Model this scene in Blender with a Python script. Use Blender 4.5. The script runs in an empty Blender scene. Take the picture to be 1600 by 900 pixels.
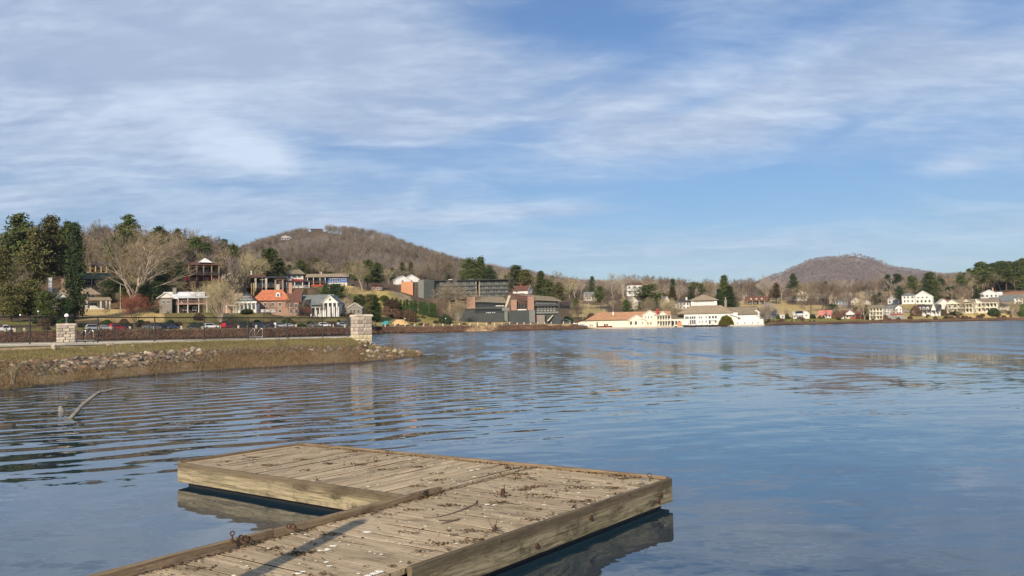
import bpy, math, random
import numpy as np
from mathutils import Vector, Matrix
random.seed(7); RNG = np.random.default_rng(11)
scene = bpy.context.scene
COL = scene.collection
# ------------------------------------------------------------------ camera
F = 1300.0; EYE = 1.9; PITCH = math.atan(61 / F); ROLL = math.atan(0.0196)
fw = Vector((0, math.cos(PITCH), math.sin(PITCH))); r0 = Vector((1, 0, 0)); u0 = r0.cross(fw)
rt = r0 * math.cos(ROLL) - u0 * math.sin(ROLL); up = rt.cross(fw)
CAMP = Vector((0, 0, EYE))
cam_d = bpy.data.cameras.new('camera'); cam_d.sensor_width = 36; cam_d.lens = 36 * F / 1600
cam_d.clip_start = 0.1; cam_d.clip_end = 30000
cam = bpy.data.objects.new('camera', cam_d); COL.objects.link(cam)
cam.matrix_world = Matrix(((rt.x, up.x, -fw.x, 0), (rt.y, up.y, -fw.y, 0), (rt.z, up.z, -fw.z, EYE), (0, 0, 0, 1)))
scene.camera = cam
def ray(px, py): return fw + rt * ((px - 800) / F) - up * ((py - 450) / F)
def at(px, py, D):
    d = ray(px, py); return CAMP + d * (D / d.y)
def onz(px, py, z):
    d = ray(px, py); return CAMP + d * ((z - EYE) / d.z)
def hor(u): return 511 - 0.0196 * (u - 800)
def zpx(u, y, D): return EYE + (hor(u) - y) / F * D
# ------------------------------------------------------------------ light
SUN_EL = math.radians(27); SUN_TO = Vector((-0.286, -0.958, 0)).normalized()
SKY_STR = 0.09
world = bpy.data.worlds.new('World'); scene.world = world; world.use_nodes = True
sun_d = bpy.data.lights.new('sun', 'SUN'); sun_d.energy = 5.0; sun_d.angle = math.radians(0.55); sun_d.color = (1.0, 0.86, 0.68)
sun = bpy.data.objects.new('sun', sun_d); COL.objects.link(sun)
sdir = Vector((SUN_TO.x * math.cos(SUN_EL), SUN_TO.y * math.cos(SUN_EL), math.sin(SUN_EL)))
sun.rotation_euler = sdir.to_track_quat('Z', 'Y').to_euler()
scene.view_settings.view_transform = 'Standard'; scene.view_settings.look = 'None'
scene.view_settings.exposure = 0.25; scene.view_settings.gamma = 1.0
scene.render.engine = 'CYCLES'

# node helper
class NT:
    def __init__(s, tree): s.t = tree; s.n = tree.nodes; s.l = tree.links
    def add(s, typ, **kw):
        n = s.n.new(typ)
        for k, v in kw.items(): setattr(n, k, v)
        return n
    def link(s, a, b): s.l.new(a, b)
    def val(s, inp, v):
        if hasattr(v, 'is_output') or isinstance(v, bpy.types.NodeSocket): s.l.new(v, inp)
        else: inp.default_value = v
    def math(s, op, a, b=0.0, c=None, clamp=False):
        n = s.n.new('ShaderNodeMath'); n.operation = op; n.use_clamp = clamp
        s.val(n.inputs[0], a); s.val(n.inputs[1], b)
        if c is not None: s.val(n.inputs[2], c)
        return n.outputs[0]
    def mix(s, f, a, b, blend='MIX'):
        n = s.n.new('ShaderNodeMix'); n.data_type = 'RGBA'; n.blend_type = blend
        s.val(n.inputs[0], f)
        for i, v in ((6, a), (7, b)):
            if isinstance(v, tuple) and len(v) == 3: v = (*v, 1)
            s.val(n.inputs[i], v)
        return n.outputs[2]
    def ramp(s, f, stops):
        n = s.n.new('ShaderNodeValToRGB'); e = n.color_ramp.elements
        while len(e) < len(stops): e.new(0.5)
        for i, (p, c) in enumerate(stops):
            e[i].position = p; e[i].color = (*c, 1) if len(c) == 3 else c
        s.val(n.inputs[0], f); return n.outputs[0]
    def noise(s, vec, scale, detail=4, rough=0.55, dist=0.0, dims='3D'):
        n = s.n.new('ShaderNodeTexNoise'); n.noise_dimensions = dims
        if vec is not None: s.l.new(vec, n.inputs['Vector'])
        n.inputs['Scale'].default_value = scale; n.inputs['Detail'].default_value = detail
        n.inputs['Roughness'].default_value = rough; n.inputs['Distortion'].default_value = dist
        return n.outputs[0]
    def mapping(s, vec, loc=(0, 0, 0), rot=(0, 0, 0), scale=(1, 1, 1)):
        n = s.n.new('ShaderNodeMapping'); s.l.new(vec, n.inputs[0])
        n.inputs[1].default_value = loc; n.inputs[2].default_value = rot; n.inputs[3].default_value = scale
        return n.outputs[0]
    def comb(s, x, y, z=0.0):
        n = s.n.new('ShaderNodeCombineXYZ'); s.val(n.inputs[0], x); s.val(n.inputs[1], y); s.val(n.inputs[2], z); return n.outputs[0]
    def sep(s, v):
        n = s.n.new('ShaderNodeSeparateXYZ'); s.l.new(v, n.inputs[0]); return n.outputs
    def mrange(s, v, a, b, c=0.0, d=1.0, smooth=True):
        n = s.n.new('ShaderNodeMapRange'); n.interpolation_type = 'SMOOTHSTEP' if smooth else 'LINEAR'; n.clamp = True
        s.val(n.inputs[0], v); n.inputs[1].default_value = a; n.inputs[2].default_value = b
        n.inputs[3].default_value = c; n.inputs[4].default_value = d
        return n.outputs[0]

# ------------------------------------------------------------------ sky: Nishita with thin cloud sheets
w = NT(world.node_tree); w.n.clear()
out = w.add('ShaderNodeOutputWorld'); bg = w.add('ShaderNodeBackground'); bg.inputs[1].default_value = SKY_STR
w.link(bg.outputs[0], out.inputs[0])
sky = w.add('ShaderNodeTexSky', sky_type='NISHITA', sun_disc=False, sun_elevation=SUN_EL,
            sun_rotation=math.atan2(SUN_TO.x, SUN_TO.y), altitude=800, air_density=1.0, dust_density=0.6, ozone_density=2.2)
tc = w.add('ShaderNodeTexCoord'); gx, gy, gz = w.sep(tc.outputs['Generated'])
zc = w.math('MAXIMUM', gz, 0.0)
den = w.math('ADD', zc, 0.16)
cx = w.math('DIVIDE', gx, den); cy = w.math('DIVIDE', gy, den)
P = w.comb(cx, cy)
def skyp(px, py):
    d = ray(px, py).normalized(); q = max(d.z, 0) + 0.16; return d.x / q, d.y / q
def blob(px, py, rx, ry, rot=0.0):
    """gaussian patch over a part of the cloud sheet, half-widths in photo pixels turned into sheet units"""
    x0, y0 = skyp(px, py); x1, y1 = skyp(px + rx, py - rx * math.tan(rot)); x2, y2 = skyp(px, py - ry)
    lx = math.hypot(x1 - x0, y1 - y0); ly = math.hypot(x2 - x0, y2 - y0)
    ang = math.atan2(y1 - y0, x1 - x0)
    dx = w.math('SUBTRACT', cx, x0); dy = w.math('SUBTRACT', cy, y0)
    ca, sa = math.cos(ang), math.sin(ang)
    a = w.math('DIVIDE', w.math('ADD', w.math('MULTIPLY', dx, ca), w.math('MULTIPLY', dy, sa)), lx)
    b = w.math('DIVIDE', w.math('SUBTRACT', w.math('MULTIPLY', dy, ca), w.math('MULTIPLY', dx, sa)), ly)
    r = w.math('ADD', w.math('MULTIPLY', a, a), w.math('MULTIPLY', b, b))
    return w.math('EXPONENT', w.math('MULTIPLY', r, -1.0))
def addw(lst):
    acc = None
    for g, k in lst:
        t = w.math('MULTIPLY', g, k); acc = t if acc is None else w.math('ADD', acc, t)
    return acc
warp = w.add('ShaderNodeTexNoise'); w.link(P, warp.inputs['Vector']); warp.inputs['Scale'].default_value = 1.1; warp.inputs['Detail'].default_value = 3
wv = w.add('ShaderNodeVectorMath', operation='MULTIPLY_ADD'); w.link(warp.outputs['Color'], wv.inputs[0]); wv.inputs[1].default_value = (0.55, 0.55, 0); w.link(P, wv.inputs[2])
Pw = wv.outputs[0]
# streaks run from lower left to upper right, cirrus-like
n1 = w.noise(w.mapping(Pw, rot=(0, 0, math.radians(-28)), scale=(0.8, 1.5, 1)), 0.85, 6, 0.5, 0.2)
n2 = w.noise(w.mapping(Pw, loc=(4, 2, 0), rot=(0, 0, math.radians(-18)), scale=(1.0, 1.7, 1)), 2.3, 7, 0.52, 0.8)
n3 = w.noise(w.mapping(P, loc=(9, 1, 0), rot=(0, 0, math.radians(-10)), scale=(1, 2.2, 1)), 9.0, 5, 0.6, 0.2)
bias = addw([(blob(150, 120, 560, 190), 0.34), (blob(420, 60, 330, 120), 0.16), (blob(1120, 190, 330, 90, 0.25), 0.18),
             (blob(1000, 230, 260, 60, 0.1), 0.14), (blob(1480, 120, 260, 90, 0.2), 0.16), (blob(870, 25, 130, 60, -0.1), -0.42), (blob(1010, 55, 110, 50), -0.22),
             (blob(430, 205, 120, 26, -0.25), -0.30), (blob(330, 292, 190, 18), -0.12), (blob(385, 235, 50, 22, -0.5), 0.34),
             (blob(1080, 165, 70, 14, 0.3), -0.26), (blob(800, 215, 90, 30, 0.2), -0.2), (blob(1230, 300, 380, 60, 0.05), -0.30), (blob(700, 20, 120, 60, 0.2), -0.10), (blob(1250, 30, 200, 40, 0.3), -0.14), (blob(620, 250, 260, 40, 0.1), -0.1),
             (blob(1330, 110, 120, 34, 0.4), 0.05), (blob(1490, 258, 60, 18, 0.2), 0.34), (blob(1290, 205, 90, 16, 0.1), -0.1),
             (blob(700, 330, 300, 26), 0.12), (blob(60, 300, 260, 24), 0.16), (blob(850, 330, 200, 12, 0.05), 0.22), (blob(560, 345, 200, 12), 0.16), (blob(1580, 20, 80, 40), -0.25)])
dens = w.math('ADD', w.math('ADD', w.math('MULTIPLY', n1, 0.95), w.math('MULTIPLY', n2, 0.36)), w.math('ADD', bias, w.math('MULTIPLY', n3, 0.15)))
cov = w.mrange(dens, 0.41, 1.08)
cov = w.math('MULTIPLY', cov, w.mrange(gz, 0.015, 0.16, 0.45, 1.0))
cov = w.math('MULTIPLY', cov, 0.93)
shade = w.mrange(w.math('ADD', w.math('ADD', w.math('MULTIPLY', n2, 0.8), w.math('MULTIPLY', n3, 0.5)),
        addw([(blob(330, 100, 520, 110, -0.1), -0.22), (blob(1330, 105, 200, 50, 0.3), -0.25), (blob(380, 235, 60, 24, -0.5), 0.25),
              (blob(1000, 230, 240, 70, 0.2), 0.02), (blob(1150, 110, 300, 40, 0.2), 0.1), (blob(1490, 258, 60, 20, 0.2), 0.2), (blob(240, 155, 240, 30, 0.15), 0.15)])), 0.36, 0.98)
ccol = w.mix(shade, (3.9, 4.85, 6.6), (6.5, 7.6, 9.1))
skyc = w.mix(1.0, sky.outputs[0], w.mix(w.mrange(gz, 0.0, 0.42), (0.60, 0.70, 0.80), (0.82, 0.98, 1.15)), 'MULTIPLY')
w.link(w.mix(cov, skyc, ccol), bg.inputs[0])

# ------------------------------------------------------------------ materials
MATS = {}
def newmat(name):
    m = bpy.data.materials.new(name); m.use_nodes = True; t = NT(m.node_tree)
    b = t.n['Principled BSDF']; MATS[name] = m; return m, t, b
def simple(name, col, rough=0.7, var=0.12, scale=1.5, spec=0.3, rand=0.0, bump=0.0, metal=0.0, stretch=(1, 1, 1)):
    m, t, b = newmat(name)
    c = t.add('ShaderNodeTexCoord').outputs['Object']
    if stretch != (1, 1, 1): c = t.mapping(c, scale=stretch)
    n = t.noise(c, scale, 5, 0.6)
    lo = tuple(max(0, x * (1 - var)) for x in col); hi = tuple(min(1, x * (1 + var)) for x in col)
    cc = t.mix(t.mrange(n, 0.3, 0.7), lo, hi)
    if rand > 0:
        oi = t.add('ShaderNodeObjectInfo').outputs['Random']
        hs = t.add('ShaderNodeHueSaturation'); t.link(cc, hs.inputs['Color'])
        t.val(hs.inputs['Value'], t.mrange(oi, 0, 1, 1 - rand, 1 + rand, False))
        t.val(hs.inputs['Hue'], t.mrange(t.math('FRACT', t.math('MULTIPLY', oi, 7.31)), 0, 1, 0.5 - rand * 0.06, 0.5 + rand * 0.06, False))
        cc = hs.outputs[0]
    t.link(cc, b.inputs['Base Color']); b.inputs['Roughness'].default_value = rough
    b.inputs['Specular IOR Level'].default_value = spec; b.inputs['Metallic'].default_value = metal
    if bump > 0:
        bn = t.add('ShaderNodeBump'); bn.inputs['Strength'].default_value = bump; bn.inputs['Distance'].default_value = 0.05
        t.link(n, bn.inputs['Height']); t.link(bn.outputs[0], b.inputs['Normal'])
    return m
for nm, c in dict(white_paint=(.60, .595, .565), cream_paint=(.62, .585, .47), warm_white=(.62, .59, .52), grey_paint=(.30, .31, .32),
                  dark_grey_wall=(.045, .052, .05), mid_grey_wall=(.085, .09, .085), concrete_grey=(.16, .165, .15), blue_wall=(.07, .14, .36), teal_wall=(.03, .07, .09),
                  brown_wall=(.08, .045, .03), dark_brown=(.03, .02, .016), red_wall=(.28, .035, .03), pink_wall=(.36, .22, .18), tan_brick=(.36, .22, .15),
                  salmon_wall=(.30, .18, .13), stone_grey=(.2, .18, .15), stone_pale=(.42, .37, .29), blue_grey=(.2, .25, .32), yellow_wood=(.5, .36, .14), orange_panel=(.5, .22, .1), hull_red=(.33, .05, .03)).items():
    simple(nm, c, 0.7, 0.08, 0.6)
simple('orange_wall', (.50, .24, .125), 0.75, 0.05, 0.2)
def roofmat(nm, c, rib=0.9):
    m, t, b = newmat(nm)
    oc = t.add('ShaderNodeTexCoord').outputs['Object']
    n = t.noise(oc, 0.7, 5, 0.6); n2 = t.noise(t.mapping(oc, scale=(1, 1, 6)), 3.0, 3, 0.6)
    f = t.math('ADD', t.math('MULTIPLY', n, 0.6), t.math('MULTIPLY', n2, 0.4))
    t.link(t.mix(t.mrange(f, 0.35, 0.65), tuple(x * 0.78 for x in c), tuple(x * 1.2 for x in c)), b.inputs['Base Color'])
    b.inputs['Roughness'].default_value = 0.85; b.inputs['Specular IOR Level'].default_value = 0.2
for nm, c in dict(tan_roof=(.28, .22, .15), olive_roof=(.20, .165, .115), orange_roof=(.38, .21, .12), red_roof=(.42, .145, .075), grey_roof=(.14, .155, .155), dark_roof=(.045, .045, .05),
                  pale_roof=(.55, .56, .56), brown_roof=(.12, .06, .045), green_roof=(.09, .11, .07), white_roof=(.62, .62, .61), pink_roof=(.5, .17, .14), rust_roof=(.13, .062, .045)).items(): roofmat(nm, c)
m, t, b = newmat('glass_dark'); b.inputs['Base Color'].default_value = (.02, .025, .03, 1); b.inputs['Roughness'].default_value = 0.08
b.inputs['Specular IOR Level'].default_value = 0.6
simple('asphalt', (.06, .06, .06), 0.9, 0.2, 1.0); simple('concrete', (.60, .55, .45), 0.95, 0.12, 1.2, 0.0)
simple('concrete_stained', (.50, .38, .24), 0.95, 0.25, 1.3, 0.0)
simple('black_metal', (.016, .015, .014), 0.45, 0.2, 3, 0.5); simple('grey_metal', (.16, .16, .155), 0.35, 0.15, 3, 0.5, metal=0.7); simple('steel', (.62, .62, .6), 0.25, 0.05, 3, 0.5, metal=0.9)
simple('rusty_iron', (.07, .035, .02), 0.8, 0.4, 40, 0.3); simple('tyre', (.02, .02, .02), 0.8); simple('lamp_white', (.85, .85, .82), 0.4)
simple('teal_plastic', (.03, .28, .32), 0.5)
for nm, c in dict(car_white=(.75, .76, .78), car_silver=(.38, .4, .42), car_red=(.45, .02, .02), car_dark=(.02, .022, .028), car_blue=(.025, .04, .10), car_grey=(.13, .14, .15)).items():
    simple(nm, c, 0.25, 0.02, 1, 0.6)
simple('bark_pale', (.42, .35, .26), 0.9, 0.3, 2.5, rand=0.18); simple('bark_dark', (.09, .07, .055), 0.9, 0.3, 2.5, rand=0.2)
simple('twig_tan', (.38, .31, .185), 0.9, 0.2, 0.3, rand=0.25); simple('twig_brown', (.21, .165, .115), 0.9, 0.25, 0.3, rand=0.3)
simple('twig_grey', (.31, .265, .23), 0.9, 0.25, 0.02, rand=0.3); simple('twig_red', (.27, .10, .065), 0.9, 0.2, 0.4)
simple('twig_mauve', (.18, .145, .13), 0.9, 0.25, 0.01)
simple('twig_far', (.21, .18, .175), 0.9, 0.2, 0.004)  # greyer far twigs, part of the distance haze put into their colour
def leafmat(nm, c1, c2, rand=0.25, sc=0.5):
    m, t, b = newmat(nm)
    geo = t.add('ShaderNodeNewGeometry'); ri = geo.outputs['Random Per Island']
    oc = t.add('ShaderNodeTexCoord').outputs['Object']; n = t.noise(oc, sc, 3, 0.6)
    cc = t.mix(t.math('ADD', t.math('MULTIPLY', ri, 0.55), t.math('MULTIPLY', t.mrange(n, .3, .7), 0.45)), c1, c2)
    hs = t.add('ShaderNodeHueSaturation'); t.link(cc, hs.inputs['Color'])
    oi = t.add('ShaderNodeObjectInfo').outputs['Random']
    t.val(hs.inputs['Value'], t.mrange(oi, 0, 1, 1 - rand, 1 + rand, False)); t.link(hs.outputs[0], b.inputs['Base Color'])
    b.inputs['Roughness'].default_value = 0.8; b.inputs['Specular IOR Level'].default_value = 0.15
leafmat('needle_green', (.03, .05, .016), (.135, .16, .05), sc=5.0); leafmat('needle_dark', (.02, .038, .016), (.075, .105, .042), sc=5.0)
leafmat('needle_olive', (.045, .05, .018), (.165, .155, .055), sc=5.0); leafmat('hedge_green', (.025, .055, .015), (.085, .15, .035), sc=3.0)
leafmat('needle_brown', (.05, .04, .018), (.12, .09, .04), sc=3.0); leafmat('bush_olive', (.06, .06, .01), (.14, .13, .02), sc=3.0)
leafmat('dry_grass', (.09, .065, .034), (.36, .27, .145), 0.1, 0.3); leafmat('green_grass', (.06, .07, .018), (.20, .195, .06), 0.1, 0.35)
leafmat('scrub_brown', (.06, .04, .026), (.23, .155, .098), 0.2, 0.25); leafmat('bank_shrub', (.085, .05, .036), (.27, .165, .11), 0.15, 0.08)
leafmat('fallen_leaf', (.045, .022, .012), (.14, .075, .035), 0.1, 2.0); leafmat('red_leaf', (.22, .07, .04), (.38, .16, .10), 0.1, 2.0)
simple('dropping', (.72, .69, .60), 0.9, 0.12, 30)
def rockmat(nm, c, rand=0.35, sc=4.0):
    m = simple(nm, c, 0.9, 0.28, sc, 0.2, rand=rand, bump=0.6); return m
rockmat('rock_grey', (.20, .165, .125)); rockmat('rock_pale', (.36, .30, .225)); rockmat('rock_orange', (.25, .15, .095)); rockmat('rock_dark', (.09, .075, .06))
rockmat('ashlar_pale', (.49, .43, .35), 0.2, 2.5); rockmat('ashlar_cream', (.60, .51, .34), 0.12, 2.5); rockmat('ashlar_rose', (.40, .34, .28), 0.2, 2.5); rockmat('mortar', (.25, .22, .18), 0.0)
# weathered timber, local x along the grain
def woodmat(nm, c1, c2, green, stain=0.5, rnd=0.14, top=False):
    m, t, b = newmat(nm)
    oc = t.add('ShaderNodeTexCoord').outputs['Object']; oi = t.add('ShaderNodeObjectInfo').outputs['Random']
    off = t.comb(t.math('MULTIPLY', oi, 37.0), t.math('MULTIPLY', oi, 11.0), 0.0)
    va = t.add('ShaderNodeVectorMath', operation='ADD'); t.link(oc, va.inputs[0]); t.link(off, va.inputs[1]); v = va.outputs[0]
    g1 = t.noise(t.mapping(v, scale=(0.9, 26, 26)), 3.0, 6, 0.65, 0.35)
    g2 = t.noise(t.mapping(v, scale=(0.35, 8, 8)), 2.2, 4, 0.6, 1.2)
    blot = t.noise(t.mapping(v, scale=(1, 2.2, 2.2)), 2.4, 6, 0.66, 0.5)
    spk = t.noise(v, 38.0, 3, 0.7)
    wob = t.noise(t.mapping(v, scale=(0.5, 3, 5)), 1.6, 4, 0.6, 2.2)
    rings = t.math('FRACT', t.math('MULTIPLY', wob, 9.0)); rings = t.mrange(rings, 0.0, 0.14, 0.55, 1.0)
    f = t.math('ADD', t.math('MULTIPLY', g1, 0.55), t.math('MULTIPLY', g2, 0.45))
    c = t.mix(t.mrange(f, 0.34, 0.66), c1, c2)
    c = t.mix(t.mrange(blot, 0.5, 0.72, 0.0, stain), c, tuple(x * 0.30 for x in c1))
    c = t.mix(t.mrange(t.noise(v, 1.7, 5, 0.6, 0.3), 0.52, 0.75, 0.0, 0.55), c, green)
    c = t.mix(t.mrange(spk, 0.66, 0.74, 0.0, 0.5), c, tuple(x * 0.25 for x in c1))
    if top: c = t.mix(t.math('MULTIPLY', t.mrange(t.math('ADD', t.sep(oc)[2], t.math('MULTIPLY', t.math('SUBTRACT', blot, .5), .14)), .17, .25), .72), c, (.10, .075, .05))
    c = t.mix(1.0, c, t.comb(rings, rings, rings), 'MULTIPLY')
    hs = t.add('ShaderNodeHueSaturation'); t.link(c, hs.inputs['Color']); t.val(hs.inputs['Value'], t.mrange(oi, 0, 1, 1 - rnd, 1 + rnd, False))
    t.link(hs.outputs[0], b.inputs['Base Color']); b.inputs['Roughness'].default_value = 0.9; b.inputs['Specular IOR Level'].default_value = 0.2
    bn = t.add('ShaderNodeBump'); bn.inputs['Strength'].default_value = 0.7; bn.inputs['Distance'].default_value = 0.004
    t.link(t.math('ADD', t.math('MULTIPLY', g1, 0.7), t.math('MULTIPLY', rings, 0.5)), bn.inputs['Height']); t.link(bn.outputs[0], b.inputs['Normal'])
woodmat('deck_wood', (.27, .20, .12), (.56, .44, .29), (.36, .30, .18), 0.65); simple('seam_dirt_shade', (.035, .025, .017), .95, .3, 20)  # plank sides: gap dirt, with the shade of the seams painted in
woodmat('fascia_wood', (.10, .085, .05), (.40, .335, .215), (.13, .125, .05), 0.95, top=True)
woodmat('curb_wood', (.13, .09, .055), (.32, .24, .155), (.20, .18, .09), 0.6)
woodmat('driftwood', (.14, .125, .11), (.30, .275, .24), (.24, .22, .19), 0.5)
# water
m, t, b = newmat('lake_water')
geo = t.add('ShaderNodeNewGeometry'); pos = geo.outputs['Position']; X, Y, Z = t.sep(pos)
dist = t.math('SQRT', t.math('ADD', t.math('MULTIPLY', X, X), t.math('MULTIPLY', Y, Y)))
big = t.noise(t.mapping(pos, rot=(0, 0, -0.5), scale=(.5, 1.6, 1)), 0.07, 3, 0.5)
def wavet(lam, ang, distort, dscale, detail=2, off=0.0):
    """returns a signed sine along direction (sin, cos)(ang): used directly as surface slope"""
    n = t.n.new('ShaderNodeTexWave'); n.wave_type = 'BANDS'; n.bands_direction = 'Y'; n.wave_profile = 'SIN'
    t.link(t.mapping(pos, loc=(0, off, 0), rot=(0, 0, ang)), n.inputs['Vector']); n.inputs['Scale'].default_value = 0.314 / lam
    n.inputs['Distortion'].default_value = distort; n.inputs['Detail'].default_value = detail; n.inputs['Detail Scale'].default_value = dscale
    s_ = t.math('SUBTRACT', n.outputs['Fac'], 0.5); return s_, (math.sin(ang), math.cos(ang))
def nvec(scale, stretch, rot, detail=2, rough=.5):
    n = t.n.new('ShaderNodeTexNoise'); t.link(t.mapping(pos, rot=(0, 0, rot), scale=stretch), n.inputs['Vector']); n.inputs['Scale'].default_value = scale; n.inputs['Detail'].default_value = detail; n.inputs['Roughness'].default_value = rough
    s_ = t.n.new('ShaderNodeVectorMath'); s_.operation = 'SUBTRACT'; t.link(n.outputs['Color'], s_.inputs[0]); s_.inputs[1].default_value = (.5, .5, .5); c_ = t.sep(s_.outputs[0]); return c_[0], c_[1]
SXs, SYs = [], []
def addwave(w_, amp):
    s_, d = w_; a = t.math('MULTIPLY', s_, amp); SXs.append(t.math('MULTIPLY', a, d[0])); SYs.append(t.math('MULTIPLY', a, d[1]))
def addnoise(nv, ax, ay): SXs.append(t.math('MULTIPLY', nv[0], ax)); SYs.append(t.math('MULTIPLY', nv[1], ay))
# boat ripples about a metre apart crossing the middle distance
ext = t.math('MULTIPLY', t.mrange(Y, 9.0, 15.5), t.mrange(Y, 36.0, 62.0, 1.0, 0.15))
xm = t.mrange(t.math('ADD', X, t.math('MULTIPLY', Y, -0.20)), -9.0, 3.5, 1.0, 0.10)
trm = t.math('MULTIPLY', t.math('MULTIPLY', ext, xm), t.mrange(big, 0.25, 0.6, 0.5, 1.0))
brk = t.mrange(t.noise(t.mapping(pos, rot=(0, 0, -.6), scale=(.35, 1.1, 1)), 0.55, 4, 0.6), 0.38, 0.62, 0.12, 1.15)
addwave(wavet(1.05, math.radians(-37), 6.5, 0.22, 3), t.math('MULTIPLY', t.math('MULTIPLY', trm, brk), 0.125))
addwave(wavet(0.9, math.radians(-58), 5.0, 0.3, 3, 9.0), t.math('MULTIPLY', trm, 0.035))
addwave(wavet(0.55, math.radians(-20), 7.0, 0.4, 3, 3.0), t.math('MULTIPLY', trm, 0.06))
pat = t.mrange(t.noise(t.mapping(pos, rot=(0, 0, -.35), scale=(.6, 1.8, 1)), 0.45, 3, 0.5), 0.42, 0.66)
addnoise(nvec(0.9, (1, 2.2, 1), -0.45, 4, .6), 0.05, t.mrange(Y, 4.0, 12.0, 0.15, 0.085))
addnoise(nvec(4.5, (1, 2.2, 1), -0.3, 2), 0.02, t.math('MULTIPLY', pat, t.mrange(Y, 4.0, 40.0, 0.10, 0.15)))
addnoise(nvec(14.0, (1, 1.8, 1), -0.25, 2), 0.02, t.math('MULTIPLY', pat, 0.05))
farm = t.mrange(t.math('ADD', t.math('ADD', Y, t.math('MULTIPLY', X, 0.5)), t.math('MULTIPLY', t.math('SUBTRACT', big, 0.5), 70.0)), 22.0, 85.0)
addnoise(nvec(0.75, (1, .22, 1), -0.15, 4, .65), t.math('MULTIPLY', farm, 0.05), t.math('MULTIPLY', farm, 0.75))
addnoise(nvec(0.30, (1, .13, 1), -0.1, 4, .65), 0.0, t.math('MULTIPLY', farm, 0.85))
addnoise(nvec(1.1, (1, 1.5, 1), -0.2, 3, .6), t.math('MULTIPLY', farm, 0.12), t.math('MULTIPLY', farm, 0.34))
def tot(L_):
    a = L_[0]
    for q_ in L_[1:]: a = t.math('ADD', a, q_)
    return a
nn_ = t.n.new('ShaderNodeVectorMath'); nn_.operation = 'NORMALIZE'; t.link(t.comb(tot(SXs), tot(SYs), 1.0), nn_.inputs[0]); t.link(nn_.outputs[0], b.inputs['Normal'])
t.link(t.math('ADD', t.mrange(farm, 0.0, 1.0, 0.015, 0.10), t.mrange(t.math('ADD', Y, t.math('MULTIPLY', X, .5)), 14.0, 45.0, 0.0, 0.06)), b.inputs['Roughness'])
b.inputs['Base Color'].default_value = (.012, .031, .048, 1); b.inputs['IOR'].default_value = 2.0
b.inputs['Specular IOR Level'].default_value = 0.5
simple('pool_water', (.02, .03, .035), 0.05, 0.1, 1, 0.5)
# terrain: cover painted per vertex (lawn, litter, road), texture adds grain
m, t, b = newmat('terrain')
at_ = t.add('ShaderNodeVertexColor'); at_.layer_name = 'cover'
oc = t.add('ShaderNodeNewGeometry').outputs['Position']
n = t.noise(oc, 0.35, 6, 0.65); nn = t.noise(oc, 2.0, 4, 0.6)
v = t.mrange(t.math('ADD', t.math('MULTIPLY', n, .6), t.math('MULTIPLY', nn, .4)), 0.3, 0.7, 0.68, 1.32)
t.link(t.mix(1.0, at_.outputs[0], t.comb(v, v, v), 'MULTIPLY'), b.inputs['Base Color']); b.inputs['Roughness'].default_value = 0.95; b.inputs['Specular IOR Level'].default_value = 0.1
m, t, b = newmat('bank_soil')
oc = t.add('ShaderNodeNewGeometry').outputs['Position']; sx, sy, sz = t.sep(oc)
n = t.noise(oc, 0.5, 5, 0.65); nn = t.noise(oc, 5.0, 4, 0.65)
c = t.mix(t.mrange(nn, .3, .7), (.14, .085, .045), (.30, .20, .10))
g = t.mix(t.mrange(nn, .3, .7), (.07, .075, .02), (.19, .17, .06))
gm = t.math('MULTIPLY', t.mrange(sz, 0.45, 0.75), t.mrange(n, .35, .6))
c = t.mix(gm, c, g); c = t.mix(t.mrange(sz, 0.0, 0.12, 1.0, 0.0), c, (.035, .022, .015))
t.link(c, b.inputs['Base Color']); b.inputs['Roughness'].default_value = 0.95
bn = t.add('ShaderNodeBump'); bn.inputs['Distance'].default_value = 0.06; t.link(nn, bn.inputs['Height']); t.link(bn.outputs[0], b.inputs['Normal'])

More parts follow.
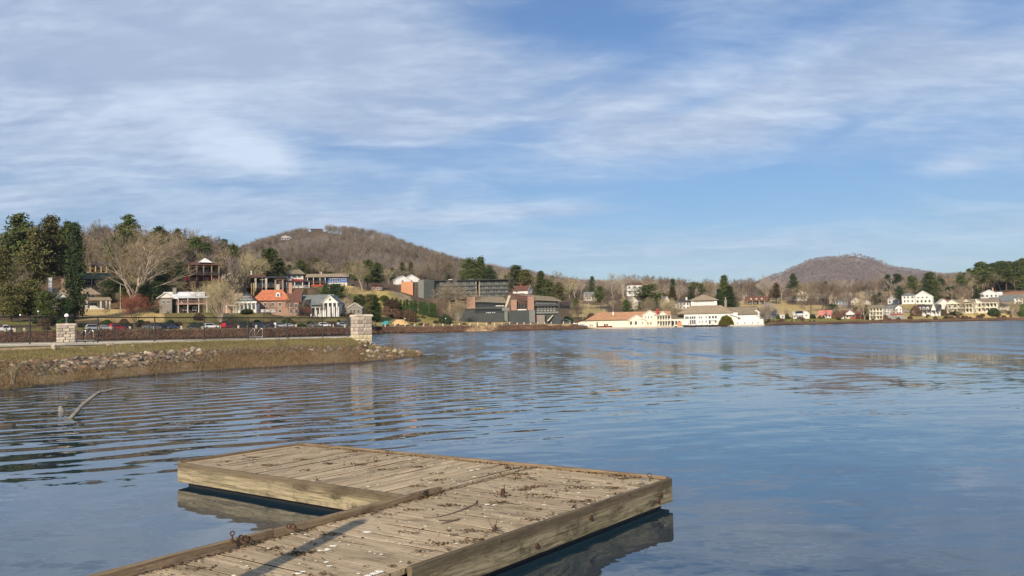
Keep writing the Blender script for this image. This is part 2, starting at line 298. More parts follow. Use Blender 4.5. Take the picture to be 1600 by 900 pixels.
# ------------------------------------------------------------------ geometry and tagging helpers
class MB:
    def __init__(s): s.v = []; s.f = []; s.m = []
    def quad(s, a, b, c, d, mi=0):
        n = len(s.v); s.v += [tuple(a), tuple(b), tuple(c), tuple(d)]; s.f.append((n, n + 1, n + 2, n + 3)); s.m.append(mi)
    def tri(s, a, b, c, mi=0):
        n = len(s.v); s.v += [tuple(a), tuple(b), tuple(c)]; s.f.append((n, n + 1, n + 2)); s.m.append(mi)
    def box(s, x0, x1, y0, y1, z0, z1, mi=0):
        n = len(s.v); s.v += [(x0, y0, z0), (x1, y0, z0), (x1, y1, z0), (x0, y1, z0), (x0, y0, z1), (x1, y0, z1), (x1, y1, z1), (x0, y1, z1)]
        for f in ((0, 3, 2, 1), (4, 5, 6, 7), (0, 1, 5, 4), (1, 2, 6, 5), (2, 3, 7, 6), (3, 0, 4, 7)): s.f.append(tuple(n + i for i in f)); s.m.append(mi)
    def hull8(s, bot, top, mi=0):
        n = len(s.v); s.v += [tuple(p) for p in bot] + [tuple(p) for p in top]; k = len(bot)
        s.f.append(tuple(n + i for i in reversed(range(k)))); s.m.append(mi); s.f.append(tuple(n + k + i for i in range(k))); s.m.append(mi)
        for i in range(k):
            j = (i + 1) % k; s.f.append((n + i, n + j, n + k + j, n + k + i)); s.m.append(mi)
    def tube(s, pts, rads, sides=6, mi=0, cap=True):
        n0 = len(s.v); pts = [Vector(p) for p in pts]
        for i, p in enumerate(pts):
            d = (pts[min(i + 1, len(pts) - 1)] - pts[max(i - 1, 0)]).normalized()
            a = d.orthogonal().normalized(); 
            ref = Vector((0, 0, 1)) if abs(d.z) < 0.9 else Vector((1, 0, 0))
            a = (ref - d * ref.dot(d)).normalized(); c = d.cross(a)
            for k in range(sides):
                th = 2 * math.pi * k / sides; q = p + (a * math.cos(th) + c * math.sin(th)) * rads[i]; s.v.append(tuple(q))
        for i in range(len(pts) - 1):
            for k in range(sides):
                a0 = n0 + i * sides + k; a1 = n0 + i * sides + (k + 1) % sides
                s.f.append((a0, a1, a1 + sides, a0 + sides)); s.m.append(mi)
        if cap:
            s.f.append(tuple(n0 + k for k in reversed(range(sides)))); s.m.append(mi)
            e = n0 + (len(pts) - 1) * sides; s.f.append(tuple(e + k for k in range(sides))); s.m.append(mi)
    def mesh(s, name, mats, smooth=False):
        me = bpy.data.meshes.new(name); me.from_pydata(s.v, [], s.f)
        for mm in (mats if isinstance(mats, (list, tuple)) else [mats]): me.materials.append(MATS[mm])
        if len(set(s.m)) > 1: me.polygons.foreach_set('material_index', s.m)
        if smooth: me.polygons.foreach_set('use_smooth', [True] * len(s.f))
        me.update(); return me
def tag(o, label=None, cat=None, group=None, kind=None):
    if label: o['label'] = label
    if cat: o['category'] = cat
    if group: o['group'] = group
    if kind: o['kind'] = kind
    return o
def mk(name, me, parent=None, loc=None, rotz=0, scale=None):
    o = bpy.data.objects.new(name, me); COL.objects.link(o)
    if parent: o.parent = parent
    if loc is not None: o.location = loc
    if rotz: o.rotation_euler = (0, 0, rotz)
    if scale is not None: o.scale = scale if hasattr(scale, '__len__') else (scale,) * 3
    return o
def empty(name, loc, rotz=0):
    o = bpy.data.objects.new(name, None); COL.objects.link(o); o.location = loc; o.rotation_euler = (0, 0, rotz); o.empty_display_size = 0.5; return o
def npmesh(name, V, Fc, mats, smooth=False, mi=None):
    """V (n,3), Fc (m,k) arrays"""
    me = bpy.data.meshes.new(name); V = np.asarray(V, np.float32); Fc = np.asarray(Fc, np.int32); k = Fc.shape[1]
    me.vertices.add(len(V)); me.vertices.foreach_set('co', V.ravel())
    me.loops.add(Fc.size); me.loops.foreach_set('vertex_index', Fc.ravel())
    me.polygons.add(len(Fc)); me.polygons.foreach_set('loop_start', np.arange(0, Fc.size, k, dtype=np.int32))
    for mm in mats: me.materials.append(MATS[mm])
    if mi is not None: me.polygons.foreach_set('material_index', np.asarray(mi, np.int32))
    if smooth: me.polygons.foreach_set('use_smooth', np.ones(len(Fc), bool))
    me.update(calc_edges=True); me.validate(); return me
def copy_tree(o, parent=None):
    c = o.copy(); COL.objects.link(c); c.parent = parent
    for ch in KIDS.get(o.name, []): copy_tree(ch, c)
    return c
KIDS = {}
# ------------------------------------------------------------------ where the buildings stand (photo column, photo row of the base, metres away, width in photo pixels)
SITE = dict(
 bungalow=(128, 484, 300, 88), greenroof=(148, 445, 345, 50), deckhouse=(286, 489, 290, 76), pavilion=(320, 439, 345, 54),
 gambrel=(380, 489, 322, 46), redbrick=(432, 494, 335, 72), columned=(497, 495, 345, 64), stonebung=(546, 495, 350, 40),
 stilt=(408, 462, 385, 74), pinkhouse=(462, 450, 410, 40), cream_gable=(360, 445, 400, 22), ranch=(511, 447, 440, 64), hut=(589, 455, 450, 26),
 twin_a=(629, 444, 520, 22), twin_b=(643, 444, 530, 24), hotel=(713, 466, 490, 176), conf=(793, 503, 448, 190), redcap=(813, 458.5, 500, 28),
 audit=(976, 512, 459, 122), whitehall=(1118, 510, 466, 150), greyhill=(924, 470, 620, 18), dbl_a=(992, 462, 640, 24), dbl_b=(990, 483, 580, 26),
 gable_w=(1042, 482, 600, 26), whiteback=(1072, 484, 560, 24), pyramid=(1100, 482, 545, 44), log=(1180, 476, 640, 34), creamtop=(1250, 470, 680, 26),
 hiddenwhite=(1277, 466, 720, 10), bluesm=(1315, 475, 650, 20), twogable=(1338, 477, 640, 30), smallw_a=(1372, 476, 640, 26), smallw_b=(1394, 476, 640, 20),
 shoregrey=(1204, 499, 500, 24), shed=(1223, 497, 500, 9), solar=(1250, 498, 502, 29), redroof=(1289, 497, 505, 20), brownred=(1329, 498, 508, 34),
 porch3=(1369, 500, 512, 22), whitehotel=(1394, 492, 530, 32), bigwhite=(1433, 475, 600, 44), dormer3=(1453, 494, 530, 34), pinkgable=(1475, 482, 560, 26),
 balc_a=(1500, 490, 545, 38), balc_b=(1538, 489, 545, 38), hillwhite=(1546, 466, 640, 34), pinkish=(1570, 484, 560, 30), greyroofs=(1580, 476, 600, 30),
 summit=(495, 362, 1235, 20), slopeh=(446, 374, 1180, 14))
def site_xyz(k):
    px, py, D, w = SITE[k]; return at(px, py, D)
# ------------------------------------------------------------------ terrain profile
SH = np.array([[-2500, 40], [-900, 110], [-400, 170], [0, 210], [150, 226], [300, 250], [400, 268], [480, 292], [545, 325], [588, 363], [700, 400], [800, 425], [900, 447], [1050, 458], [1200, 468], [1400, 500], [1600, 528], [2200, 600], [4500, 900]], float)
def shoreD(u): return np.interp(u, SH[:, 0], SH[:, 1])
HILL = {  # column: [(D, y)...] beyond the road
 -900: [(300, 492), (420, 430), (520, 408)], -300: [(260, 500), (330, 465), (430, 412), (520, 400)],
 0: [(252, 503), (280, 497), (310, 484), (350, 447), (420, 408), (480, 400)],
 150: [(262, 501), (300, 485), (325, 468), (350, 444), (420, 406), (480, 399)],
 300: [(297, 500), (320, 470), (345, 441), (420, 412), (500, 405)],
 400: [(345, 489), (365, 470), (400, 455), (450, 440), (560, 430)],
 500: [(350, 494), (380, 475), (440, 448), (500, 442), (620, 436)],
 600: [(388, 503), (405, 500), (430, 483), (452, 455), (520, 446), (700, 440)],
 680: [(418, 504), (435, 498), (460, 484), (490, 467), (540, 452), (700, 442)],
 800: [(445, 505), (460, 500), (500, 476), (560, 464), (700, 452)],
 900: [(466, 507), (520, 492), (580, 477), (680, 462)],
 1000: [(478, 508), (520, 498), (580, 484), (650, 470), (760, 458)],
 1100: [(486, 508), (520, 498), (580, 484), (650, 474), (760, 462)],
 1200: [(490, 502), (515, 495), (560, 486), (620, 478), (700, 468)],
 1300: [(515, 499), (550, 490), (620, 480), (700, 468)],
 1400: [(530, 496), (560, 488), (620, 476), (740, 462)],
 1500: [(556, 493), (600, 482), (660, 464), (800, 448)],
 1600: [(560, 492), (600, 478), (660, 458), (780, 440)],
 2300: [(640, 492), (700, 470), (900, 440)]}
M1 = np.array([[-2500, 440], [-700, 400], [200, 400], [300, 395], [345, 391], [370, 388], [400, 373], [440, 359], [480, 351], [510, 349], [560, 354], [600, 363], [650, 379], [700, 397], [750, 411], [800, 419], [850, 426],
               [900, 437], [950, 440], [1000, 442], [1100, 448], [1200, 453], [1300, 457], [1400, 462], [1500, 452], [1600, 442], [2300, 440], [4500, 440]], float)
M2 = np.array([[-2500, 480], [900, 478], [1050, 468], [1150, 447], [1190, 436], [1225, 425], [1260, 409], [1300, 401], [1335, 398], [1370, 404], [1385, 410], [1400, 414], [1440, 422], [1470, 429], [1500, 430], [1560, 427], [1600, 424], [2300, 440], [4500, 450]], float)
NK = 18
cols = sorted(HILL); PROF = []
for c in cols:
    sd = float(shoreD(c)); k = [(sd - 30, -3.0), (sd, 0.0), (sd + 2.0, 0.7), (sd + 7, 2.7), (sd + 10, 3.3), (sd + 22, 3.5)]
    if c >= 950: k = [(sd - 30, -3.0), (sd, 0.0), (sd + 1.0, 0.8), (sd + 3, 1.2), (sd + 10, 1.6), (sd + 18, 2.2)]
    last = k[-1][0]
    for D, y in HILL[c]:
        if D > last + 3: k.append((D, float(zpx(c, y, D))))
    zl = k[-1][1]; Dl = k[-1][0]
    m1 = float(zpx(c, np.interp(c, M1[:, 0], M1[:, 1]) + 14, 1250)); 
    z800 = max(zl * 0.9, zl + (m1 - zl) * 0.08)
    k.append((max(Dl + 120, 860), z800))
    k.append((1050, z800 + (m1 - z800) * 0.48)); k.append((1180, z800 + (m1 - z800) * 0.86)); k.append((1250, m1)); k.append((1330, m1 - 4))
    low = min(m1, 20) * 0.6; k.append((2000, low))
    m2 = float(zpx(c, np.interp(c, M2[:, 0], M2[:, 1]) + 3, 4200)); k.append((2900, low + 8)); k.append((3500, m2 * 0.42)); k.append((4000, m2 * 0.9)); k.append((4200, m2)); k.append((5200, m2 * 0.4)); k.append((9000, 20))
    while len(k) < NK + 4: k.append((k[-1][0] + 1, k[-1][1]))
    PROF.append((c, np.array(k)))
# crest heights need finer columns than the hillside keys: M1 / M2 are re-evaluated per vertex
def base_z(u, D):
    u = np.asarray(u, float); D = np.asarray(D, float)
    sd = shoreD(u); z = np.zeros_like(D)
    cc = np.clip(u, cols[0], cols[-1]); ci = np.clip(np.searchsorted(cols, cc) - 1, 0, len(cols) - 2); ca = np.array(cols, float)
    f = (cc - ca[ci]) / (ca[ci + 1] - ca[ci]); f = f * f * (3 - 2 * f) * 0.5 + f * 0.5
    for i in range(len(cols) - 1):
        msk = ci == i
        if not msk.any(): continue
        c0, k0 = PROF[i]; c1, k1 = PROF[i + 1]; Dm = D[msk]; off = sd[msk]
        za = np.interp(Dm - np.where(Dm < 900, (off - shoreD(c0)) * np.clip((900 - Dm) / 500, 0, 1), 0), k0[:, 0], k0[:, 1])
        zb = np.interp(Dm - np.where(Dm < 900, (off - shoreD(c1)) * np.clip((900 - Dm) / 500, 0, 1), 0), k1[:, 0], k1[:, 1])
        z[msk] = za * (1 - f[msk]) + zb * f[msk]
    # ridge correction for the two mountains
    m1 = (hor(u) - (np.interp(u, M1[:, 0], M1[:, 1]) + 14)) / F * 1250 + EYE
    m1c = np.zeros_like(z); m2c = np.zeros_like(z)
    mk_ = np.array([p[1][np.argmin(abs(p[1][:, 0] - 1250)), 1] for p in PROF]); 
    i1 = mk_[ci] * (1 - f) + mk_[ci + 1] * f
    z += (m1 - i1) * np.clip(np.minimum((D - 820) / 430, 1), 0, 1) * np.clip((1900 - D) / 500, 0, 1)
    m2 = (hor(u) - (np.interp(u, M2[:, 0], M2[:, 1]) + 3)) / F * 4200 + EYE
    mk2 = np.array([p[1][np.argmin(abs(p[1][:, 0] - 4200)), 1] for p in PROF]); i2 = mk2[ci] * (1 - f) + mk2[ci + 1] * f
    z += (m2 - i2) * np.clip((D - 2900) / 1300, 0, 1) * np.clip((5600 - D) / 1300, 0, 1)
    return z
def vnoise(x, y, s, seed=0):
    a = np.sin(x * s * 1.3 + 1.7 * seed + 2.1 * np.sin(y * s * 0.9 + seed)) + np.sin(y * s * 1.7 - 0.8 * seed + 1.9 * np.sin(x * s * 1.1 + 2 * seed)) + 0.6 * np.sin((x + y) * s * 2.3 + seed * 3) * np.sin((x - y) * s * 1.9)
    return a / 2.6
FL = []
for k, (px, py, D, wpx) in SITE.items():
    p = at(px, py, D); FL.append((p.x, p.y + 7, wpx * D / F * 0.5 + 1, p.z))
def height(X, Y):
    X = np.atleast_1d(np.asarray(X, float)); Y = np.atleast_1d(np.asarray(Y, float)); u = 800 + F * X / Y
    n = vnoise(X, Y, 0.05, 1) * 0.5 + vnoise(X, Y, 0.16, 2) * 0.2
    sd = shoreD(u) + vnoise(X, Y, 0.11, 4) * 0.7
    z = base_z(u, Y - vnoise(X, Y, 0.11, 4) * 0.7 * (Y < 700))
    z = z + n * np.clip((Y - sd - 24) / 30, 0, 1)
    mt = np.clip((Y - 800) / 300, 0, 1); z = z + mt * (vnoise(X, Y, 0.021, 5) * 3.5 + vnoise(X, Y, 0.0075, 6) * 5.0) * np.where(Y > 1800, 2.2, 1.0)
    for fx, fy, r, fz in FL:
        d = np.hypot(np.maximum(abs(X - fx) - r, 0), np.maximum(abs(Y - fy) - 9, 0)); wgt = np.clip(1 - d / 9.0, 0, 1) * (np.clip((Y - sd - 12) / 4, 0, 1) if fz > 2 else 1.0); wgt = wgt * wgt * (3 - 2 * wgt)
        z = z * (1 - wgt) + fz * wgt
    return z
def gz_(x, y): return float(height(x, y)[0])
def gpt(u, D):
    x = (u - 800) / F * D; return Vector((x, D, gz_(x, D)))

# cover colours (true surface colours: winter lawn, leaf litter, asphalt, gravel)
LIT = (.115, .08, .052); LAWN = (.42, .31, .135); GREEN = (.17, .16, .05); ROAD = (.075, .075, .075); GRAV = (.30, .24, .17); SOIL = (.17, .10, .06); BROWNB = (.15, .09, .055)
# (u0,u1,D0,D1,colour): D0,D1 absolute; the shore road follows the shore
COVER = [(120, 262, 262, 306, LAWN), (262, 290, 268, 300, LAWN), (-50, 120, 245, 262, GREEN), (255, 560, 278, 345, (.14, .12, .05)), (470, 560, 410, 436, GREEN),
         (535, 640, 425, 470, LAWN), (575, 640, 452, 466, GRAV), (575, 760, 398, 450, (.27, .22, .085)), (640, 720, 425, 446, GREEN), (560, 760, 388, 412, GREEN), (700, 900, 430, 446, LAWN),
         (560, 660, 380, 395, (.3, .25, .1)), (890, 950, 500, 600, (.33, .26, .12)), (1155, 1290, 520, 640, LAWN), (1155, 1230, 600, 700, LAWN), (1290, 1420, 560, 600, (.33, .22, .12)),
         (1195, 1350, 488, 504, GREEN), (1400, 1480, 505, 560, (.28, .24, .09)), (1480, 1700, 530, 556, LAWN), (1386, 1412, 512, 560, (.32, .29, .25)), (1400, 1470, 560, 575, (.32, .29, .25)),
         (1400, 1600, 575, 620, (.28, .22, .1)), (1540, 1640, 620, 680, (.3, .17, .1))]
def cover(X, Y, Z):
    u = 800 + F * X / Y; sd = shoreD(u); n = len(X); C = np.empty((n, 3)); C[:] = LIT
    jit = vnoise(X, Y, 0.35, 8) * 3 + vnoise(X, Y, 0.1, 9) * 3
    dd = Y - sd
    def put(w_, c):
        w_ = np.clip(w_, 0, 1)[:, None]; C[:] = C * (1 - w_) + np.array(c) * w_
    put((26 + jit - dd) / 3 * (dd > 0), GREEN)
    for u0, u1, D0, D1, c in COVER:
        a = np.minimum(np.minimum(u - u0 + jit, u1 - u + jit) / 3, np.minimum(Y - D0 + jit, D1 - Y + jit) / 3); put(a, c)
    left = u < 905
    put(np.minimum((dd - 11), (20 - dd)) / 1.5 * left, ROAD)
    put(np.minimum((dd - 8.5), (11 - dd)) / 1.0 * left, (.36, .30, .22))
    put((9 - dd) / 2, BROWNB); put((1.2 - dd) / 0.8, (.05, .035, .025))
    put(np.clip(np.minimum(u - 722 - dd * 2, 770 + dd * 1.0 - u) / 6, 0, 1) * (dd < 9) * (dd > 0.6), (.46, .32, .17))
    put(np.clip(np.minimum(u - 850, 905 - u) / 6, 0, 1) * (dd < 9) * (dd > 5), (.42, .3, .16))
    # bare clearings high on the two mountains
    put(1 - (((u - 510) / 28) ** 2 + ((Y - 1180) / 22) ** 2), (.20, .13, .075))
    put(1.3 - (((u - 1338) / 10) ** 2 + ((Y - 4085) / 60) ** 2), (.32, .22, .14))
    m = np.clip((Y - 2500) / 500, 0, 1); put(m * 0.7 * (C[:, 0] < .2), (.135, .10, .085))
    return C
us = np.concatenate([np.arange(-1500, -500, 40), np.arange(-500, -60, 8), np.arange(-60, 1660, 2.5), np.arange(1660, 2200, 12), np.arange(2200, 3160, 60)])
rows = np.concatenate([[-30, -12, -5, -2, -.8, 0, .6, 1.2, 2, 3.2, 4.5, 6, 7.5, 9, 10.5, 12, 14, 16, 18, 20, 22.5, 25], np.arange(28, 130, 3.2), np.arange(134, 330, 7), np.arange(340, 560, 14)])
def sheet(name, Dg, kindname='structure'):
    U, R = np.meshgrid(us, np.arange(Dg.shape[0])); Xg = (U - 800) / F * Dg; Z = height(Xg.ravel(), Dg.ravel())
    V = np.stack([Xg.ravel(), Dg.ravel(), Z], 1); nr, nc = Dg.shape
    i = np.arange(nr - 1)[:, None] * nc + np.arange(nc - 1)[None, :]; i = i.ravel()
    Fc = np.stack([i, i + 1, i + nc + 1, i + nc], 1)
    me = npmesh(name, V, Fc, ['terrain'], True)
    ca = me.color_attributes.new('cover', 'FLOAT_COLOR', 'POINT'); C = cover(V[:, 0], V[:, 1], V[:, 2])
    ca.data.foreach_set('color', np.concatenate([C, np.ones((len(C), 1))], 1).astype(np.float32).ravel())
    return tag(mk(name, me), kind='structure')
sdv = shoreD(us); tt = (rows + 30) / (560 + 30); DgA = sdv[None, :] + rows[:, None] * 1.0
# blend the last rows to a common distance of 1020 m
endD = 1020.0; bl = np.clip((rows - 300) / 260, 0, 1)[:, None]; DgA = DgA * (1 - bl) + bl * (endD - (1 - bl) * 60)
DgA = np.maximum.accumulate(DgA, 0)
sheet('ground', DgA)
DB = np.concatenate([[1020], np.arange(1030, 1340, 12), np.arange(1350, 2100, 60)]); sheet('mountain', np.repeat(DB[:, None], len(us), 1))
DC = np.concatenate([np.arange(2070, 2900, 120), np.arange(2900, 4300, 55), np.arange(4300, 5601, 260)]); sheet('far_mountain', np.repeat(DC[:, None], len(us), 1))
# lake surface and bed
wm = MB(); wm.quad((-3000, -1500, 0), (3000, -1500, 0), (3000, 1500, 0), (-3000, 1500, 0)); tag(mk('lake_water', wm.mesh('lake_water', 'lake_water')), kind='structure')
MATS['terrain'].node_tree  # ground sheet below continues behind the camera
bm_ = MB(); bm_.quad((-3000, -1500, -3.2), (3000, -1500, -3.2), (3000, 900, -3.2), (-3000, 900, -3.2)); tag(mk('lake_bed', bm_.mesh('lake_bed', 'bank_soil')), kind='structure')

# ------------------------------------------------------------------ peninsula with the pool terrace
PW = np.array([[-900, 11], [-500, 17], [-200, 23], [0, 29], [100, 33], [200, 37], [300, 40.8], [400, 44], [480, 46], [560, 48.5], [600, 51.5], [640, 55.5], [664, 58.6]])
PT = np.array([[-900, 29.8], [-500, 35.2], [-200, 40.5], [0, 45], [100, 47.7], [200, 50.75], [300, 54.2], [400, 58.2], [480, 61.8], [545, 65], [575, 65.5], [600, 65.5], [640, 62.5], [664, 58.9]])
PZ = np.array([[-900, 1.08], [0, 1.12], [100, 1.16], [200, 1.28], [300, 1.35], [400, 1.33], [500, 1.30], [545, 1.29], [560, 1.05], [575, .78], [600, .52], [640, .28], [664, .03]])
def ip(A, u): return np.interp(u, A[:, 0], A[:, 1])
def pen_z(u, D):
    w0 = ip(PW, u); t0 = ip(PT, u); t_ = (D - w0) / np.maximum(t0 - w0, 0.2); x = (u - 800) / F * D
    prof = np.interp(t_, [-.3, 0, .10, .30, .42, .62, 1.0, 1.15, 1.6], [-.6, 0, .22, .50, .60, .74, 1.0, 1.0, 1.0]); z = prof * ip(PZ, u)
    z = z + (vnoise(x, D, 1.3, 3) * 0.05 + vnoise(x, D, 0.5, 7) * 0.06) * np.clip(t_ * 4, 0, 1) * np.clip((1.05 - t_) * 8, 0, 1)
    back = np.clip((u - 548) / 12, 0, 1); z = np.where(t_ > 1.0, z - back * (t_ - 1.0) * np.maximum(t0 - w0, 0.2) * 0.35, z)
    return z
pu = np.concatenate([np.arange(-900, -20, 12), np.arange(-20, 666, 2.2)]); pt_ = np.concatenate([np.linspace(-.3, 1.0, 46), [1.06, 1.15, 1.3, 1.5, 1.8, 2.4]])
U, T = np.meshgrid(pu, pt_); D_ = ip(PW, U) + T * np.maximum(ip(PT, U) - ip(PW, U), 0.35); Zp = pen_z(U, D_); Xp = (U - 800) / F * D_
V = np.stack([Xp.ravel(), D_.ravel(), Zp.ravel()], 1); nr, nc = U.shape; i = (np.arange(nr - 1)[:, None] * nc + np.arange(nc - 1)[None, :]).ravel()
bank = tag(mk('grass_bank', npmesh('grass_bank', V, np.stack([i, i + 1, i + nc + 1, i + nc], 1), ['bank_soil'], True)), kind='structure')
def pen_pt(u, t_):
    D = float(ip(PW, u) + t_ * max(ip(PT, u) - ip(PW, u), .3)); return Vector(((u - 800) / F * D, D, float(pen_z(np.array([u], float), np.array([D]))[0])))
# ------------------------------------------------------------------ pool terrace
def ter_z(u): return float(np.interp(u, [-900, 0, 545], [1.47, 1.44, 1.32]))
def TP(u, k, dz=0.0):
    D = float(ip(PT, u)) + k; return Vector(((u - 800) / F * D, D, ter_z(u) + dz))
tb = MB(); ul = list(np.linspace(-900, 547, 40)); ks = [0.0, 0.35, 5, 13, 20]
def inpool(u): return -260 < u < 395
for a, b_ in zip(ul[:-1], ul[1:]):
    for k0, k1 in zip(ks[:-1], ks[1:]):
        dz = 0.05 if k0 == 0 else 0.0
        if k0 == 5 and inpool((a + b_) / 2): continue
        tb.quad(TP(a, k0, dz), TP(b_, k0, dz), TP(b_, k1, dz), TP(a, k1, dz), 0)
    tb.quad(TP(a, .35, 0), TP(b_, .35, 0), TP(b_, .35, .05), TP(a, .35, .05), 0)
    tb.quad(TP(a, 0, -1.2), TP(b_, 0, -1.2), TP(b_, 0, -.06), TP(a, 0, -.06), 1)
    tb.quad(TP(a, -.04, -.06), TP(b_, -.04, -.06), TP(b_, -.04, .05), TP(a, -.04, .05), 0); tb.quad(TP(a, -.04, .05), TP(b_, -.04, .05), TP(b_, 0, .05), TP(a, 0, .05), 0)
    tb.quad(TP(a, 20, 0), TP(b_, 20, 0), TP(b_, 20, -2.6), TP(a, 20, -2.6), 1)
    if inpool((a + b_) / 2):
        tb.quad(TP(a, 5, 0), TP(b_, 5, 0), TP(b_, 5, -.6), TP(a, 5, -.6), 0); tb.quad(TP(a, 13, -.6), TP(b_, 13, -.6), TP(b_, 13, 0), TP(a, 13, 0), 0)
for u_, k0, k1 in ((547, 0, 20),): tb.quad(TP(u_, 0, -2.2), TP(u_, 20, -2.2), TP(u_, 20, 0), TP(u_, 0, .05), 1)
terr = tag(mk('pool_terrace', tb.mesh('pool_terrace', ['concrete', 'concrete_stained'])), kind='structure')
pw = MB()
for a, b_ in zip(ul[:-1], ul[1:]):
    if inpool((a + b_) / 2): pw.quad(TP(a, 5, -.14), TP(b_, 5, -.14), TP(b_, 13, -.14), TP(a, 13, -.14))
tag(mk('pool_water', pw.mesh('pool_water', 'pool_water')), kind='structure')
# ashlar gate pillars: every block its own stone
def blockmesh(seed):
    r = random.Random(seed); m_ = MB(); j = lambda: r.uniform(-.012, .012)
    x, y, z = .5, .5, .5; c = .06
    vs = []
    for zz in (-z, z):
        for (sx, sy) in ((-1, -1), (1, -1), (1, 1), (-1, 1)): vs.append((sx * x * (1 - c) + j(), sy * y * (1 - c * .5) + j(), zz * (1) + 0))
    m_.v = vs; 
    for f in ((0, 3, 2, 1), (4, 5, 6, 7), (1, 2, 6, 5), (3, 0, 4, 7), (2, 3, 7, 6)): m_.f.append(f); m_.m.append(0)
    n = 8; m_.v += [(-x * .86 + j(), -y - .10 + j(), -z * .8 + j()), (x * .86 + j(), -y - .10 + j(), -z * .8 + j()), (x * .86 + j(), -y - .13 + j(), z * .75 + j()), (-x * .86 + j(), -y - .11 + j(), z * .8 + j())]
    m_.f += [(8, 9, 10, 11), (0, 1, 9, 8), (1, 5, 10, 9), (5, 4, 11, 10), (4, 0, 8, 11)]; m_.m += [0] * 5
    return m_
BLK = {}
for mt_ in ('ashlar_pale', 'ashlar_cream', 'ashlar_rose'):
    BLK[mt_] = [blockmesh(s).mesh('stone_block', mt_) for s in (1, 2, 3)]
def pillar(label, px, py, D, wdt, ztop, yaw, courses, cream_below):
    b0 = at(px, py, D); zb = b0.z - .25; root = empty('stone_pillar', (b0.x, b0.y, zb), yaw); tag(root, label, 'pillar')
    hgt = ztop - zb; cap = .16; core = MB(); w2 = wdt / 2 - .09; core.box(-w2, w2, -w2, w2, 0, hgt - cap + .002); mk('mortar_core', core.mesh('mortar_core', 'mortar'), root)
    ch = (hgt - cap) / courses; r = random.Random(5)
    for side in range(4):
        for i in range(courses):
            cuts = [-.5, r.uniform(-.2, -.08), r.uniform(.12, .25), .5] if i % 2 else [-.5, r.uniform(-.05, .12), .5]
            for a, b2 in zip(cuts[:-1], cuts[1:]):
                wv_ = (b2 - a) * wdt - .025; cx_ = (a + b2) / 2 * wdt; fr = i / courses
                mt_ = 'ashlar_cream' if fr < cream_below and r.random() < .8 else ('ashlar_rose' if .4 < fr < .78 and r.random() < .45 else 'ashlar_pale')
                o = mk('stone', r.choice(BLK[mt_]), root); th = side * math.pi / 2
                o.rotation_euler = (0, 0, th); q = Matrix.Rotation(th, 3, 'Z') @ Vector((cx_, -wdt / 2 + .07, 0)); o.location = (q.x, q.y, (i + .5) * ch)
                o.scale = (wv_, .16, ch - .022)
    cm = MB(); c1 = wdt / 2 + .07; cm.box(-c1, c1, -c1, c1, hgt - cap + .004, hgt - .03); cm.box(-c1 + .05, c1 - .05, -c1 + .05, c1 - .05, hgt - .03, hgt); mk('capstone', cm.mesh('capstone', 'ashlar_pale'), root)
    return root, hgt
pil1, h1_ = pillar('large pale ashlar gate pillar at the end of the pool terrace above the rocky point', 565, 541, 65, 1.24, 3.1, math.radians(34), 9, .38)
pil2, h2_ = pillar('smaller pale stone pillar carrying a globe lamp, behind the fence on the far side of the pool', 104, 535, 65, 1.25, 2.85, math.radians(25), 7, .1)
def globe_lamp(name, loc, h, label, post='lamp_white', r=.16):
    root = empty(name, loc); tag(root, label, 'lamp', 'globe lamps near the lake road' if h > 1.5 else None)
    p = MB(); p.tube([(0, 0, 0), (0, 0, h - r)], [r * .45, r * .3], 8); p.tube([(0, 0, 0), (0, 0, .15)], [r * .8, r * .6], 8); mk('post', p.mesh('post', post), root)
    g = MB(); g.tube([(0, 0, h - r * 1.1), (0, 0, h - r * .7), (0, 0, h), (0, 0, h + r * .7), (0, 0, h + r)], [r * .4, r * .8, r, r * .7, r * .1], 10); mk('globe', g.mesh('globe', 'lamp_white', True), root)
    return root
q = pil2.location; globe_lamp('pillar_lamp', (q.x, q.y, q.z + h2_), .62, 'pale lamp with round globe standing on the smaller stone pillar', 'grey_metal', .17)
q = pil1.location
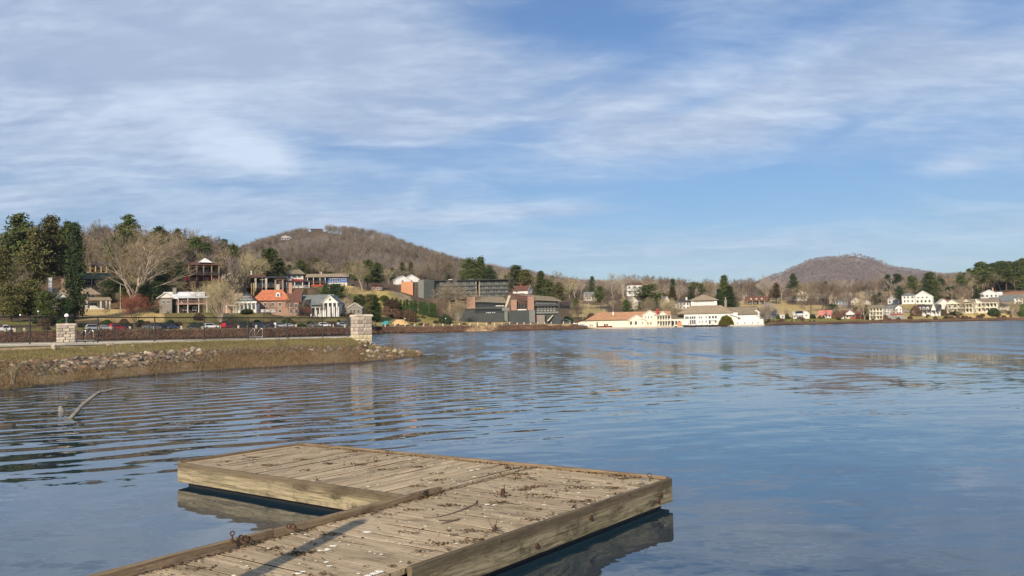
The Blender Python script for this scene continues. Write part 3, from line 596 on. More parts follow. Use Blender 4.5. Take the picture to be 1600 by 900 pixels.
# fences
def fence(label, pts, hgt, posts, mat_rail, wire_u, group=None):
    """pts: function s in [0,1] -> point on the terrace; posts: list of s"""
    root = empty('chain_link_fence', pts(0.0)); o0 = pts(0.0); tag(root, label, 'fence'); L = [pts(s) - o0 for s in posts]
    pm = MB(); pm.tube([(0, 0, -.02), (0, 0, hgt + .05)], [.046, .046], 6); pm.tube([(0, 0, hgt + .05), (0, 0, hgt + .09)], [.045, .02], 6); pme = pm.mesh('fence_post', 'black_metal')
    for p in L: mk('post', pme, root, p)
    S = [s / 60 for s in range(61)]; path = [pts(s) - o0 + Vector((0, 0, hgt)) for s in S]
    tr_ = MB(); tr_.tube(path, [.036] * 61, 5); mk('top_rail', tr_.mesh('top_rail', mat_rail), root)
    br = MB(); br.tube([p - Vector((0, 0, hgt - .06)) for p in path], [.012] * 61, 4); mk('bottom_rail', br.mesh('bottom_rail', 'black_metal'), root)
    tot = sum((path[i + 1] - path[i]).length for i in range(60)); n = int(tot / wire_u); V_ = []; Fc_ = []; hw = hgt - .08
    P_ = np.array([list(p) for p in path]); cum = np.concatenate([[0], np.cumsum(np.linalg.norm(np.diff(P_, axis=0), axis=1))])
    def pos_(d_): return np.stack([np.interp(d_, cum, P_[:, k]) for k in range(3)], 1)
    seg = 5
    for sgn in (1, -1):
        st = np.arange(n) * wire_u
        for i in range(seg):
            d0 = st + sgn * hw * i / seg; d1 = st + sgn * hw * (i + 1) / seg; ok = (d0 >= 0) & (d1 >= 0) & (d0 <= tot) & (d1 <= tot); d0 = d0[ok]; d1 = d1[ok]
            a = pos_(d0); b2 = pos_(d1); a[:, 2] += -hgt + .06 + hw * i / seg; b2[:, 2] += -hgt + .06 + hw * (i + 1) / seg; t_ = .0027
            base = len(V_) if isinstance(V_, list) and not V_ else sum(len(x) for x in V_)
            k = len(a); V_ += [a + [0, 0, t_], a - [0, 0, t_], b2 - [0, 0, t_], b2 + [0, 0, t_]]
            idx = np.arange(k); Fc_.append(np.stack([base + idx, base + k + idx, base + 2 * k + idx, base + 3 * k + idx], 1))
    tag(mk('wire_mesh', npmesh('wire_mesh', np.concatenate(V_), np.concatenate(Fc_), ['black_metal']), root), kind='stuff')
    return root
def front(s): u = -500 + s * (544 + 500); return TP(u, .17, .05)
sf = lambda u: (u + 500) / 1044
fence('black chain link fence along the near edge of the pool terrace', front, 1.5, [sf(u) for u in (-420, -300, -180, -74, 46, 152, 241, 318, 386.6, 448, 503, 543)], 'black_metal', .075)
def backl(s): u = 122 + s * (546 - 122); D = 66 + s * 16; return Vector(((u - 800) / F * D, D, ter_z(u)))
fence('thinner black chain link fence on the far side of the pool terrace', backl, 1.42, [0.02, .13, .26, .41, .52, .625, .73, .86, .99], 'black_metal', .09)
def backl2(s): u = -420 + s * (88 + 420); D = float(ip(PT, u)) + 19.5 + s * .5; return Vector(((u - 800) / F * D, D, ter_z(u)))
fence('black fence stretch to the left of the smaller stone pillar', backl2, 1.3, [0, .12, .25, .37, .5, .62, .74, .86, .97], 'black_metal', .09)
# pool ladders
def ladder(px, py, D, label):
    b0 = at(px, py, D); root = empty('pool_ladder', (b0.x, b0.y, ter_z(px)), 0); tag(root, label, 'pool ladder', 'steel pool ladders')
    s = D / F
    for off in (0, 12):
        m_ = MB(); x0 = (off - 10) * s
        m_.tube([(x0, -.3 * 0, 0), (x0 + .02, 0, .28), (x0 + .40, 0, .78), (x0 + .50, 0, .84), (x0 + .58, 0, .80), (x0 + .60, 0, .7), (x0 + .60, 0, -.1)], [.024] * 7, 6); mk('handrail', m_.mesh('handrail', 'steel', True), root)
    m_ = MB(); m_.tube([(-.40, 0, .15), (.75, 0, .15)], [.02, .02], 6); mk('rung', m_.mesh('rung', 'steel'), root)
    return root
ladder(130, 535, 56, 'steel pool ladder just right of the smaller stone pillar'); ladder(397, 528.5, 70, 'steel pool ladder behind the fence left of the large stone pillar')
# ------------------------------------------------------------------ riprap stones set in the bank
def rockmesh(seed, mat):
    r = random.Random(seed); import bmesh
    bm = bmesh.new(); bmesh.ops.create_icosphere(bm, subdivisions=1, radius=.5)
    pl = [(Vector((r.gauss(0, 1), r.gauss(0, 1), r.gauss(0, .8))).normalized(), r.uniform(.26, .42)) for _ in range(7)]
    for v in bm.verts:
        for n_, d in pl:
            e = v.co.dot(n_) - d
            if e > 0: v.co -= n_ * e
        v.co *= r.uniform(.93, 1.07)
    me = bpy.data.meshes.new('rock'); bm.to_mesh(me); bm.free(); me.materials.append(MATS[mat]); return me
RK = [rockmesh(i, m_) for i, m_ in enumerate(['rock_grey', 'rock_grey', 'rock_pale', 'rock_orange', 'rock_dark', 'rock_pale', 'rock_grey', 'rock_orange', 'rock_grey', 'rock_pale'])]
rr = random.Random(31); cnt = 0
def put_rock(u, t_, sz, me=None, sink=.12):
    p = pen_pt(u, t_); o = mk('stone', me or rr.choice(RK), bank, (p.x, p.y, p.z + sz * sink)); o.scale = (sz * rr.uniform(.9, 1.5), sz * rr.uniform(.7, 1.1), sz * rr.uniform(.6, .95))
    o.rotation_euler = (rr.uniform(-.4, .4), rr.uniform(-.4, .4), rr.uniform(0, 6.28))
for _ in range(252):
    z_ = rr.random()
    if z_ < .50: u = rr.uniform(95, 235); t_ = rr.uniform(.16, .50)
    elif z_ < .70: u = rr.uniform(235, 320); t_ = rr.uniform(.30, .52)
    elif z_ < .80: u = rr.uniform(-40, 95); t_ = rr.uniform(.28, .5)
    else: u = rr.uniform(320, 560); t_ = rr.uniform(.28, .42)
    put_rock(u, t_, rr.uniform(.20, .46) * (1 if u < 330 else .8), sink=.03)
for _ in range(45): u = rr.uniform(560, 655); put_rock(u, rr.uniform(.1, 1.0), rr.uniform(.22, .5))
for (u, t_, s_) in ((84, .93, .5), (85, .9, .3), (170, .96, .35), (176, .95, .3), (207, .86, .25), (128, .9, .22), (22, .97, .2), (570, .93, .5), (578, .95, .45), (585, .85, .55), (560, .9, .3)):
    put_rock(u, t_, s_, RK[2], .2)
# small riprap between the big ones, and grass, scrub: too many to count
def blades(name, label, cat, n, usamp, tsamp, hgt, wid, mats, lean=.35, seed=1, zoff=0.0, maskf=None):
    g = np.random.default_rng(seed); u = usamp(g, n); t_ = tsamp(g, n)
    if maskf is not None:
        k = maskf(u, t_, g); u = u[k]; t_ = t_[k]
    n = len(u); w0 = ip(PW, u); D = w0 + t_ * np.maximum(ip(PT, u) - w0, .3); x = (u - 800) / F * D; z = pen_z(u, D) + zoff
    th = g.uniform(0, 2 * np.pi, n); hh = hgt[0] + (hgt[1] - hgt[0]) * g.random(n) ** 1.6; ww = wid * g.uniform(.6, 1.4, n); la = g.uniform(0, 2 * np.pi, n); ll = g.normal(0, lean, n)
    P0 = np.stack([x, D, z - .02], 1); dx = np.stack([np.cos(th) * ww, np.sin(th) * ww * .6, np.zeros(n)], 1)
    tip = P0 + np.stack([np.cos(la) * ll * hh, np.sin(la) * ll * hh, hh], 1)
    V_ = np.concatenate([P0 - dx, P0 + dx, tip]); i = np.arange(n); Fc_ = np.stack([i, i + n, i + 2 * n], 1)
    mi = g.integers(0, len(mats), n)
    return tag(mk(name, npmesh(name, V_, Fc_, mats, mi=mi)), label, cat, kind='stuff')
uni = lambda a, b_: (lambda g, n: g.uniform(a, b_, n))
def usel(g, n): r_ = g.random(n) ; return np.where(r_ < .12, g.uniform(-900, -20, n), g.uniform(-20, 655, n))
cl = lambda u, t_, g, s=.06, th=.0: vnoise(u * .35, t_ * 9, 1.0, 3) + g.normal(0, .25, len(u)) > th
def rubble():
    g = np.random.default_rng(44); n = 2600; u = np.where(g.random(n) < .4, g.uniform(90, 330, n), np.where(g.random(n) < .25, g.uniform(-30, 100, n), g.uniform(300, 655, n))); t_ = np.where(u < 330, g.uniform(.14, .54, n), g.normal(.40, .07, n)); t_ = np.where(u > 565, g.uniform(.03, 1.0, n), t_)
    w0 = ip(PW, u); D = w0 + t_ * np.maximum(ip(PT, u) - w0, .3); x = (u - 800) / F * D; z = pen_z(u, D); VV = []; FF = []; MI = []; base = 0; src = []
    for me in RK: v = np.empty(len(me.vertices) * 3); me.vertices.foreach_get('co', v); f = np.empty(len(me.polygons) * 3, int); me.polygons.foreach_get('vertices', f); src.append((v.reshape(-1, 3), f.reshape(-1, 3)))
    names = ['rock_grey', 'rock_pale', 'rock_orange', 'rock_dark']
    for i in range(n):
        v, f = src[i % 10]; s_ = g.uniform(.10, .30); th = g.uniform(0, 6.28); c, k = math.cos(th), math.sin(th); q = v * [s_ * 1.3, s_, s_ * .8]; VV.append(np.stack([q[:, 0] * c - q[:, 1] * k + x[i], q[:, 0] * k + q[:, 1] * c + D[i], q[:, 2] + z[i] - s_ * .02], 1)); FF.append(f + base); base += len(v); MI.append(np.full(len(f), g.choice([0, 0, 0, 1, 3, 3, 2], 1)[0]))
    tag(mk('rubble', npmesh('rubble', np.concatenate(VV), np.concatenate(FF), names, mi=np.concatenate(MI)), bank), kind='stuff')
rubble()
blades('grass', 'short green and straw coloured winter grass on the bank below the pool terrace', 'grass', 85000, usel, uni(.48, 1.02), (.04, .17), .012, ['green_grass', 'dry_grass', 'scrub_brown', 'green_grass'], .6, 3)
blades('dry_grass', 'dry tan grass tufts along the foot of the bank', 'grass', 60000, usel, uni(.0, .58), (.04, .24), .010, ['dry_grass', 'scrub_brown', 'scrub_brown', 'green_grass'], .9, 4, maskf=lambda u, t_, g: (vnoise(u, t_ * 14, .13, 3) + g.normal(0, .35, len(u)) > -.25) & ~((u > 97) & (u < 325) & (t_ > .24) & (t_ < .5) & (g.random(len(u)) < .55)))
def scrubmask(u, t_, g): return (vnoise(u, t_ * 3, .045, 5) + g.normal(0, .3, len(u)) > np.where((u > 300) & (u < 490), -.5, .35)) & ~((u > 97) & (u < 300) & (t_ > .18))
blades('scrub', 'brown leafless scrub and brambles at the waterline of the bank', 'shrub', 48000, usel, uni(.02, .40), (.07, .30), .0075, ['scrub_brown', 'fallen_leaf', 'fallen_leaf', 'dry_grass'], .95, 5, maskf=scrubmask)
# thin bare sapling at the point
def sapling(px, py, D, h_, label, seed, mat='twig_brown'):
    b0 = at(px, py, D); root = MB(); r = random.Random(seed)
    for k in range(9):
        a = r.uniform(-.5, .5); l = h_ * r.uniform(.5, 1); p1 = Vector((a * l * .5, r.uniform(-.2, .2) * l, l * .6)); p2 = p1 + Vector((a * l * .35, 0, l * .4)); root.tube([(0, 0, -.1), p1, p2], [.02, .012, .004], 4)
        for j in range(6):
            s_ = r.uniform(.4, 1); q0 = p1.lerp(p2, s_); root.tube([q0, q0 + Vector((r.uniform(-.25, .25), r.uniform(-.1, .1), r.uniform(.1, .3)))], [.006, .002], 3)
    tag(mk('sapling', root.mesh('sapling', mat), None, b0), label, 'sapling')
sapling(613, 549, 62, 1.5, 'thin bare reddish sapling on the rocky point right of the large stone pillar', 3)
sapling(440, 556, 52, 1.2, 'clump of bare upright stems on the bank below the terrace fence', 4, 'bark_dark')
sapling(20, 598, 30.5, .6, 'small bare stems at the left end of the bank', 6, 'twig_brown')
# ------------------------------------------------------------------ buildings
WINM = {}
def winmesh(fr, pane='glass_dark', bars=1):
    k = (fr, pane, bars)
    if k not in WINM:
        m_ = MB(); t_ = .10
        m_.box(-.5, .5, -.10, .02, .5 - .0, .5 + t_, 0); m_.box(-.5, .5, -.14, .02, -.5 - t_, -.5, 0); m_.box(-.5 - t_, -.5, -.10, .02, -.5 - t_, .5 + t_, 0); m_.box(.5, .5 + t_, -.10, .02, -.5 - t_, .5 + t_, 0)
        if bars: m_.box(-.03, .03, -.07, 0, -.5, .5, 0)
        m_.quad((-.5, -.03, -.5), (.5, -.03, -.5), (.5, -.03, .5), (-.5, -.03, .5), 1)
        WINM[k] = m_.mesh('window', [fr, pane])
    return WINM[k]
class B:
    def __init__(s, key, name, label, cat='house', yaw=0.0, group=None):
        px, py, D, w_ = SITE[key]; p = at(px, py, D); s.s = D / F; s.o = empty(name, p, -math.atan2(p.x, p.y) + math.radians(yaw)); tag(s.o, label, cat, group); s.hw = w_ / 2
    def _mk(s, name, m_, mats, loc=None): return mk(name, m_.mesh(name, mats), s.o, loc)
    def box(s, x0, x1, y0, y1, z0, z1, mat, name='wall', down=3.0):
        k = s.s; m_ = MB(); zb = z0 * k - (down if z0 == 0 else 0); m_.box(x0 * k, x1 * k, y0 * k, y1 * k, zb, z1 * k); return s._mk(name, m_, mat)
    def gable(s, x0, x1, y0, y1, z0, h, roof, wall=None, axis='x', ov=1.2, th=.5, trim=None):
        k = s.s; m_ = MB()
        def P_(a, b_, z): return (a * k, b_ * k, z * k) if axis == 'x' else (b_ * k, a * k, z * k)
        a0, a1, b0, b1 = (x0, x1, y0, y1) if axis == 'x' else (y0, y1, x0, x1); bc = (b0 + b1) / 2; sl = h / ((b1 - b0) / 2); d = ov * sl
        for sg, be in ((-1, b0 - ov), (1, b1 + ov)):
            lo = [P_(a0 - ov, be, z0 - d), P_(a1 + ov, be, z0 - d), P_(a1 + ov, bc, z0 + h), P_(a0 - ov, bc, z0 + h)]
            hi = [(x, y, z + th * k) for x, y, z in lo]
            if (sg == -1) == (axis == 'x'): m_.hull8(lo, hi)
            else: m_.hull8(lo[::-1], hi[::-1])
        s._mk('roof', m_, roof)
        if wall:
            g = MB(); e = .02
            for a in (a0, a1):
                aa = a + (e if a == a0 else -e)
            A = [P_(a0 + e, b0 + e, z0), P_(a0 + e, b1 - e, z0), P_(a0 + e, bc, z0 + h - .05)]; C = [P_(a1 - e, b0 + e, z0), P_(a1 - e, b1 - e, z0), P_(a1 - e, bc, z0 + h - .05)]
            g.tri(*A); g.tri(C[0], C[2], C[1]); g.quad(A[0], C[0], C[1], A[1]); g.quad(A[0], A[2], C[2], C[0]); g.quad(A[1], C[1], C[2], A[2]); s._mk('gable_wall', g, wall)
        if trim:
            g = MB()
            for a in (a0 - ov - .12, a1 + ov + .02):
                for sg, be in ((-1, b0 - ov), (1, b1 + ov)):
                    q = [P_(a, be, z0 - d - .35), P_(a, bc, z0 + h - .35), P_(a, bc, z0 + h + th + .1), P_(a, be, z0 - d + th + .1)]; w_ = [P_(a + .1, be, z0 - d - .35), P_(a + .1, bc, z0 + h - .35), P_(a + .1, bc, z0 + h + th + .1), P_(a + .1, be, z0 - d + th + .1)]
                    g = MB(); g.hull8(q, w_); s._mk('bargeboard', g, trim)
    def hip(s, x0, x1, y0, y1, z0, h, roof, ins=None, ov=1.2):
        k = s.s; x0 -= ov; x1 += ov; y0 -= ov; y1 += ov; dx, dy = x1 - x0, y1 - y0; ins = min(dx, dy) / 2 if ins is None else ins; m_ = MB()
        b_ = [(x0, y0), (x1, y0), (x1, y1), (x0, y1)]
        if dx >= dy: t_ = [(x0 + ins, (y0 + y1) / 2 - .02), (x1 - ins, (y0 + y1) / 2 - .02), (x1 - ins, (y0 + y1) / 2 + .02), (x0 + ins, (y0 + y1) / 2 + .02)]
        else: t_ = [((x0 + x1) / 2 - .02, y0 + ins), ((x0 + x1) / 2 + .02, y0 + ins), ((x0 + x1) / 2 + .02, y1 - ins), ((x0 + x1) / 2 - .02, y1 - ins)]
        m_.hull8([(a * k, c * k, z0 * k) for a, c in b_], [(a * k, c * k, (z0 + h) * k) for a, c in t_]); m_.box(x0 * k, x1 * k, y0 * k, y1 * k, (z0 - .35) * k, z0 * k - .004); s._mk('roof', m_, roof)
    def shed(s, x0, x1, y0, y1, zf, zb, roof, th=.45, name='roof'):
        k = s.s; m_ = MB(); lo = [(x0, y0, zf), (x1, y0, zf), (x1, y1, zb), (x0, y1, zb)]; m_.hull8([(a * k, b_ * k, c * k) for a, b_, c in lo], [(a * k, b_ * k, (c + th) * k) for a, b_, c in lo]); s._mk(name, m_, roof)
    def slx(s, x0, x1, y0, y1, zl, zr, roof, th=.45, name='roof'):
        k = s.s; m_ = MB(); lo = [(x0, y0, zl), (x1, y0, zr), (x1, y1, zr), (x0, y1, zl)]; m_.hull8([(a * k, b_ * k, c * k) for a, b_, c in lo], [(a * k, b_ * k, (c + th) * k) for a, b_, c in lo]); s._mk(name, m_, roof)
    def win(s, x, z, w_, h, y=0, face='f', fr='white_paint', bars=1, pane='glass_dark', name='window'):
        k = s.s; o = mk(name, winmesh(fr, pane, bars), s.o, (x * k, y * k, z * k)); o.scale = (w_ * k * .85, 1, h * k * .85)
        if face == 'l': o.rotation_euler = (0, 0, -math.pi / 2)
        if face == 'r': o.rotation_euler = (0, 0, math.pi / 2)
        return o
    def wins(s, xs, zs, w_, h, y=0, **kw):
        for z in zs:
            for x in xs: s.win(x, z, w_, h, y, **kw)
    def cols(s, xs, y, z0, z1, w_, mat='white_paint', name='column'):
        m_ = MB(); k = s.s; dn = 2.0 if z0 == 0 else 0; m_.box(-w_ * k / 2, w_ * k / 2, -w_ * k / 2, w_ * k / 2, z0 * k - dn, z1 * k - .003); me = m_.mesh(name, mat)
        for x in xs: mk(name, me, s.o, (x * k, y * k, 0))
    def rail(s, x0, x1, y, z, h, mat='white_paint'):
        k = s.s; m_ = MB(); m_.box(x0 * k, x1 * k, y * k - .04, y * k + .04, (z + h) * k - .08, (z + h) * k); m_.box(x0 * k, x1 * k, y * k - .03, y * k + .03, z * k + .08, z * k + .15)
        n = max(3, int((x1 - x0) * k / .35))
        for i in range(n + 1): x = (x0 + (x1 - x0) * i / n) * k; m_.box(x - .03, x + .03, y * k - .02, y * k + .02, z * k + .1, (z + h) * k - .05)
        s._mk('railing', m_, mat)
    def chim(s, x, y, z0, z1, w_, mat='tan_brick'): 
        k = s.s; m_ = MB(); h = w_ * k / 2; m_.box(x * k - h, x * k + h, y * k - h, y * k + h, z0 * k, z1 * k); m_.box(x * k - h - .1, x * k + h + .1, y * k - h - .1, y * k + h + .1, z1 * k + .002, z1 * k + .25); s._mk('chimney', m_, mat)
    def door(s, x, z, w_, h, y=0, mat='dark_brown'):
        k = s.s; m_ = MB(); m_.box((x - w_ / 2) * k, (x + w_ / 2) * k, y * k - .08, y * k + .03, z * k, (z + h) * k); s._mk('door', m_, mat)
    def tri(s, x0, x1, y, z0, h, mat, name='pediment', th=.3):
        k = s.s; m_ = MB(); q = [(x0, z0), (x1, z0), ((x0 + x1) / 2, z0 + h)]; m_.hull8([(a * k, y * k, c * k) for a, c in q], [(a * k, y * k + th, c * k) for a, c in q][0:3]); s._mk(name, m_, mat)
    def dormer(s, x, y, z, w_, h, d, roof, wall='white_paint'):
        s.box(x - w_ / 2, x + w_ / 2, y, y + d, z, z + h, wall, 'dormer_wall', 0); s.gable(x - w_ / 2, x + w_ / 2, y, y + d, z + h, w_ * .35, roof, wall, 'y', .4, .3); s.win(x, z + h * .5, w_ * .5, h * .7, y)
# left shore ------------------------------------------------
b = B('bungalow', 'bungalow', 'tan roofed bungalow with a white columned porch behind the tall spruce at the left', yaw=12)
b.box(-16, 34, 6, 34, 0, 15, 'warm_white'); b.shed(-14, 42, -7, 8, 14.5, 20, 'tan_roof'); b.shed(-14, 36, 26, 38, 20, 14, 'tan_roof'); b.box(-8, 22, 8, 26, 15, 24.5, 'white_paint', 'upper_wall'); b.hip(-12, 26, 4, 30, 24.5, 11, 'tan_roof', 12, 2)
b.wins([1, 6.5, 12, 17.5], [21.5], 3.4, 4.6, 8); b.cols([-10, 4, 6, 26, 34, 39], -5, 0, 14.4, 1.8, 'warm_white'); b.win(-3, 8, 6, 7, 6); b.win(18, 7, 12, 9, 6, bars=1); b.door(8, 1, 4, 9, 6)
b.box(-44, -16, 2, 24, 0, 12, 'warm_white'); b.gable(-44, -14, 2, 24, 12, 14, 'brown_roof', 'white_paint', 'y', 2, .6, 'white_paint'); b.gable(-34, 0, 12, 34, 20, 14, 'tan_roof', 'white_paint', 'x', 1.5)
b.win(-30, 7, 6, 6, 2); b.chim(-42, 14, 10, 49, 4.6, 'white_paint'); b.chim(-22, 22, 24, 48, 5, 'tan_brick'); b.shed(-62, -38, 0, 20, 22, 30, 'tan_roof')
m_ = MB(); k = b.s
for i in range(7): m_.box((10 + i * 1.6) * k, (17 + i * 1.6) * k, (-12 + i * .2) * k, -7 * k, -1, (6 - i) * k)
b._mk('steps', m_, 'warm_white'); b.rail(-10, 8, -5.5, 1, 4); 
b = B('greenroof', 'hillside_house', 'long low house with a grey green roof above the bungalow, half hidden by trees', yaw=-5)
b.box(-22, 20, 4, 24, 0, 10, 'dark_brown'); b.gable(-24, 20, -2, 26, 10, 9, 'green_roof', 'dark_brown', 'x', 2.5, .6, 'warm_white'); b.cols([-18, -4, 8, 17], -2, 0, 9, 1, 'warm_white'); b.wins([-10, 2, 12], [6], 5, 4, 4)
b.box(-8, 18, 40, 60, 24, 34, 'dark_brown', 'upper_wall'); b.gable(-8, 18, 38, 62, 34, 5, 'dark_roof', 'dark_brown', 'x', 2); b.cols([-10, -2, 6, 14], 36, 12, 32, 1.2, 'yellow_wood', 'post'); b.box(-14, 20, 34, 40, 21, 22.5, 'yellow_wood', 'deck')
b = B('deckhouse', 'deck_house', 'pale roofed house with a raised pink railed deck left of the big bare tree', yaw=-8)
b.box(-24, 26, 6, 28, 0, 13, 'dark_brown'); b.box(-24, 26, 6, 28, 13.01, 24, 'mid_grey_wall', 'upper_wall', 0); b.gable(-28, 28, 2, 30, 24, 9, 'pale_roof', 'warm_white', 'x', 3, .7, 'white_paint'); b.gable(-36, -14, -4, 18, 24, 8, 'pale_roof', 'warm_white', 'y', 2, .6, 'white_paint'); b.box(-34, -16, -2, 10, 0, 23, 'stone_grey')  # walls coloured dark brown and grey, their shade painted in
b.chim(-14, 12, 28, 39, 5, 'stone_grey'); b.box(-8, 38, -8, 6, 13, 14.5, 'pink_wall', 'deck'); b.rail(-8, 38, -8, 14.5, 5, 'pink_wall'); b.cols([-6, 8, 24, 36], -7, 0, 24, 1.1, 'warm_white', 'post'); b.shed(-8, 40, -9, 6, 23, 26.5, 'pale_roof'); b.wins([0, 10, 20], [19], 6, 6, 6); b.wins([-28, -21], [17], 4, 5, -2); b.wins([2, 16], [7], 6, 6, 6, pane='glass_dark')
b = B('pavilion', 'stilt_house', 'dark stilted lookout house with a small pale peaked roof high on the left hillside', yaw=10)
b.box(-26, 26, 6, 24, 0, 7, 'red_wall'); b.box(-18, 16, 8, 24, 7, 22, 'dark_brown', 'upper_wall'); b.box(-26, 22, -2, 8, 9, 10.3, 'brown_wall', 'deck'); b.rail(-26, 22, -2, 10.3, 3, 'grey_metal'); b.cols([-24, -12, -2, 10, 21], -1, 0, 25, 1.3, 'tan_brick', 'post')
b.hip(-26, 22, -2, 26, 25, 5, 'rust_roof', 10, 1); b.hip(-7, 11, 2, 18, 29.5, 7, 'white_roof', None, 1); b.wins([-12, -3, 6], [16], 6, 8, 8, fr='dark_brown'); b.shed(-28, 0, -14, 0, 8, 10, 'rust_roof'); b.wins([-10, 4, 16], [4], 4, 4, 6)
b = B('gambrel', 'cottage', 'white porched cottage with a dark teal gable, left of the red roofed brick house', yaw=-12)
b.box(-12, 20, 2, 26, 0, 17, 'white_paint'); b.gable(-12, 20, 0, 28, 17, 15, 'brown_roof', 'teal_wall', 'y', 1.6, .6); b.wins([-2, 4, 10], [23.5], 4.6, 5.5, 0.02, fr='white_paint'); b.wins([-8, -2, 4, 10, 16], [9], 4, 8, 2)
b.cols([-11, -5.2, 1, 7, 13, 19], -1.5, 0, 15, 1.1); b.box(-13, 21, -2.5, 2, 15, 18, 'white_paint', 'porch_beam'); b.box(-34, -12, 10, 30, 0, 18, 'tan_brick'); b.gable(-44, -2, 12, 38, 20, 11, 'tan_roof', 'tan_brick', 'x', 2, .6, 'white_paint'); b.box(-26, -12, -2, 10, 11, 12.2, 'white_paint', 'porch_roof'); b.cols([-25, -14], -1, 0, 11, 1.3)
b = B('redbrick', 'brick_house', 'brick house with a bright orange red tiled hip roof and a white dormer', yaw=-8)
b.box(-36, 18, 2, 30, 0, 25, 'salmon_wall'); b.hip(-36, 20, 0, 32, 25, 17, 'red_roof', 14, 1.5); b.box(18, 34, 0, 32, 0, 23, 'salmon_wall'); b.gable(16, 36, 0, 34, 23, 18, 'rust_roof', 'salmon_wall', 'x', 1.2, .6, 'white_paint')
b.dormer(2, 4, 30, 7, 6, 9, 'red_roof'); b.chim(0, 20, 38, 50, 5, 'stone_pale'); b.chim(20, 14, 30, 52, 5, 'tan_brick'); b.wins([-27, -17, -6, 5], [18.5], 4.2, 6, 2); b.wins([-27, -17, -6, 5], [8], 4.2, 6, 2); b.wins([22, 30], [16], 3.6, 6, 0); b.wins([22, 30], [7], 3.6, 6, 0); b.box(-38, 20, .6, 2.2, 23.6, 25, 'white_paint', 'eaves', 0)
b = B('columned', 'columned_house', 'white house with a tall four columned portico and round pediment window', yaw=-16)
b.box(-22, 32, 6, 32, 0, 23, 'white_paint'); b.gable(-30, 20, 2, 34, 20, 15, 'grey_roof', 'white_paint', 'x', 1.5); b.gable(8, 32, -4, 30, 22, 11, 'grey_roof', 'warm_white', 'y', 1.5, .6, 'white_paint'); b.cols([10, 17, 24, 30.6], -3, 0, 21, 2.2); b.box(8, 32, -4.5, -1.5, 21, 23, 'white_paint', 'porch_beam', 0)
b.wins([14, 27], [12], 3.4, 15, 6, fr='white_paint'); b.door(20.5, 2, 4, 12, 6); b.win(20, 26.5, 3.4, 3.6, -4.05, bars=1); b.box(-30, -14, 2, 26, 0, 18, 'tan_brick'); b.gable(-32, -12, 0, 28, 18, 8, 'grey_roof', 'tan_brick', 'y', 1.2, .5, 'white_paint')
b.box(-12, 8, -1, 0, 14.5, 16, 'white_paint', 'porch_beam', 0); b.cols([-11, -4, 3], 0, 0, 14.6, 1.5); b.shed(-13, 9, -2, 8, 15.5, 18, 'grey_roof'); b.wins([-7, 0], [8], 5, 9, 6)
m_ = MB(); 
b = B('stonebung', 'stone_bungalow', 'low grey stone bungalow between the columned house and the stone pillar', yaw=-10)
b.box(-20, 20, 2, 24, 0, 14, 'stone_grey'); b.gable(-20, 8, 2, 26, 14, 7, 'olive_roof', 'stone_grey', 'x', 1.3); b.gable(-2, 20, -2, 22, 14, 7.5, 'olive_roof', 'stone_grey', 'y', 1.3, .5, 'warm_white'); b.box(-2, 20, -1.8, 4, 0, 14, 'stone_grey'); b.wins([3, 8, 14.5], [8], 3, 7, -1.8, fr='stone_pale'); b.wins([-15, -8], [7], 4, 7, 2, fr='stone_pale')
# upper left
b = B('stilt', 'stilt_lodge', 'big dark brown two storey lodge on pale stone pillars above the red roofed house', 'lodge', yaw=-4)
b.box(-34, 36, 8, 30, 0, 27, 'dark_brown'); b.shed(-38, 38, -4, 20, 27.5, 31, 'dark_roof', .9); b.gable(-30, 4, 6, 32, 29, 5, 'rust_roof', 'brown_wall', 'x', 2); b.gable(18, 38, -2, 28, 24, 7, 'dark_roof', 'brown_wall', 'y', 1.2); b.box(20, 36, 0, 8, 0, 24, 'brown_wall')
b.cols([-27, -8, 8], -3, 0, 27, 3.0, 'stone_pale', 'stone_pillar'); b.cols([-14, -11], -3, 0, 20, 1.2, 'yellow_wood', 'post'); b.cols([22, 33], -3, 0, 24, 2.6, 'stone_grey', 'stone_pillar'); b.box(-36, 36, -3, 8, 12.4, 13.4, 'brown_wall', 'deck', 0); b.rail(-36, 36, -3, 13.4, 4, 'grey_metal')
b.wins([-20, -14, -2, 4, 14], [19], 4.6, 6, 8, fr='grey_paint'); b.wins([-20, -2, 12], [6], 5, 7, 8, fr='dark_brown'); b.chim(-16, 18, 30, 40, 2, 'white_paint')
b = B('cream_gable', 'gabled_house', 'small cream gabled house half hidden behind bare trees left of the dark lodge', yaw=25)
b.box(-11, 11, 0, 22, 0, 9, 'cream_paint'); b.gable(-11, 11, 0, 22, 9, 9, 'cream_paint', 'cream_paint', 'y', 1.4); b.win(0, 6, 5, 4, 0)
b = B('pinkhouse', 'hillside_cottage', 'small grey roofed cottage with a red band under its windows above a white balustrade', yaw=5)
b.box(-14, 12, 4, 20, 0, 22, 'warm_white'); b.box(-6, 11, 2.5, 4.2, 10, 14, 'red_wall', 'red_band', 0); b.hip(-18, 14, 0, 24, 22, 8, 'olive_roof', 8); b.wins([-10, -2, 6], [18.5], 5, 4.5, 4); b.shed(-16, 22, -6, 4, 9, 11, 'dark_roof'); b.rail(-16, 21, -6, 0, 4); b.wins([-10, 0, 12], [5], 6, 5, 4); b.cols([-14, -2, 10, 20], -5, 0, 9, 1.2)
b.box(12, 24, 4, 18, 0, 10, 'dark_brown')
b = B('ranch', 'ranch_house', 'long ranch house with a tan roof, bright blue right wall and brown deck', yaw=-6)
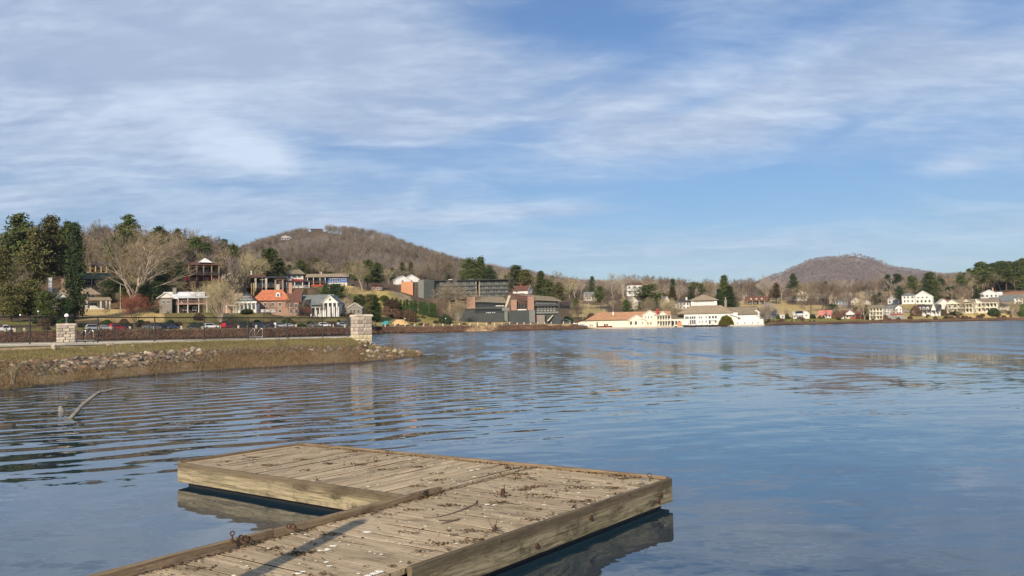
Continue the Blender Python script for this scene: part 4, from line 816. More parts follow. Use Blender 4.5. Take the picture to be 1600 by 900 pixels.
b.box(-30, 0, 4, 24, 0, 16, 'brown_wall'); b.box(0, 31, 0, 22, 0, 5, 'cream_paint'); b.box(0, 31, .2, 22, 5.01, 14.5, 'blue_wall', 'upper_wall', 0); b.gable(-31, 32, -2, 26, 14.5, 5, 'tan_roof', 'blue_wall', 'x', 1.4, .7, 'white_paint')
b.wins([7, 10.5, 14, 17.5], [9.5], 3, 4.5, .2, bars=0); b.win(25.5, 10, 5, 4, .2); b.cols([-29, -20, -10, -2], -6, 0, 14, .9, 'white_paint', 'post'); b.box(-30, 0, -7, 4, 4.5, 5.6, 'brown_wall', 'deck', 0); b.rail(-30, 0, -7, 5.6, 3.4, 'brown_wall'); b.shed(-31, 0, -8, 4, 13.5, 15.5, 'tan_roof'); b.wins([-24, -14, -6], [10], 5, 5, 4); b.chim(-10, 12, 18, 22.5, 2, 'stone_pale'); b.box(-26, -2, -7.6, -6.9, 0, 2.2, 'hull_red', 'deck_skirt')
b = B('hut', 'hexagonal_hut', 'small many sided hut with a rust roof above the hillside path', 'hut', yaw=0)
m_ = MB(); k = b.s; n = 8; bt = [(math.cos(i * math.pi / 4 + .39) * 9.5 * k, (10 + math.sin(i * math.pi / 4 + .39) * 9.5) * k) for i in range(n)]
m_.hull8([(x, y, -2) for x, y in bt], [(x, y, 9 * k) for x, y in bt]); b._mk('wall', m_, 'salmon_wall'); m_ = MB(); m_.hull8([(x * 1.35, 10 * k + (y - 10 * k) * 1.35, 8.8 * k) for x, y in bt], [(x * .1, 10 * k + (y - 10 * k) * .1, 14 * k) for x, y in bt]); b._mk('roof', m_, 'rust_roof'); b.wins([-5, 1, 6], [4.4], 3.4, 3.6, 1.2, fr='warm_white')
for kk, lab, yw in (('twin_a', 'left of two small white gabled houses peeking over the orange end of the hotel', 10), ('twin_b', 'right and taller of two small white gabled houses behind the orange end of the hotel', 8)):
    b = B(kk, 'white_house', lab, yaw=yw); w_ = b.hw; b.box(-w_, w_, 0, 22, 0, 8, 'white_paint'); b.gable(-w_, w_, 0, 22, 8, 7 if kk == 'twin_b' else 5, 'white_roof', 'white_paint', 'y', 1.2); b.win(0, 4.5, 3, 3.4, 0)
# the long hotel, receding to the right
b = B('hotel', 'hotel', 'long dark grey four storey hotel with an orange brick end wall on the left', 'hotel', yaw=0)
S_ = b.s; H0 = 30.5
def seg(xa, xb, ya, yb, za, zb, mat, name, dz=0.0, th=4.0):
    m_ = MB(); d = Vector((xb - xa, yb - ya, 0)).normalized(); n_ = Vector((-d.y, d.x, 0)) * th
    q = [(xa, ya), (xb, yb), (xb + n_.x, yb + n_.y), (xa + n_.x, ya + n_.y)]; m_.hull8([(x * S_, y * S_, za * S_ - (3 if za == 0 else 0)) for x, y in q], [(x * S_, y * S_, zb * S_) for x, y in q]); return b._mk(name, m_, mat)
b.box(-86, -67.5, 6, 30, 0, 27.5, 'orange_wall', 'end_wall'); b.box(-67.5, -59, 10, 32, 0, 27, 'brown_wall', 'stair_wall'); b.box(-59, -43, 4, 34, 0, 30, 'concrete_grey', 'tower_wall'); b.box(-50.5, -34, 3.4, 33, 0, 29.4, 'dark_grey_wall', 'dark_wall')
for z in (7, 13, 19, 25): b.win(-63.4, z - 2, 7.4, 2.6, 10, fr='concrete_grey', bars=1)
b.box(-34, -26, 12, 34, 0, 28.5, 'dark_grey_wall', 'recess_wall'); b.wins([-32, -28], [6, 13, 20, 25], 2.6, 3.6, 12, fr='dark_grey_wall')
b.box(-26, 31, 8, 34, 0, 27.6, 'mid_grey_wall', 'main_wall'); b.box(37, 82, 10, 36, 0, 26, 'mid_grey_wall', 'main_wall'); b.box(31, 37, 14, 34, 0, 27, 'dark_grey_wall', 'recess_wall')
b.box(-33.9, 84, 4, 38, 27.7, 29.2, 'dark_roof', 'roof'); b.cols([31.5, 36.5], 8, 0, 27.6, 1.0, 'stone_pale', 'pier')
for fl in range(4):
    z = 4.6 + fl * 6.3; b.box(-26, 31, 5.6, 8, z - 4.1, z - 1.9, 'mid_grey_wall', 'balcony', 0); b.box(37, 82, 7.6, 10, z - 4.1, z - 1.9, 'mid_grey_wall', 'balcony', 0)
    for i in range(14): b.win(-23.6 + i * 4.05, z + .9, 2.9, 3.4, 7.98, fr='stone_pale' if (i + fl) % 3 == 0 else 'concrete_grey', bars=1)
    for i in range(11): b.win(39.4 + i * 4.05, z + .4, 2.9, 3.4, 9.98, fr='stone_pale' if (i * 2 + fl) % 3 == 0 else 'concrete_grey', bars=1)
b.box(-12, -6, 20, 26, 29, 31, 'white_paint', 'roof_vent', 0); b.box(20, 28, 20, 26, 29, 31, 'grey_metal', 'roof_vent', 0)
# the lakeside conference building: long tan roofs, dark retaining walls
b = B('conf', 'conference_building', 'low brown and charcoal conference building with long olive roofs above the bollards', 'building', yaw=0)
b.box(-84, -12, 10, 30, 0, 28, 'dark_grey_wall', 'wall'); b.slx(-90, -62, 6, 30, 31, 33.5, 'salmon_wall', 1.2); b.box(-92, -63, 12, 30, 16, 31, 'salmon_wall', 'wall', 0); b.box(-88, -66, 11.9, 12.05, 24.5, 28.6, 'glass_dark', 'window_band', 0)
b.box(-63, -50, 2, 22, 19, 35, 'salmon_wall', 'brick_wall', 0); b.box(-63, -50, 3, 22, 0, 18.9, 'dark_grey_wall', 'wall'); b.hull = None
m_ = MB(); k = b.s; q = [(-50, 2, 28.5), (0, 2, 25.5), (-6, 22, 34), (-62, 22, 36)]; m_.hull8([(a * k, c * k, z * k) for a, c, z in q], [(a * k, c * k, (z + .9) * k) for a, c, z in q]); b._mk('roof', m_, 'olive_roof')
b.box(-50, 0, 9, 10.2, 22, 28, 'glass_dark', 'window_band', 0); b.box(-62, 2, 3, 9, 18, 21.6, 'dark_grey_wall', 'balcony', 0); b.box(-62, 0, 8.5, 10.1, 12.6, 17.6, 'glass_dark', 'window_band', 0)
for i in range(10): b.cols([-48 + i * 5], 8.9, 21.6, 28, .5, 'dark_brown', 'mullion')
b.box(-18, -5, 2.4, 3.2, 21.6, 22.6, 'warm_white', 'awning', 0)
for x in (-33, -30, -27.5, -24, -21): b.box(x, x + 1.5, 8.2, 8.6, 12.6, 13.8, 'warm_white', 'chair_back', 0)
b.box(-66, 6, 0, 6, 0, 12.5, 'dark_grey_wall', 'retaining_wall'); b.box(2, 40, -3, 4, 0, 12, 'dark_grey_wall', 'retaining_wall'); b.box(-4.5, .5, -4, 0, 0, 15, 'concrete_grey', 'pier'); b.box(-8, 3, -5, 2, 15.01, 19.5, 'concrete_grey', 'pier_cap', 0)
q = [(-4, 0, 20), (-1, 0, 20), (6, 2, 36), (2, 2, 36)]; m_ = MB(); m_.hull8([(a * k, c * k, z * k) for a, c, z in q], [(a * k, (c + 3) * k, z * k) for a, c, z in q][0:4]); b._mk('buttress', m_, 'stone_pale')
b.box(4, 40, 0, 6, 12.01, 15.5, 'dark_grey_wall', 'balcony', 0); b.box(6, 15, 4, 16, 15.6, 30, 'salmon_wall', 'brick_wall', 0); b.box(32, 42, 2, 18, 12.1, 34, 'salmon_wall', 'brick_wall', 0); b.box(15, 32, 10, 18, 15.6, 28, 'brown_wall', 'recess_wall', 0); b.wins([19, 24, 29], [21], 3.4, 8, 10, fr='dark_brown'); b.box(16, 30, 2.6, 3.2, 15.6, 17, 'warm_white', 'railing', 0)
q = [(6, 2, 34), (34, 2, 29.5), (40, 16, 33.5), (8, 18, 37)]; m_ = MB(); m_.hull8([(a * k, c * k, z * k) for a, c, z in q], [(a * k, c * k, (z + .9) * k) for a, c, z in q]); b._mk('roof', m_, 'rust_roof')
q = [(42, 4, 29.2), (86, 4, 26.6), (72, 24, 33), (20, 24, 37.5)]; m_ = MB(); m_.hull8([(a * k, c * k, z * k) for a, c, z in q], [(a * k, c * k, (z + .9) * k) for a, c, z in q]); b._mk('roof', m_, 'olive_roof')
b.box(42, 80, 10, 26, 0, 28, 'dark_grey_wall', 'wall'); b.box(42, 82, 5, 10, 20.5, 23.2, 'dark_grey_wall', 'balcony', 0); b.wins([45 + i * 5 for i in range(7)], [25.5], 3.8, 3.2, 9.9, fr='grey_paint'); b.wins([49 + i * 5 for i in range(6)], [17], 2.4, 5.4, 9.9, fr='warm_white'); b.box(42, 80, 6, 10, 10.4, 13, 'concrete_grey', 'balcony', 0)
b.box(34, 43, -5, 2, 0, 15, 'concrete_grey', 'pier'); b.box(43.6, 46, 2, 4, 0, 9, 'red_wall', 'door', 0); b.box(46, 58, -6, 0, 0, 8.6, 'stone_grey', 'stone_wall'); b.box(58, 84, 2, 8, 0, 9, 'dark_grey_wall', 'retaining_wall')
q = [(61, -4, 0), (64, -4, 0), (72, -2, 8), (70, -2, 8)]; m_ = MB(); m_.hull8([(a * k, c * k, z * k) for a, c, z in q], [(a * k, (c + 2) * k, z * k) for a, c, z in q]); b._mk('ramp', m_, 'stone_pale')
b.o.scale = (1, 1, 1.15)
b = B('redcap', 'white_house', 'small white house with a reddish roof peeking over the conference building roofs', yaw=-28)
b.box(-13, 13, 0, 14, 0, 5, 'white_paint'); b.gable(-13, 13, 0, 14, 5, 7, 'brown_roof', 'white_paint', 'x', 1.2, .5, 'white_paint'); b.chim(-2, 7, 10, 14, 2.2, 'red_wall'); b.win(-6, 3, 3, 2.4, 0)
# auditorium group on the water -----------------------------
b = B('audit', 'waterfront_hall', 'long cream waterfront hall with a broad orange roof', 'hall', yaw=-3)
b.box(-60, 26, 4, 40, 0, 13, 'cream_paint'); b.hip(-60, 14, 2, 46, 13, 12, 'orange_roof', 20, 1.5); b.gable(-20, 70, 16, 44, 16, 8.5, 'orange_roof', 'cream_paint', 'x', 1.2)
b.box(6, 33, 0, 20, 0, 12, 'cream_paint'); b.gable(6, 32, -1, 22, 12, 7, 'cream_paint', 'cream_paint', 'y', 1.3, .5, 'white_paint'); b.chim(13, 6, 10, 18, 1.6, 'tan_brick'); b.wins([10, 17.5], [7], 3.6, 5.5, -.05, fr='grey_paint'); b.win(28, 7, 1.5, 4, -.05)
b.box(28, 50, 4, 26, 0, 19, 'cream_paint'); b.gable(28, 50, 4, 26, 19, 7, 'orange_roof', 'cream_paint', 'y', 1.2, .5, 'white_paint'); b.wins([32, 37, 42], [15.4], 1.6, 4, 3.95); b.wins([31.5, 36, 40.5], [6], 1.8, 4.4, 3.95, fr='tan_brick')
b.box(46, 72, 12, 30, 0, 18, 'cream_paint'); b.chim(51, 18, 20, 28, 3.6, 'red_wall'); b.gable(52, 66, 2, 24, 18, 6, 'orange_roof', 'cream_paint', 'y', 1.2, .5, 'white_paint'); b.cols([46, 50, 54, 58, 62, 66, 71], 4, 0, 18, 1.1, 'cream_paint'); b.box(45, 73, 3.4, 12, 9.4, 10.4, 'cream_paint', 'balcony_floor', 0); b.rail(45, 73, 3.4, 10.4, 2.4, 'cream_paint'); b.box(45, 73, 3, 12, 17.6, 18.6, 'tan_roof', 'porch_roof', 0); b.wins([49, 56, 60, 64, 68], [4.4, 13.4], 2.6, 5, 11.9, fr='white_paint')
b.wins([-31, -27.5], [5], 2.3, 3, 3.95, fr='dark_brown'); b.wins([-54, -51], [4.5], 1.6, 4, 3.95); b.door(-43, .4, 2.2, 9, 3.95, 'brown_wall'); b.chim(-18, 14, 20, 24.5, 2.2, 'white_paint')
b.box(-74, -60, 8, 30, 0, 11, 'cream_paint'); b.slx(-76, -58, 4, 32, 11, 16, 'brown_roof')
b = B('whitehall', 'white_hall', 'long white waterfront hall with tan roofs, glazed front and stone chimney', 'hall', yaw=-5)
b.box(-72, -44, 4, 20, 0, 14, 'warm_white'); b.shed(-74, -42, 2, 22, 14, 18, 'olive_roof'); b.wins([-66, -61, -56, -51, -46], [7], 3.6, 7, 3.95)
b.box(-48, 34, 0, 36, 0, 21, 'white_paint'); b.hip(-58, 26, -1, 44, 21, 12.5, 'tan_roof', 20, 1.5); b.box(20, 62, 4, 30, 0, 18, 'white_paint'); b.gable(6, 62, 2, 34, 19, 10, 'olive_roof', 'white_paint', 'x', 1.5); b.chim(15, 20, 24, 41, 3.6, 'stone_grey'); b.chim(15, 20, 36, 45, 1.8, 'stone_grey')
for x in (-45, -42, -38, -34.6, -31.5): b.win(x, 14.5, 2.4, 4, -.03, fr='grey_paint')
for x in (-38, -34.6, -31.5): b.win(x, 7.6, 2.4, 7, -.03, fr='grey_paint')
b.wins([-24.5, -21], [14.5], 2.2, 3.4, -.03); b.wins([-24, -20], [7.5], 1.6, 3, -.03); b.wins([-14], [14.5, 8], 2, 3.4, -.03); b.wins([-8.5, -3.4, 1], [14.5], 3, 4, -.03, fr='grey_paint'); b.wins([-8.5], [7], 3, 6.4, -.03, fr='grey_paint'); b.win(1, 7.6, 4, 4, -.03); b.box(-7, 2.5, -3, 0, 9.6, 10.4, 'white_paint', 'porch_roof', 0); b.cols([-6.6, -3, 2], -2.8, 0, 9.6, .6)
b.box(-30, 40, -4, 0, 0, 1.6, 'stone_pale', 'terrace'); b.slx(22, 38, -2, 4, 18, 12, 'tan_roof'); b.box(30, 72, -4, 8, 0, 10, 'white_paint', 'wing_wall'); b.rail(40, 70, -4, 10, 2.2); b.wins([34, 44, 56, 64], [4.5], 1.6, 2.6, -4.03, bars=0); b.box(58, 66, 6, 24, 10, 20, 'warm_white', 'upper_wall', 0); b.gable(56, 68, 6, 24, 20, 5, 'olive_roof', 'warm_white', 'y', .8); b.wins([60, 64], [14, 18], 1.4, 2, 5.95)
b.box(-58, -50, -6, -1, 0, 8, 'orange_panel', 'kiosk'); b.box(-51, -41, -7, -3, 3, 9.5, 'white_paint', 'marquee_panel', 0)
# hill houses behind the auditorium, and the right shore: compact descriptions
def cottage(key, name, label, w_, h, rh, roof, wall='white_paint', axis='x', d=16, yaw=0, nx=3, floors=1, porch=0, chim=None, hipped=False, ww=2.6, wh=3.2, fr='white_paint', trim='white_paint'):
    b = B(key, name, label, yaw=yaw); b.box(-w_ / 2, w_ / 2, 0, d, 0, h, wall)
    if hipped: b.hip(-w_ / 2, w_ / 2, 0, d, h, rh, roof)
    else: b.gable(-w_ / 2, w_ / 2, 0, d, h, rh, roof, wall, axis, .9, .4, trim)
    fh = h / floors
    for f_ in range(floors):
        for i in range(nx): b.win(-w_ / 2 + w_ * (i + .5) / nx, f_ * fh + fh * .52, ww, min(wh, fh * .6), -.04, fr=fr if wall != 'white_paint' else 'grey_paint')
        for j in range(2): b.win(-w_ / 2 - .04, f_ * fh + fh * .52, ww, min(wh, fh * .6), d * (j + .5) / 2, face='l', fr='grey_paint'); b.win(w_ / 2 + .04, f_ * fh + fh * .52, ww, min(wh, fh * .6), d * (j + .5) / 2, face='r', fr='grey_paint')
    if porch:
        b.shed(-w_ / 2 - .5, w_ / 2 + .5, -porch, .2, h * .78 if floors == 1 else fh * .85, h * .95 if floors == 1 else fh, roof, .3, 'porch_roof'); b.cols([-w_ / 2 + .4 + (w_ - .8) * i / 4 for i in range(5)], -porch + .4, 0, (h if floors == 1 else fh) * .8, .45)
    if chim: b.chim(chim[0], chim[1], h, chim[2], chim[3] if len(chim) > 3 else 1.5, 'tan_brick')
    return b
cottage('greyhill', 'hill_cottage', 'grey white gabled cottage on the hillside above the orange roofed hall, left of the pine', 18, 7, 7, 'grey_roof', 'warm_white', 'x', 14, 15, 4)
b = cottage('dbl_a', 'hill_house', 'upper of two white houses stacked on the slope left of the round pine', 24, 17, 3, 'brown_roof', 'white_paint', 'x', 14, 8, 3, 2); b.rail(-12, 12, -3, 8.5, 2.4); b.box(-12, 12, -3, 0, 7.6, 8.4, 'white_paint', 'balcony', 0)
b = cottage('dbl_b', 'hill_house', 'lower white gabled house below its twin left of the round pine', 15, 12, 7, 'grey_roof', 'warm_white', 'y', 18, 22, 2, 2); b.box(6, 15, 4, 16, 0, 12, 'white_paint'); b.shed(6, 16, 2, 18, 11, 15, 'grey_roof')
b = cottage('gable_w', 'gabled_house', 'white house with a steep gable and long window porch behind the halls', 12, 10, 9, 'grey_roof', 'white_paint', 'y', 16, 25, 2, 2); b.box(-2, 16, -3, 10, 0, 7, 'warm_white'); b.shed(-3, 17, -4, 10, 7, 11, 'grey_roof'); b.wins([1, 4, 7, 10, 13], [4], 2, 3, -3.05)
b = cottage('whiteback', 'white_house', 'white house with a dark roof behind the white waterfront hall', 22, 12, 4, 'dark_roof', 'white_paint', 'x', 14, 10, 4, 2); b.chim(2, 6, 14, 19, 2.4, 'white_paint')
b = B('pyramid', 'tabernacle', 'square tan pyramid roofed hall rising behind the white waterfront hall', 'hall', yaw=0); b.box(-20, 20, 2, 36, 0, 13, 'white_paint'); b.hip(-22, 22, 0, 38, 13, 9, 'tan_roof', 20, 1); b.wins([-14 + i * 2.8 for i in range(11)], [11], 1.9, 2, 1.95, bars=0)
b = B('log', 'log_house', 'brown log house with red brown dormered roof and stone chimney above the meadow', yaw=-6); b.box(-14, 18, 2, 16, 0, 6, 'dark_brown'); b.gable(-15, 19, 0, 18, 6, 7, 'rust_roof', 'brown_wall', 'x', 1); b.chim(-17, 6, -2, 15, 3, 'stone_grey')
for x in (-6, 2, 10): b.dormer(x, 1, 8, 2.6, 1.8, 3, 'rust_roof', 'warm_white')
b.wins([-8, 0, 8], [3.4], 3.4, 3.4, 1.95); b.cols([-12, -4, 6, 14], -1, 0, 6, .7, 'stone_pale')
b = cottage('creamtop', 'cream_house', 'yellow cream house with a round topped gable among the pines above the meadow', 20, 9, 5, 'olive_roof', 'cream_paint', 'x', 14, 8, 4, 1, 2.5); b.box(-3, 6, -1, 6, 9, 13, 'cream_paint', 'upper_wall', 0); b.gable(-3, 6, -1, 6, 13, 3, 'olive_roof', 'cream_paint', 'y', .6); b.win(1.5, 11, 2.4, 2.4, -1.05)
cottage('hiddenwhite', 'hill_cabin', 'tiny white roofed cabin barely showing in the woods right of the cream house', 8, 5, 2, 'white_roof', 'grey_paint', 'x', 8, 0, 2)
cottage('bluesm', 'small_house', 'small house with a blue grey roof in the trees above the brown roofed cottage', 18, 6, 3.5, 'grey_roof', 'blue_grey', 'x', 12, 0, 3, 1, 2)
b = cottage('twogable', 'gabled_house', 'low pale house with two front gables above the shore cottages', 15, 6, 5, 'grey_roof', 'warm_white', 'y', 14, 10, 3); b.box(4, 15, 2, 14, 0, 5, 'grey_paint'); b.gable(4, 15, 2, 14, 5, 5, 'grey_roof', 'grey_paint', 'y', .8, .4, 'white_paint')
b = cottage('smallw_a', 'white_house', 'white house with a dark red roof above the three storey porches', 12, 10, 4, 'rust_roof', 'white_paint', 'x', 10, 12, 3, 2); b.box(-18, -6, 2, 10, 0, 7, 'warm_white'); b.shed(-19, -5, 1, 11, 7, 9, 'grey_roof')
b = cottage('smallw_b', 'white_house', 'white steep gabled house just left of the pines above the white hotel', 13, 8, 6, 'grey_roof', 'white_paint', 'y', 12, -15, 2, 1); b.box(3, 9, -2, 6, 0, 6, 'white_paint'); b.shed(2, 10, -3, 7, 6, 8, 'grey_roof'); b.cols([4, 8.6], -2.6, 0, 6, .8)
cottage('shoregrey', 'shore_cottage', 'grey gabled shore cottage behind bare trees, leftmost of the right shore cottages', 24, 7, 7, 'grey_roof', 'grey_paint', 'x', 14, 10, 4)
cottage('shed', 'shed', 'small white gabled shed between the grey cottage and the solar panel house', 8.5, 4, 2.5, 'white_roof', 'white_paint', 'y', 8, 0, 1)
b = cottage('solar', 'shore_cottage', 'pale shore cottage with dark solar panels on its roof', 20, 6.5, 4.5, 'pale_roof', 'warm_white', 'x', 12, 4, 5, 1, 2.5); b.shed(-7, 5, 1.0, 4.6, 8.5, 11.6, 'glass_dark', .5, 'solar_panel'); b.box(5, 14, -2, 10, 0, 8, 'warm_white'); b.gable(5, 14, -2, 10, 8, 3.4, 'white_roof', 'warm_white', 'y', .8); b.win(9.5, 5, 3, 3, -2.05)
b = cottage('redroof', 'shore_cottage', 'small white shore cottage with a coral red roof', 18, 5.5, 6.5, 'pink_roof', 'warm_white', 'x', 12, -12, 4, 1, 2); b.dormer(0, 1.5, 7, 3.5, 2, 4, 'pink_roof')
b = cottage('brownred', 'shore_cottage', 'shore cottage with a brown roof, big white gable and red fronted porch', 30, 6, 7, 'brown_roof', 'warm_white', 'x', 14, -8, 7, 1, 3); b.box(-6, 6, -2, 6, 6, 9, 'white_paint', 'gable_wall', 0); b.gable(-6, 6, -2, 6, 8, 5, 'brown_roof', 'white_paint', 'y', .8, .4, 'white_paint'); b.box(0, 16, -4, -3.4, 0, 2.6, 'red_wall', 'porch_front', 0)
b = B('porch3', 'porch_house', 'narrow cream building with three stacked porches facing the lake', yaw=-14); b.box(-10, 10, 3, 16, 0, 19, 'cream_paint'); b.gable(-11, 11, 0, 16, 19, 4, 'olive_roof', 'cream_paint', 'x', .8)
for z in (0, 6.2, 12.4): b.box(-10, 10, 0, 3, z + .01, z + .8, 'cream_paint', 'porch_floor', 0); b.rail(-10, 10, 0, z + .8, 1.8, 'cream_paint'); b.wins([-7, -2.4, 2.4, 7], [z + 3.6], 2.4, 3.4, 2.95, fr='brown_wall')
b.cols([-9.6, -4.8, 0, 4.8, 9.6], .2, 0, 19, .8, 'cream_paint')
b = B('whitehotel', 'white_hotel', 'white two storey guest house with a grey roof right of the stacked porches', 'guest house', yaw=16); b.box(-16, 14, 2, 18, 0, 11, 'white_paint'); b.gable(-16, 14, 1, 19, 11, 4, 'grey_roof', 'white_paint', 'x', 1); b.box(4, 14, -3, 6, 0, 11, 'white_paint'); b.gable(4, 14, -3, 8, 11, 4, 'grey_roof', 'white_paint', 'y', .8); b.wins([-13 + i * 4 for i in range(5)], [3.5, 8], 1.8, 2.4, 1.95, fr='grey_paint'); b.wins([6.5, 11.5], [3.5, 8], 1.8, 2.4, -3.05, fr='grey_paint'); b.box(-4, 14, -6, -3, 0, 2, 'red_wall', 'brick_terrace')
b = B('bigwhite', 'white_villa', 'large white villa with a peaked grey roof and arcade of dark openings on the hill', 'villa', yaw=-6); b.box(-22, -2, 4, 20, 0, 14, 'white_paint'); b.hip(-22, -2, 4, 20, 14, 4, 'grey_roof'); b.box(-2, 22, 0, 20, 0, 12, 'white_paint'); b.gable(-4, 20, 2, 22, 12, 8, 'pale_roof', 'white_paint', 'y', 1, .5, 'white_paint'); b.wins([1, 6.5, 12, 17.5], [4], 3, 4, -.05, fr='warm_white', bars=0); b.wins([2, 8, 14], [10], 2.2, 2.4, -.05, fr='grey_paint'); b.wins([-18, -13, -7], [5, 11], 2.2, 3, 3.95, fr='grey_paint')
b = B('dormer3', 'dormered_cottage', 'white lakeside cottage with a black roof and three white dormers', yaw=-7); b.box(-17, 14, 4, 18, 0, 9, 'white_paint'); b.gable(-18, 14, 2, 20, 9.5, 8.5, 'dark_roof', 'white_paint', 'x', 1)
for x in (-14, -8.5, -3): b.dormer(x, 2.5, 10, 3.8, 3.4, 6, 'white_roof')
b.gable(2, 9, 0, 16, 9, 10, 'white_roof', 'white_paint', 'y', .6, .4); b.cols([-16, -10, -4, 2, 8, 13], 0, 0, 9, .7); b.shed(-18, 15, -1, 4, 8, 10, 'dark_roof'); b.wins([-12, -6, 6, 11], [5], 2.4, 3.4, 3.95, fr='grey_paint')
m_ = MB(); k = b.s; m_.box(-15 * k, -12 * k, -8 * k, -1 * k, -3, 2 * k); m_.box(-12 * k, -8 * k, -5 * k, -1 * k, -3, 4 * k); b._mk('steps', m_, 'white_paint')
b = cottage('pinkgable', 'gabled_house', 'cream house with a pink trimmed steep gable behind the black roofed cottage', 18, 8, 7, 'pale_roof', 'warm_white', 'y', 14, 15, 2, 1, trim='pink_wall'); b.box(6, 17, 6, 16, 0, 9, 'warm_white'); b.slx(4, 18, 4, 18, 15, 8, 'pink_roof', .4)
for kk, nm_, lab in (('balc_a', 'balcony_inn', 'left of two matching cream inns with two storey balconies by the right shore'), ('balc_b', 'balcony_inn', 'right of two matching cream inns with two storey balconies by the right shore')):
    b = B(kk, nm_, lab, 'inn', yaw=-10, group='cream inns on the right shore'); b.box(-18, 18, 4, 24, 0, 16, 'cream_paint'); b.gable(-18, 18, 4, 24, 16, 6, 'olive_roof', 'cream_paint', 'x', 1); b.box(-18, -3, 1, 8, 0, 16, 'cream_paint'); b.gable(-19, -2, 0, 14, 16, 6, 'olive_roof', 'cream_paint', 'y', .8, .4, 'white_paint')
    if kk == 'balc_a': b.gable(4, 14, 0, 14, 18, 4, 'olive_roof', 'cream_paint', 'y', .8, .4, 'white_paint')
    b.cols([-17.4, -13, -8, -3.4, 2, 8, 13, 17.4], -1.5, 0, 16, .8, 'cream_paint')
    for z in (.01, 7.6): b.box(-18, 18, -2, 4, z, z + .9, 'cream_paint', 'porch_floor', 0); b.rail(-18, 18, -2, z + .9, 1.6, 'cream_paint')
    b.box(-18.5, 18.5, -2.2, 4, 15.2, 16.1, 'cream_paint', 'porch_beam', 0); b.wins([-14, -7], [4.4, 11.6], 3, 3.6, .95, fr='brown_wall'); b.wins([1, 5.4, 10, 15], [4.4, 11.6], 2.4, 3.6, 3.95, fr='brown_wall')
b = cottage('hillwhite', 'white_house', 'broad white gabled house highest on the right hill below the dark pines', 24, 7, 6, 'white_roof', 'white_paint', 'y', 18, 6, 4); b.box(10, 18, 4, 14, 0, 6, 'white_paint'); b.gable(10, 18, 4, 14, 6, 3, 'white_roof', 'white_paint', 'x', .6); b.chim(6, 8, 10, 16, 1.6)
b = cottage('pinkish', 'pink_house', 'pinkish two storey house behind the pale bare tree at the right shore', 22, 13, 4, 'grey_roof', 'salmon_wall', 'x', 14, -8, 4, 2); b.box(-6, 14, -6, 0, 0, 6, 'cream_paint', 'porch_wall'); b.shed(-8, 16, -8, 1, 6, 8.5, 'dark_roof')
b = cottage('greyroofs', 'long_house', 'long white house with overlapping grey roofs near the right edge', 32, 10, 5, 'grey_roof', 'warm_white', 'x', 16, 0, 6, 2); b.shed(-30, -8, -4, 6, 8, 12, 'grey_roof')
b = cottage('summit', 'summit_lodge', 'small lodge with a tan roof on the cleared top of the near mountain', 17, 3.2, 1.6, 'brown_roof', 'dark_brown', 'x', 8, 0, 4, 1, fr='stone_pale', trim='stone_pale'); b.shed(-11, -3, 0, 6, 4, 5, 'dark_roof')
b = cottage('slopeh', 'mountain_house', 'white house with three small gables on the left shoulder of the near mountain', 12, 3.2, 2.2, 'white_roof', 'white_paint', 'y', 8, 0, 3, 1)
for x in (-4.4, 4.4): b.gable(x - 1.8, x + 1.8, -1, 4, 3, 2, 'white_roof', 'white_paint', 'y', .3, .3)
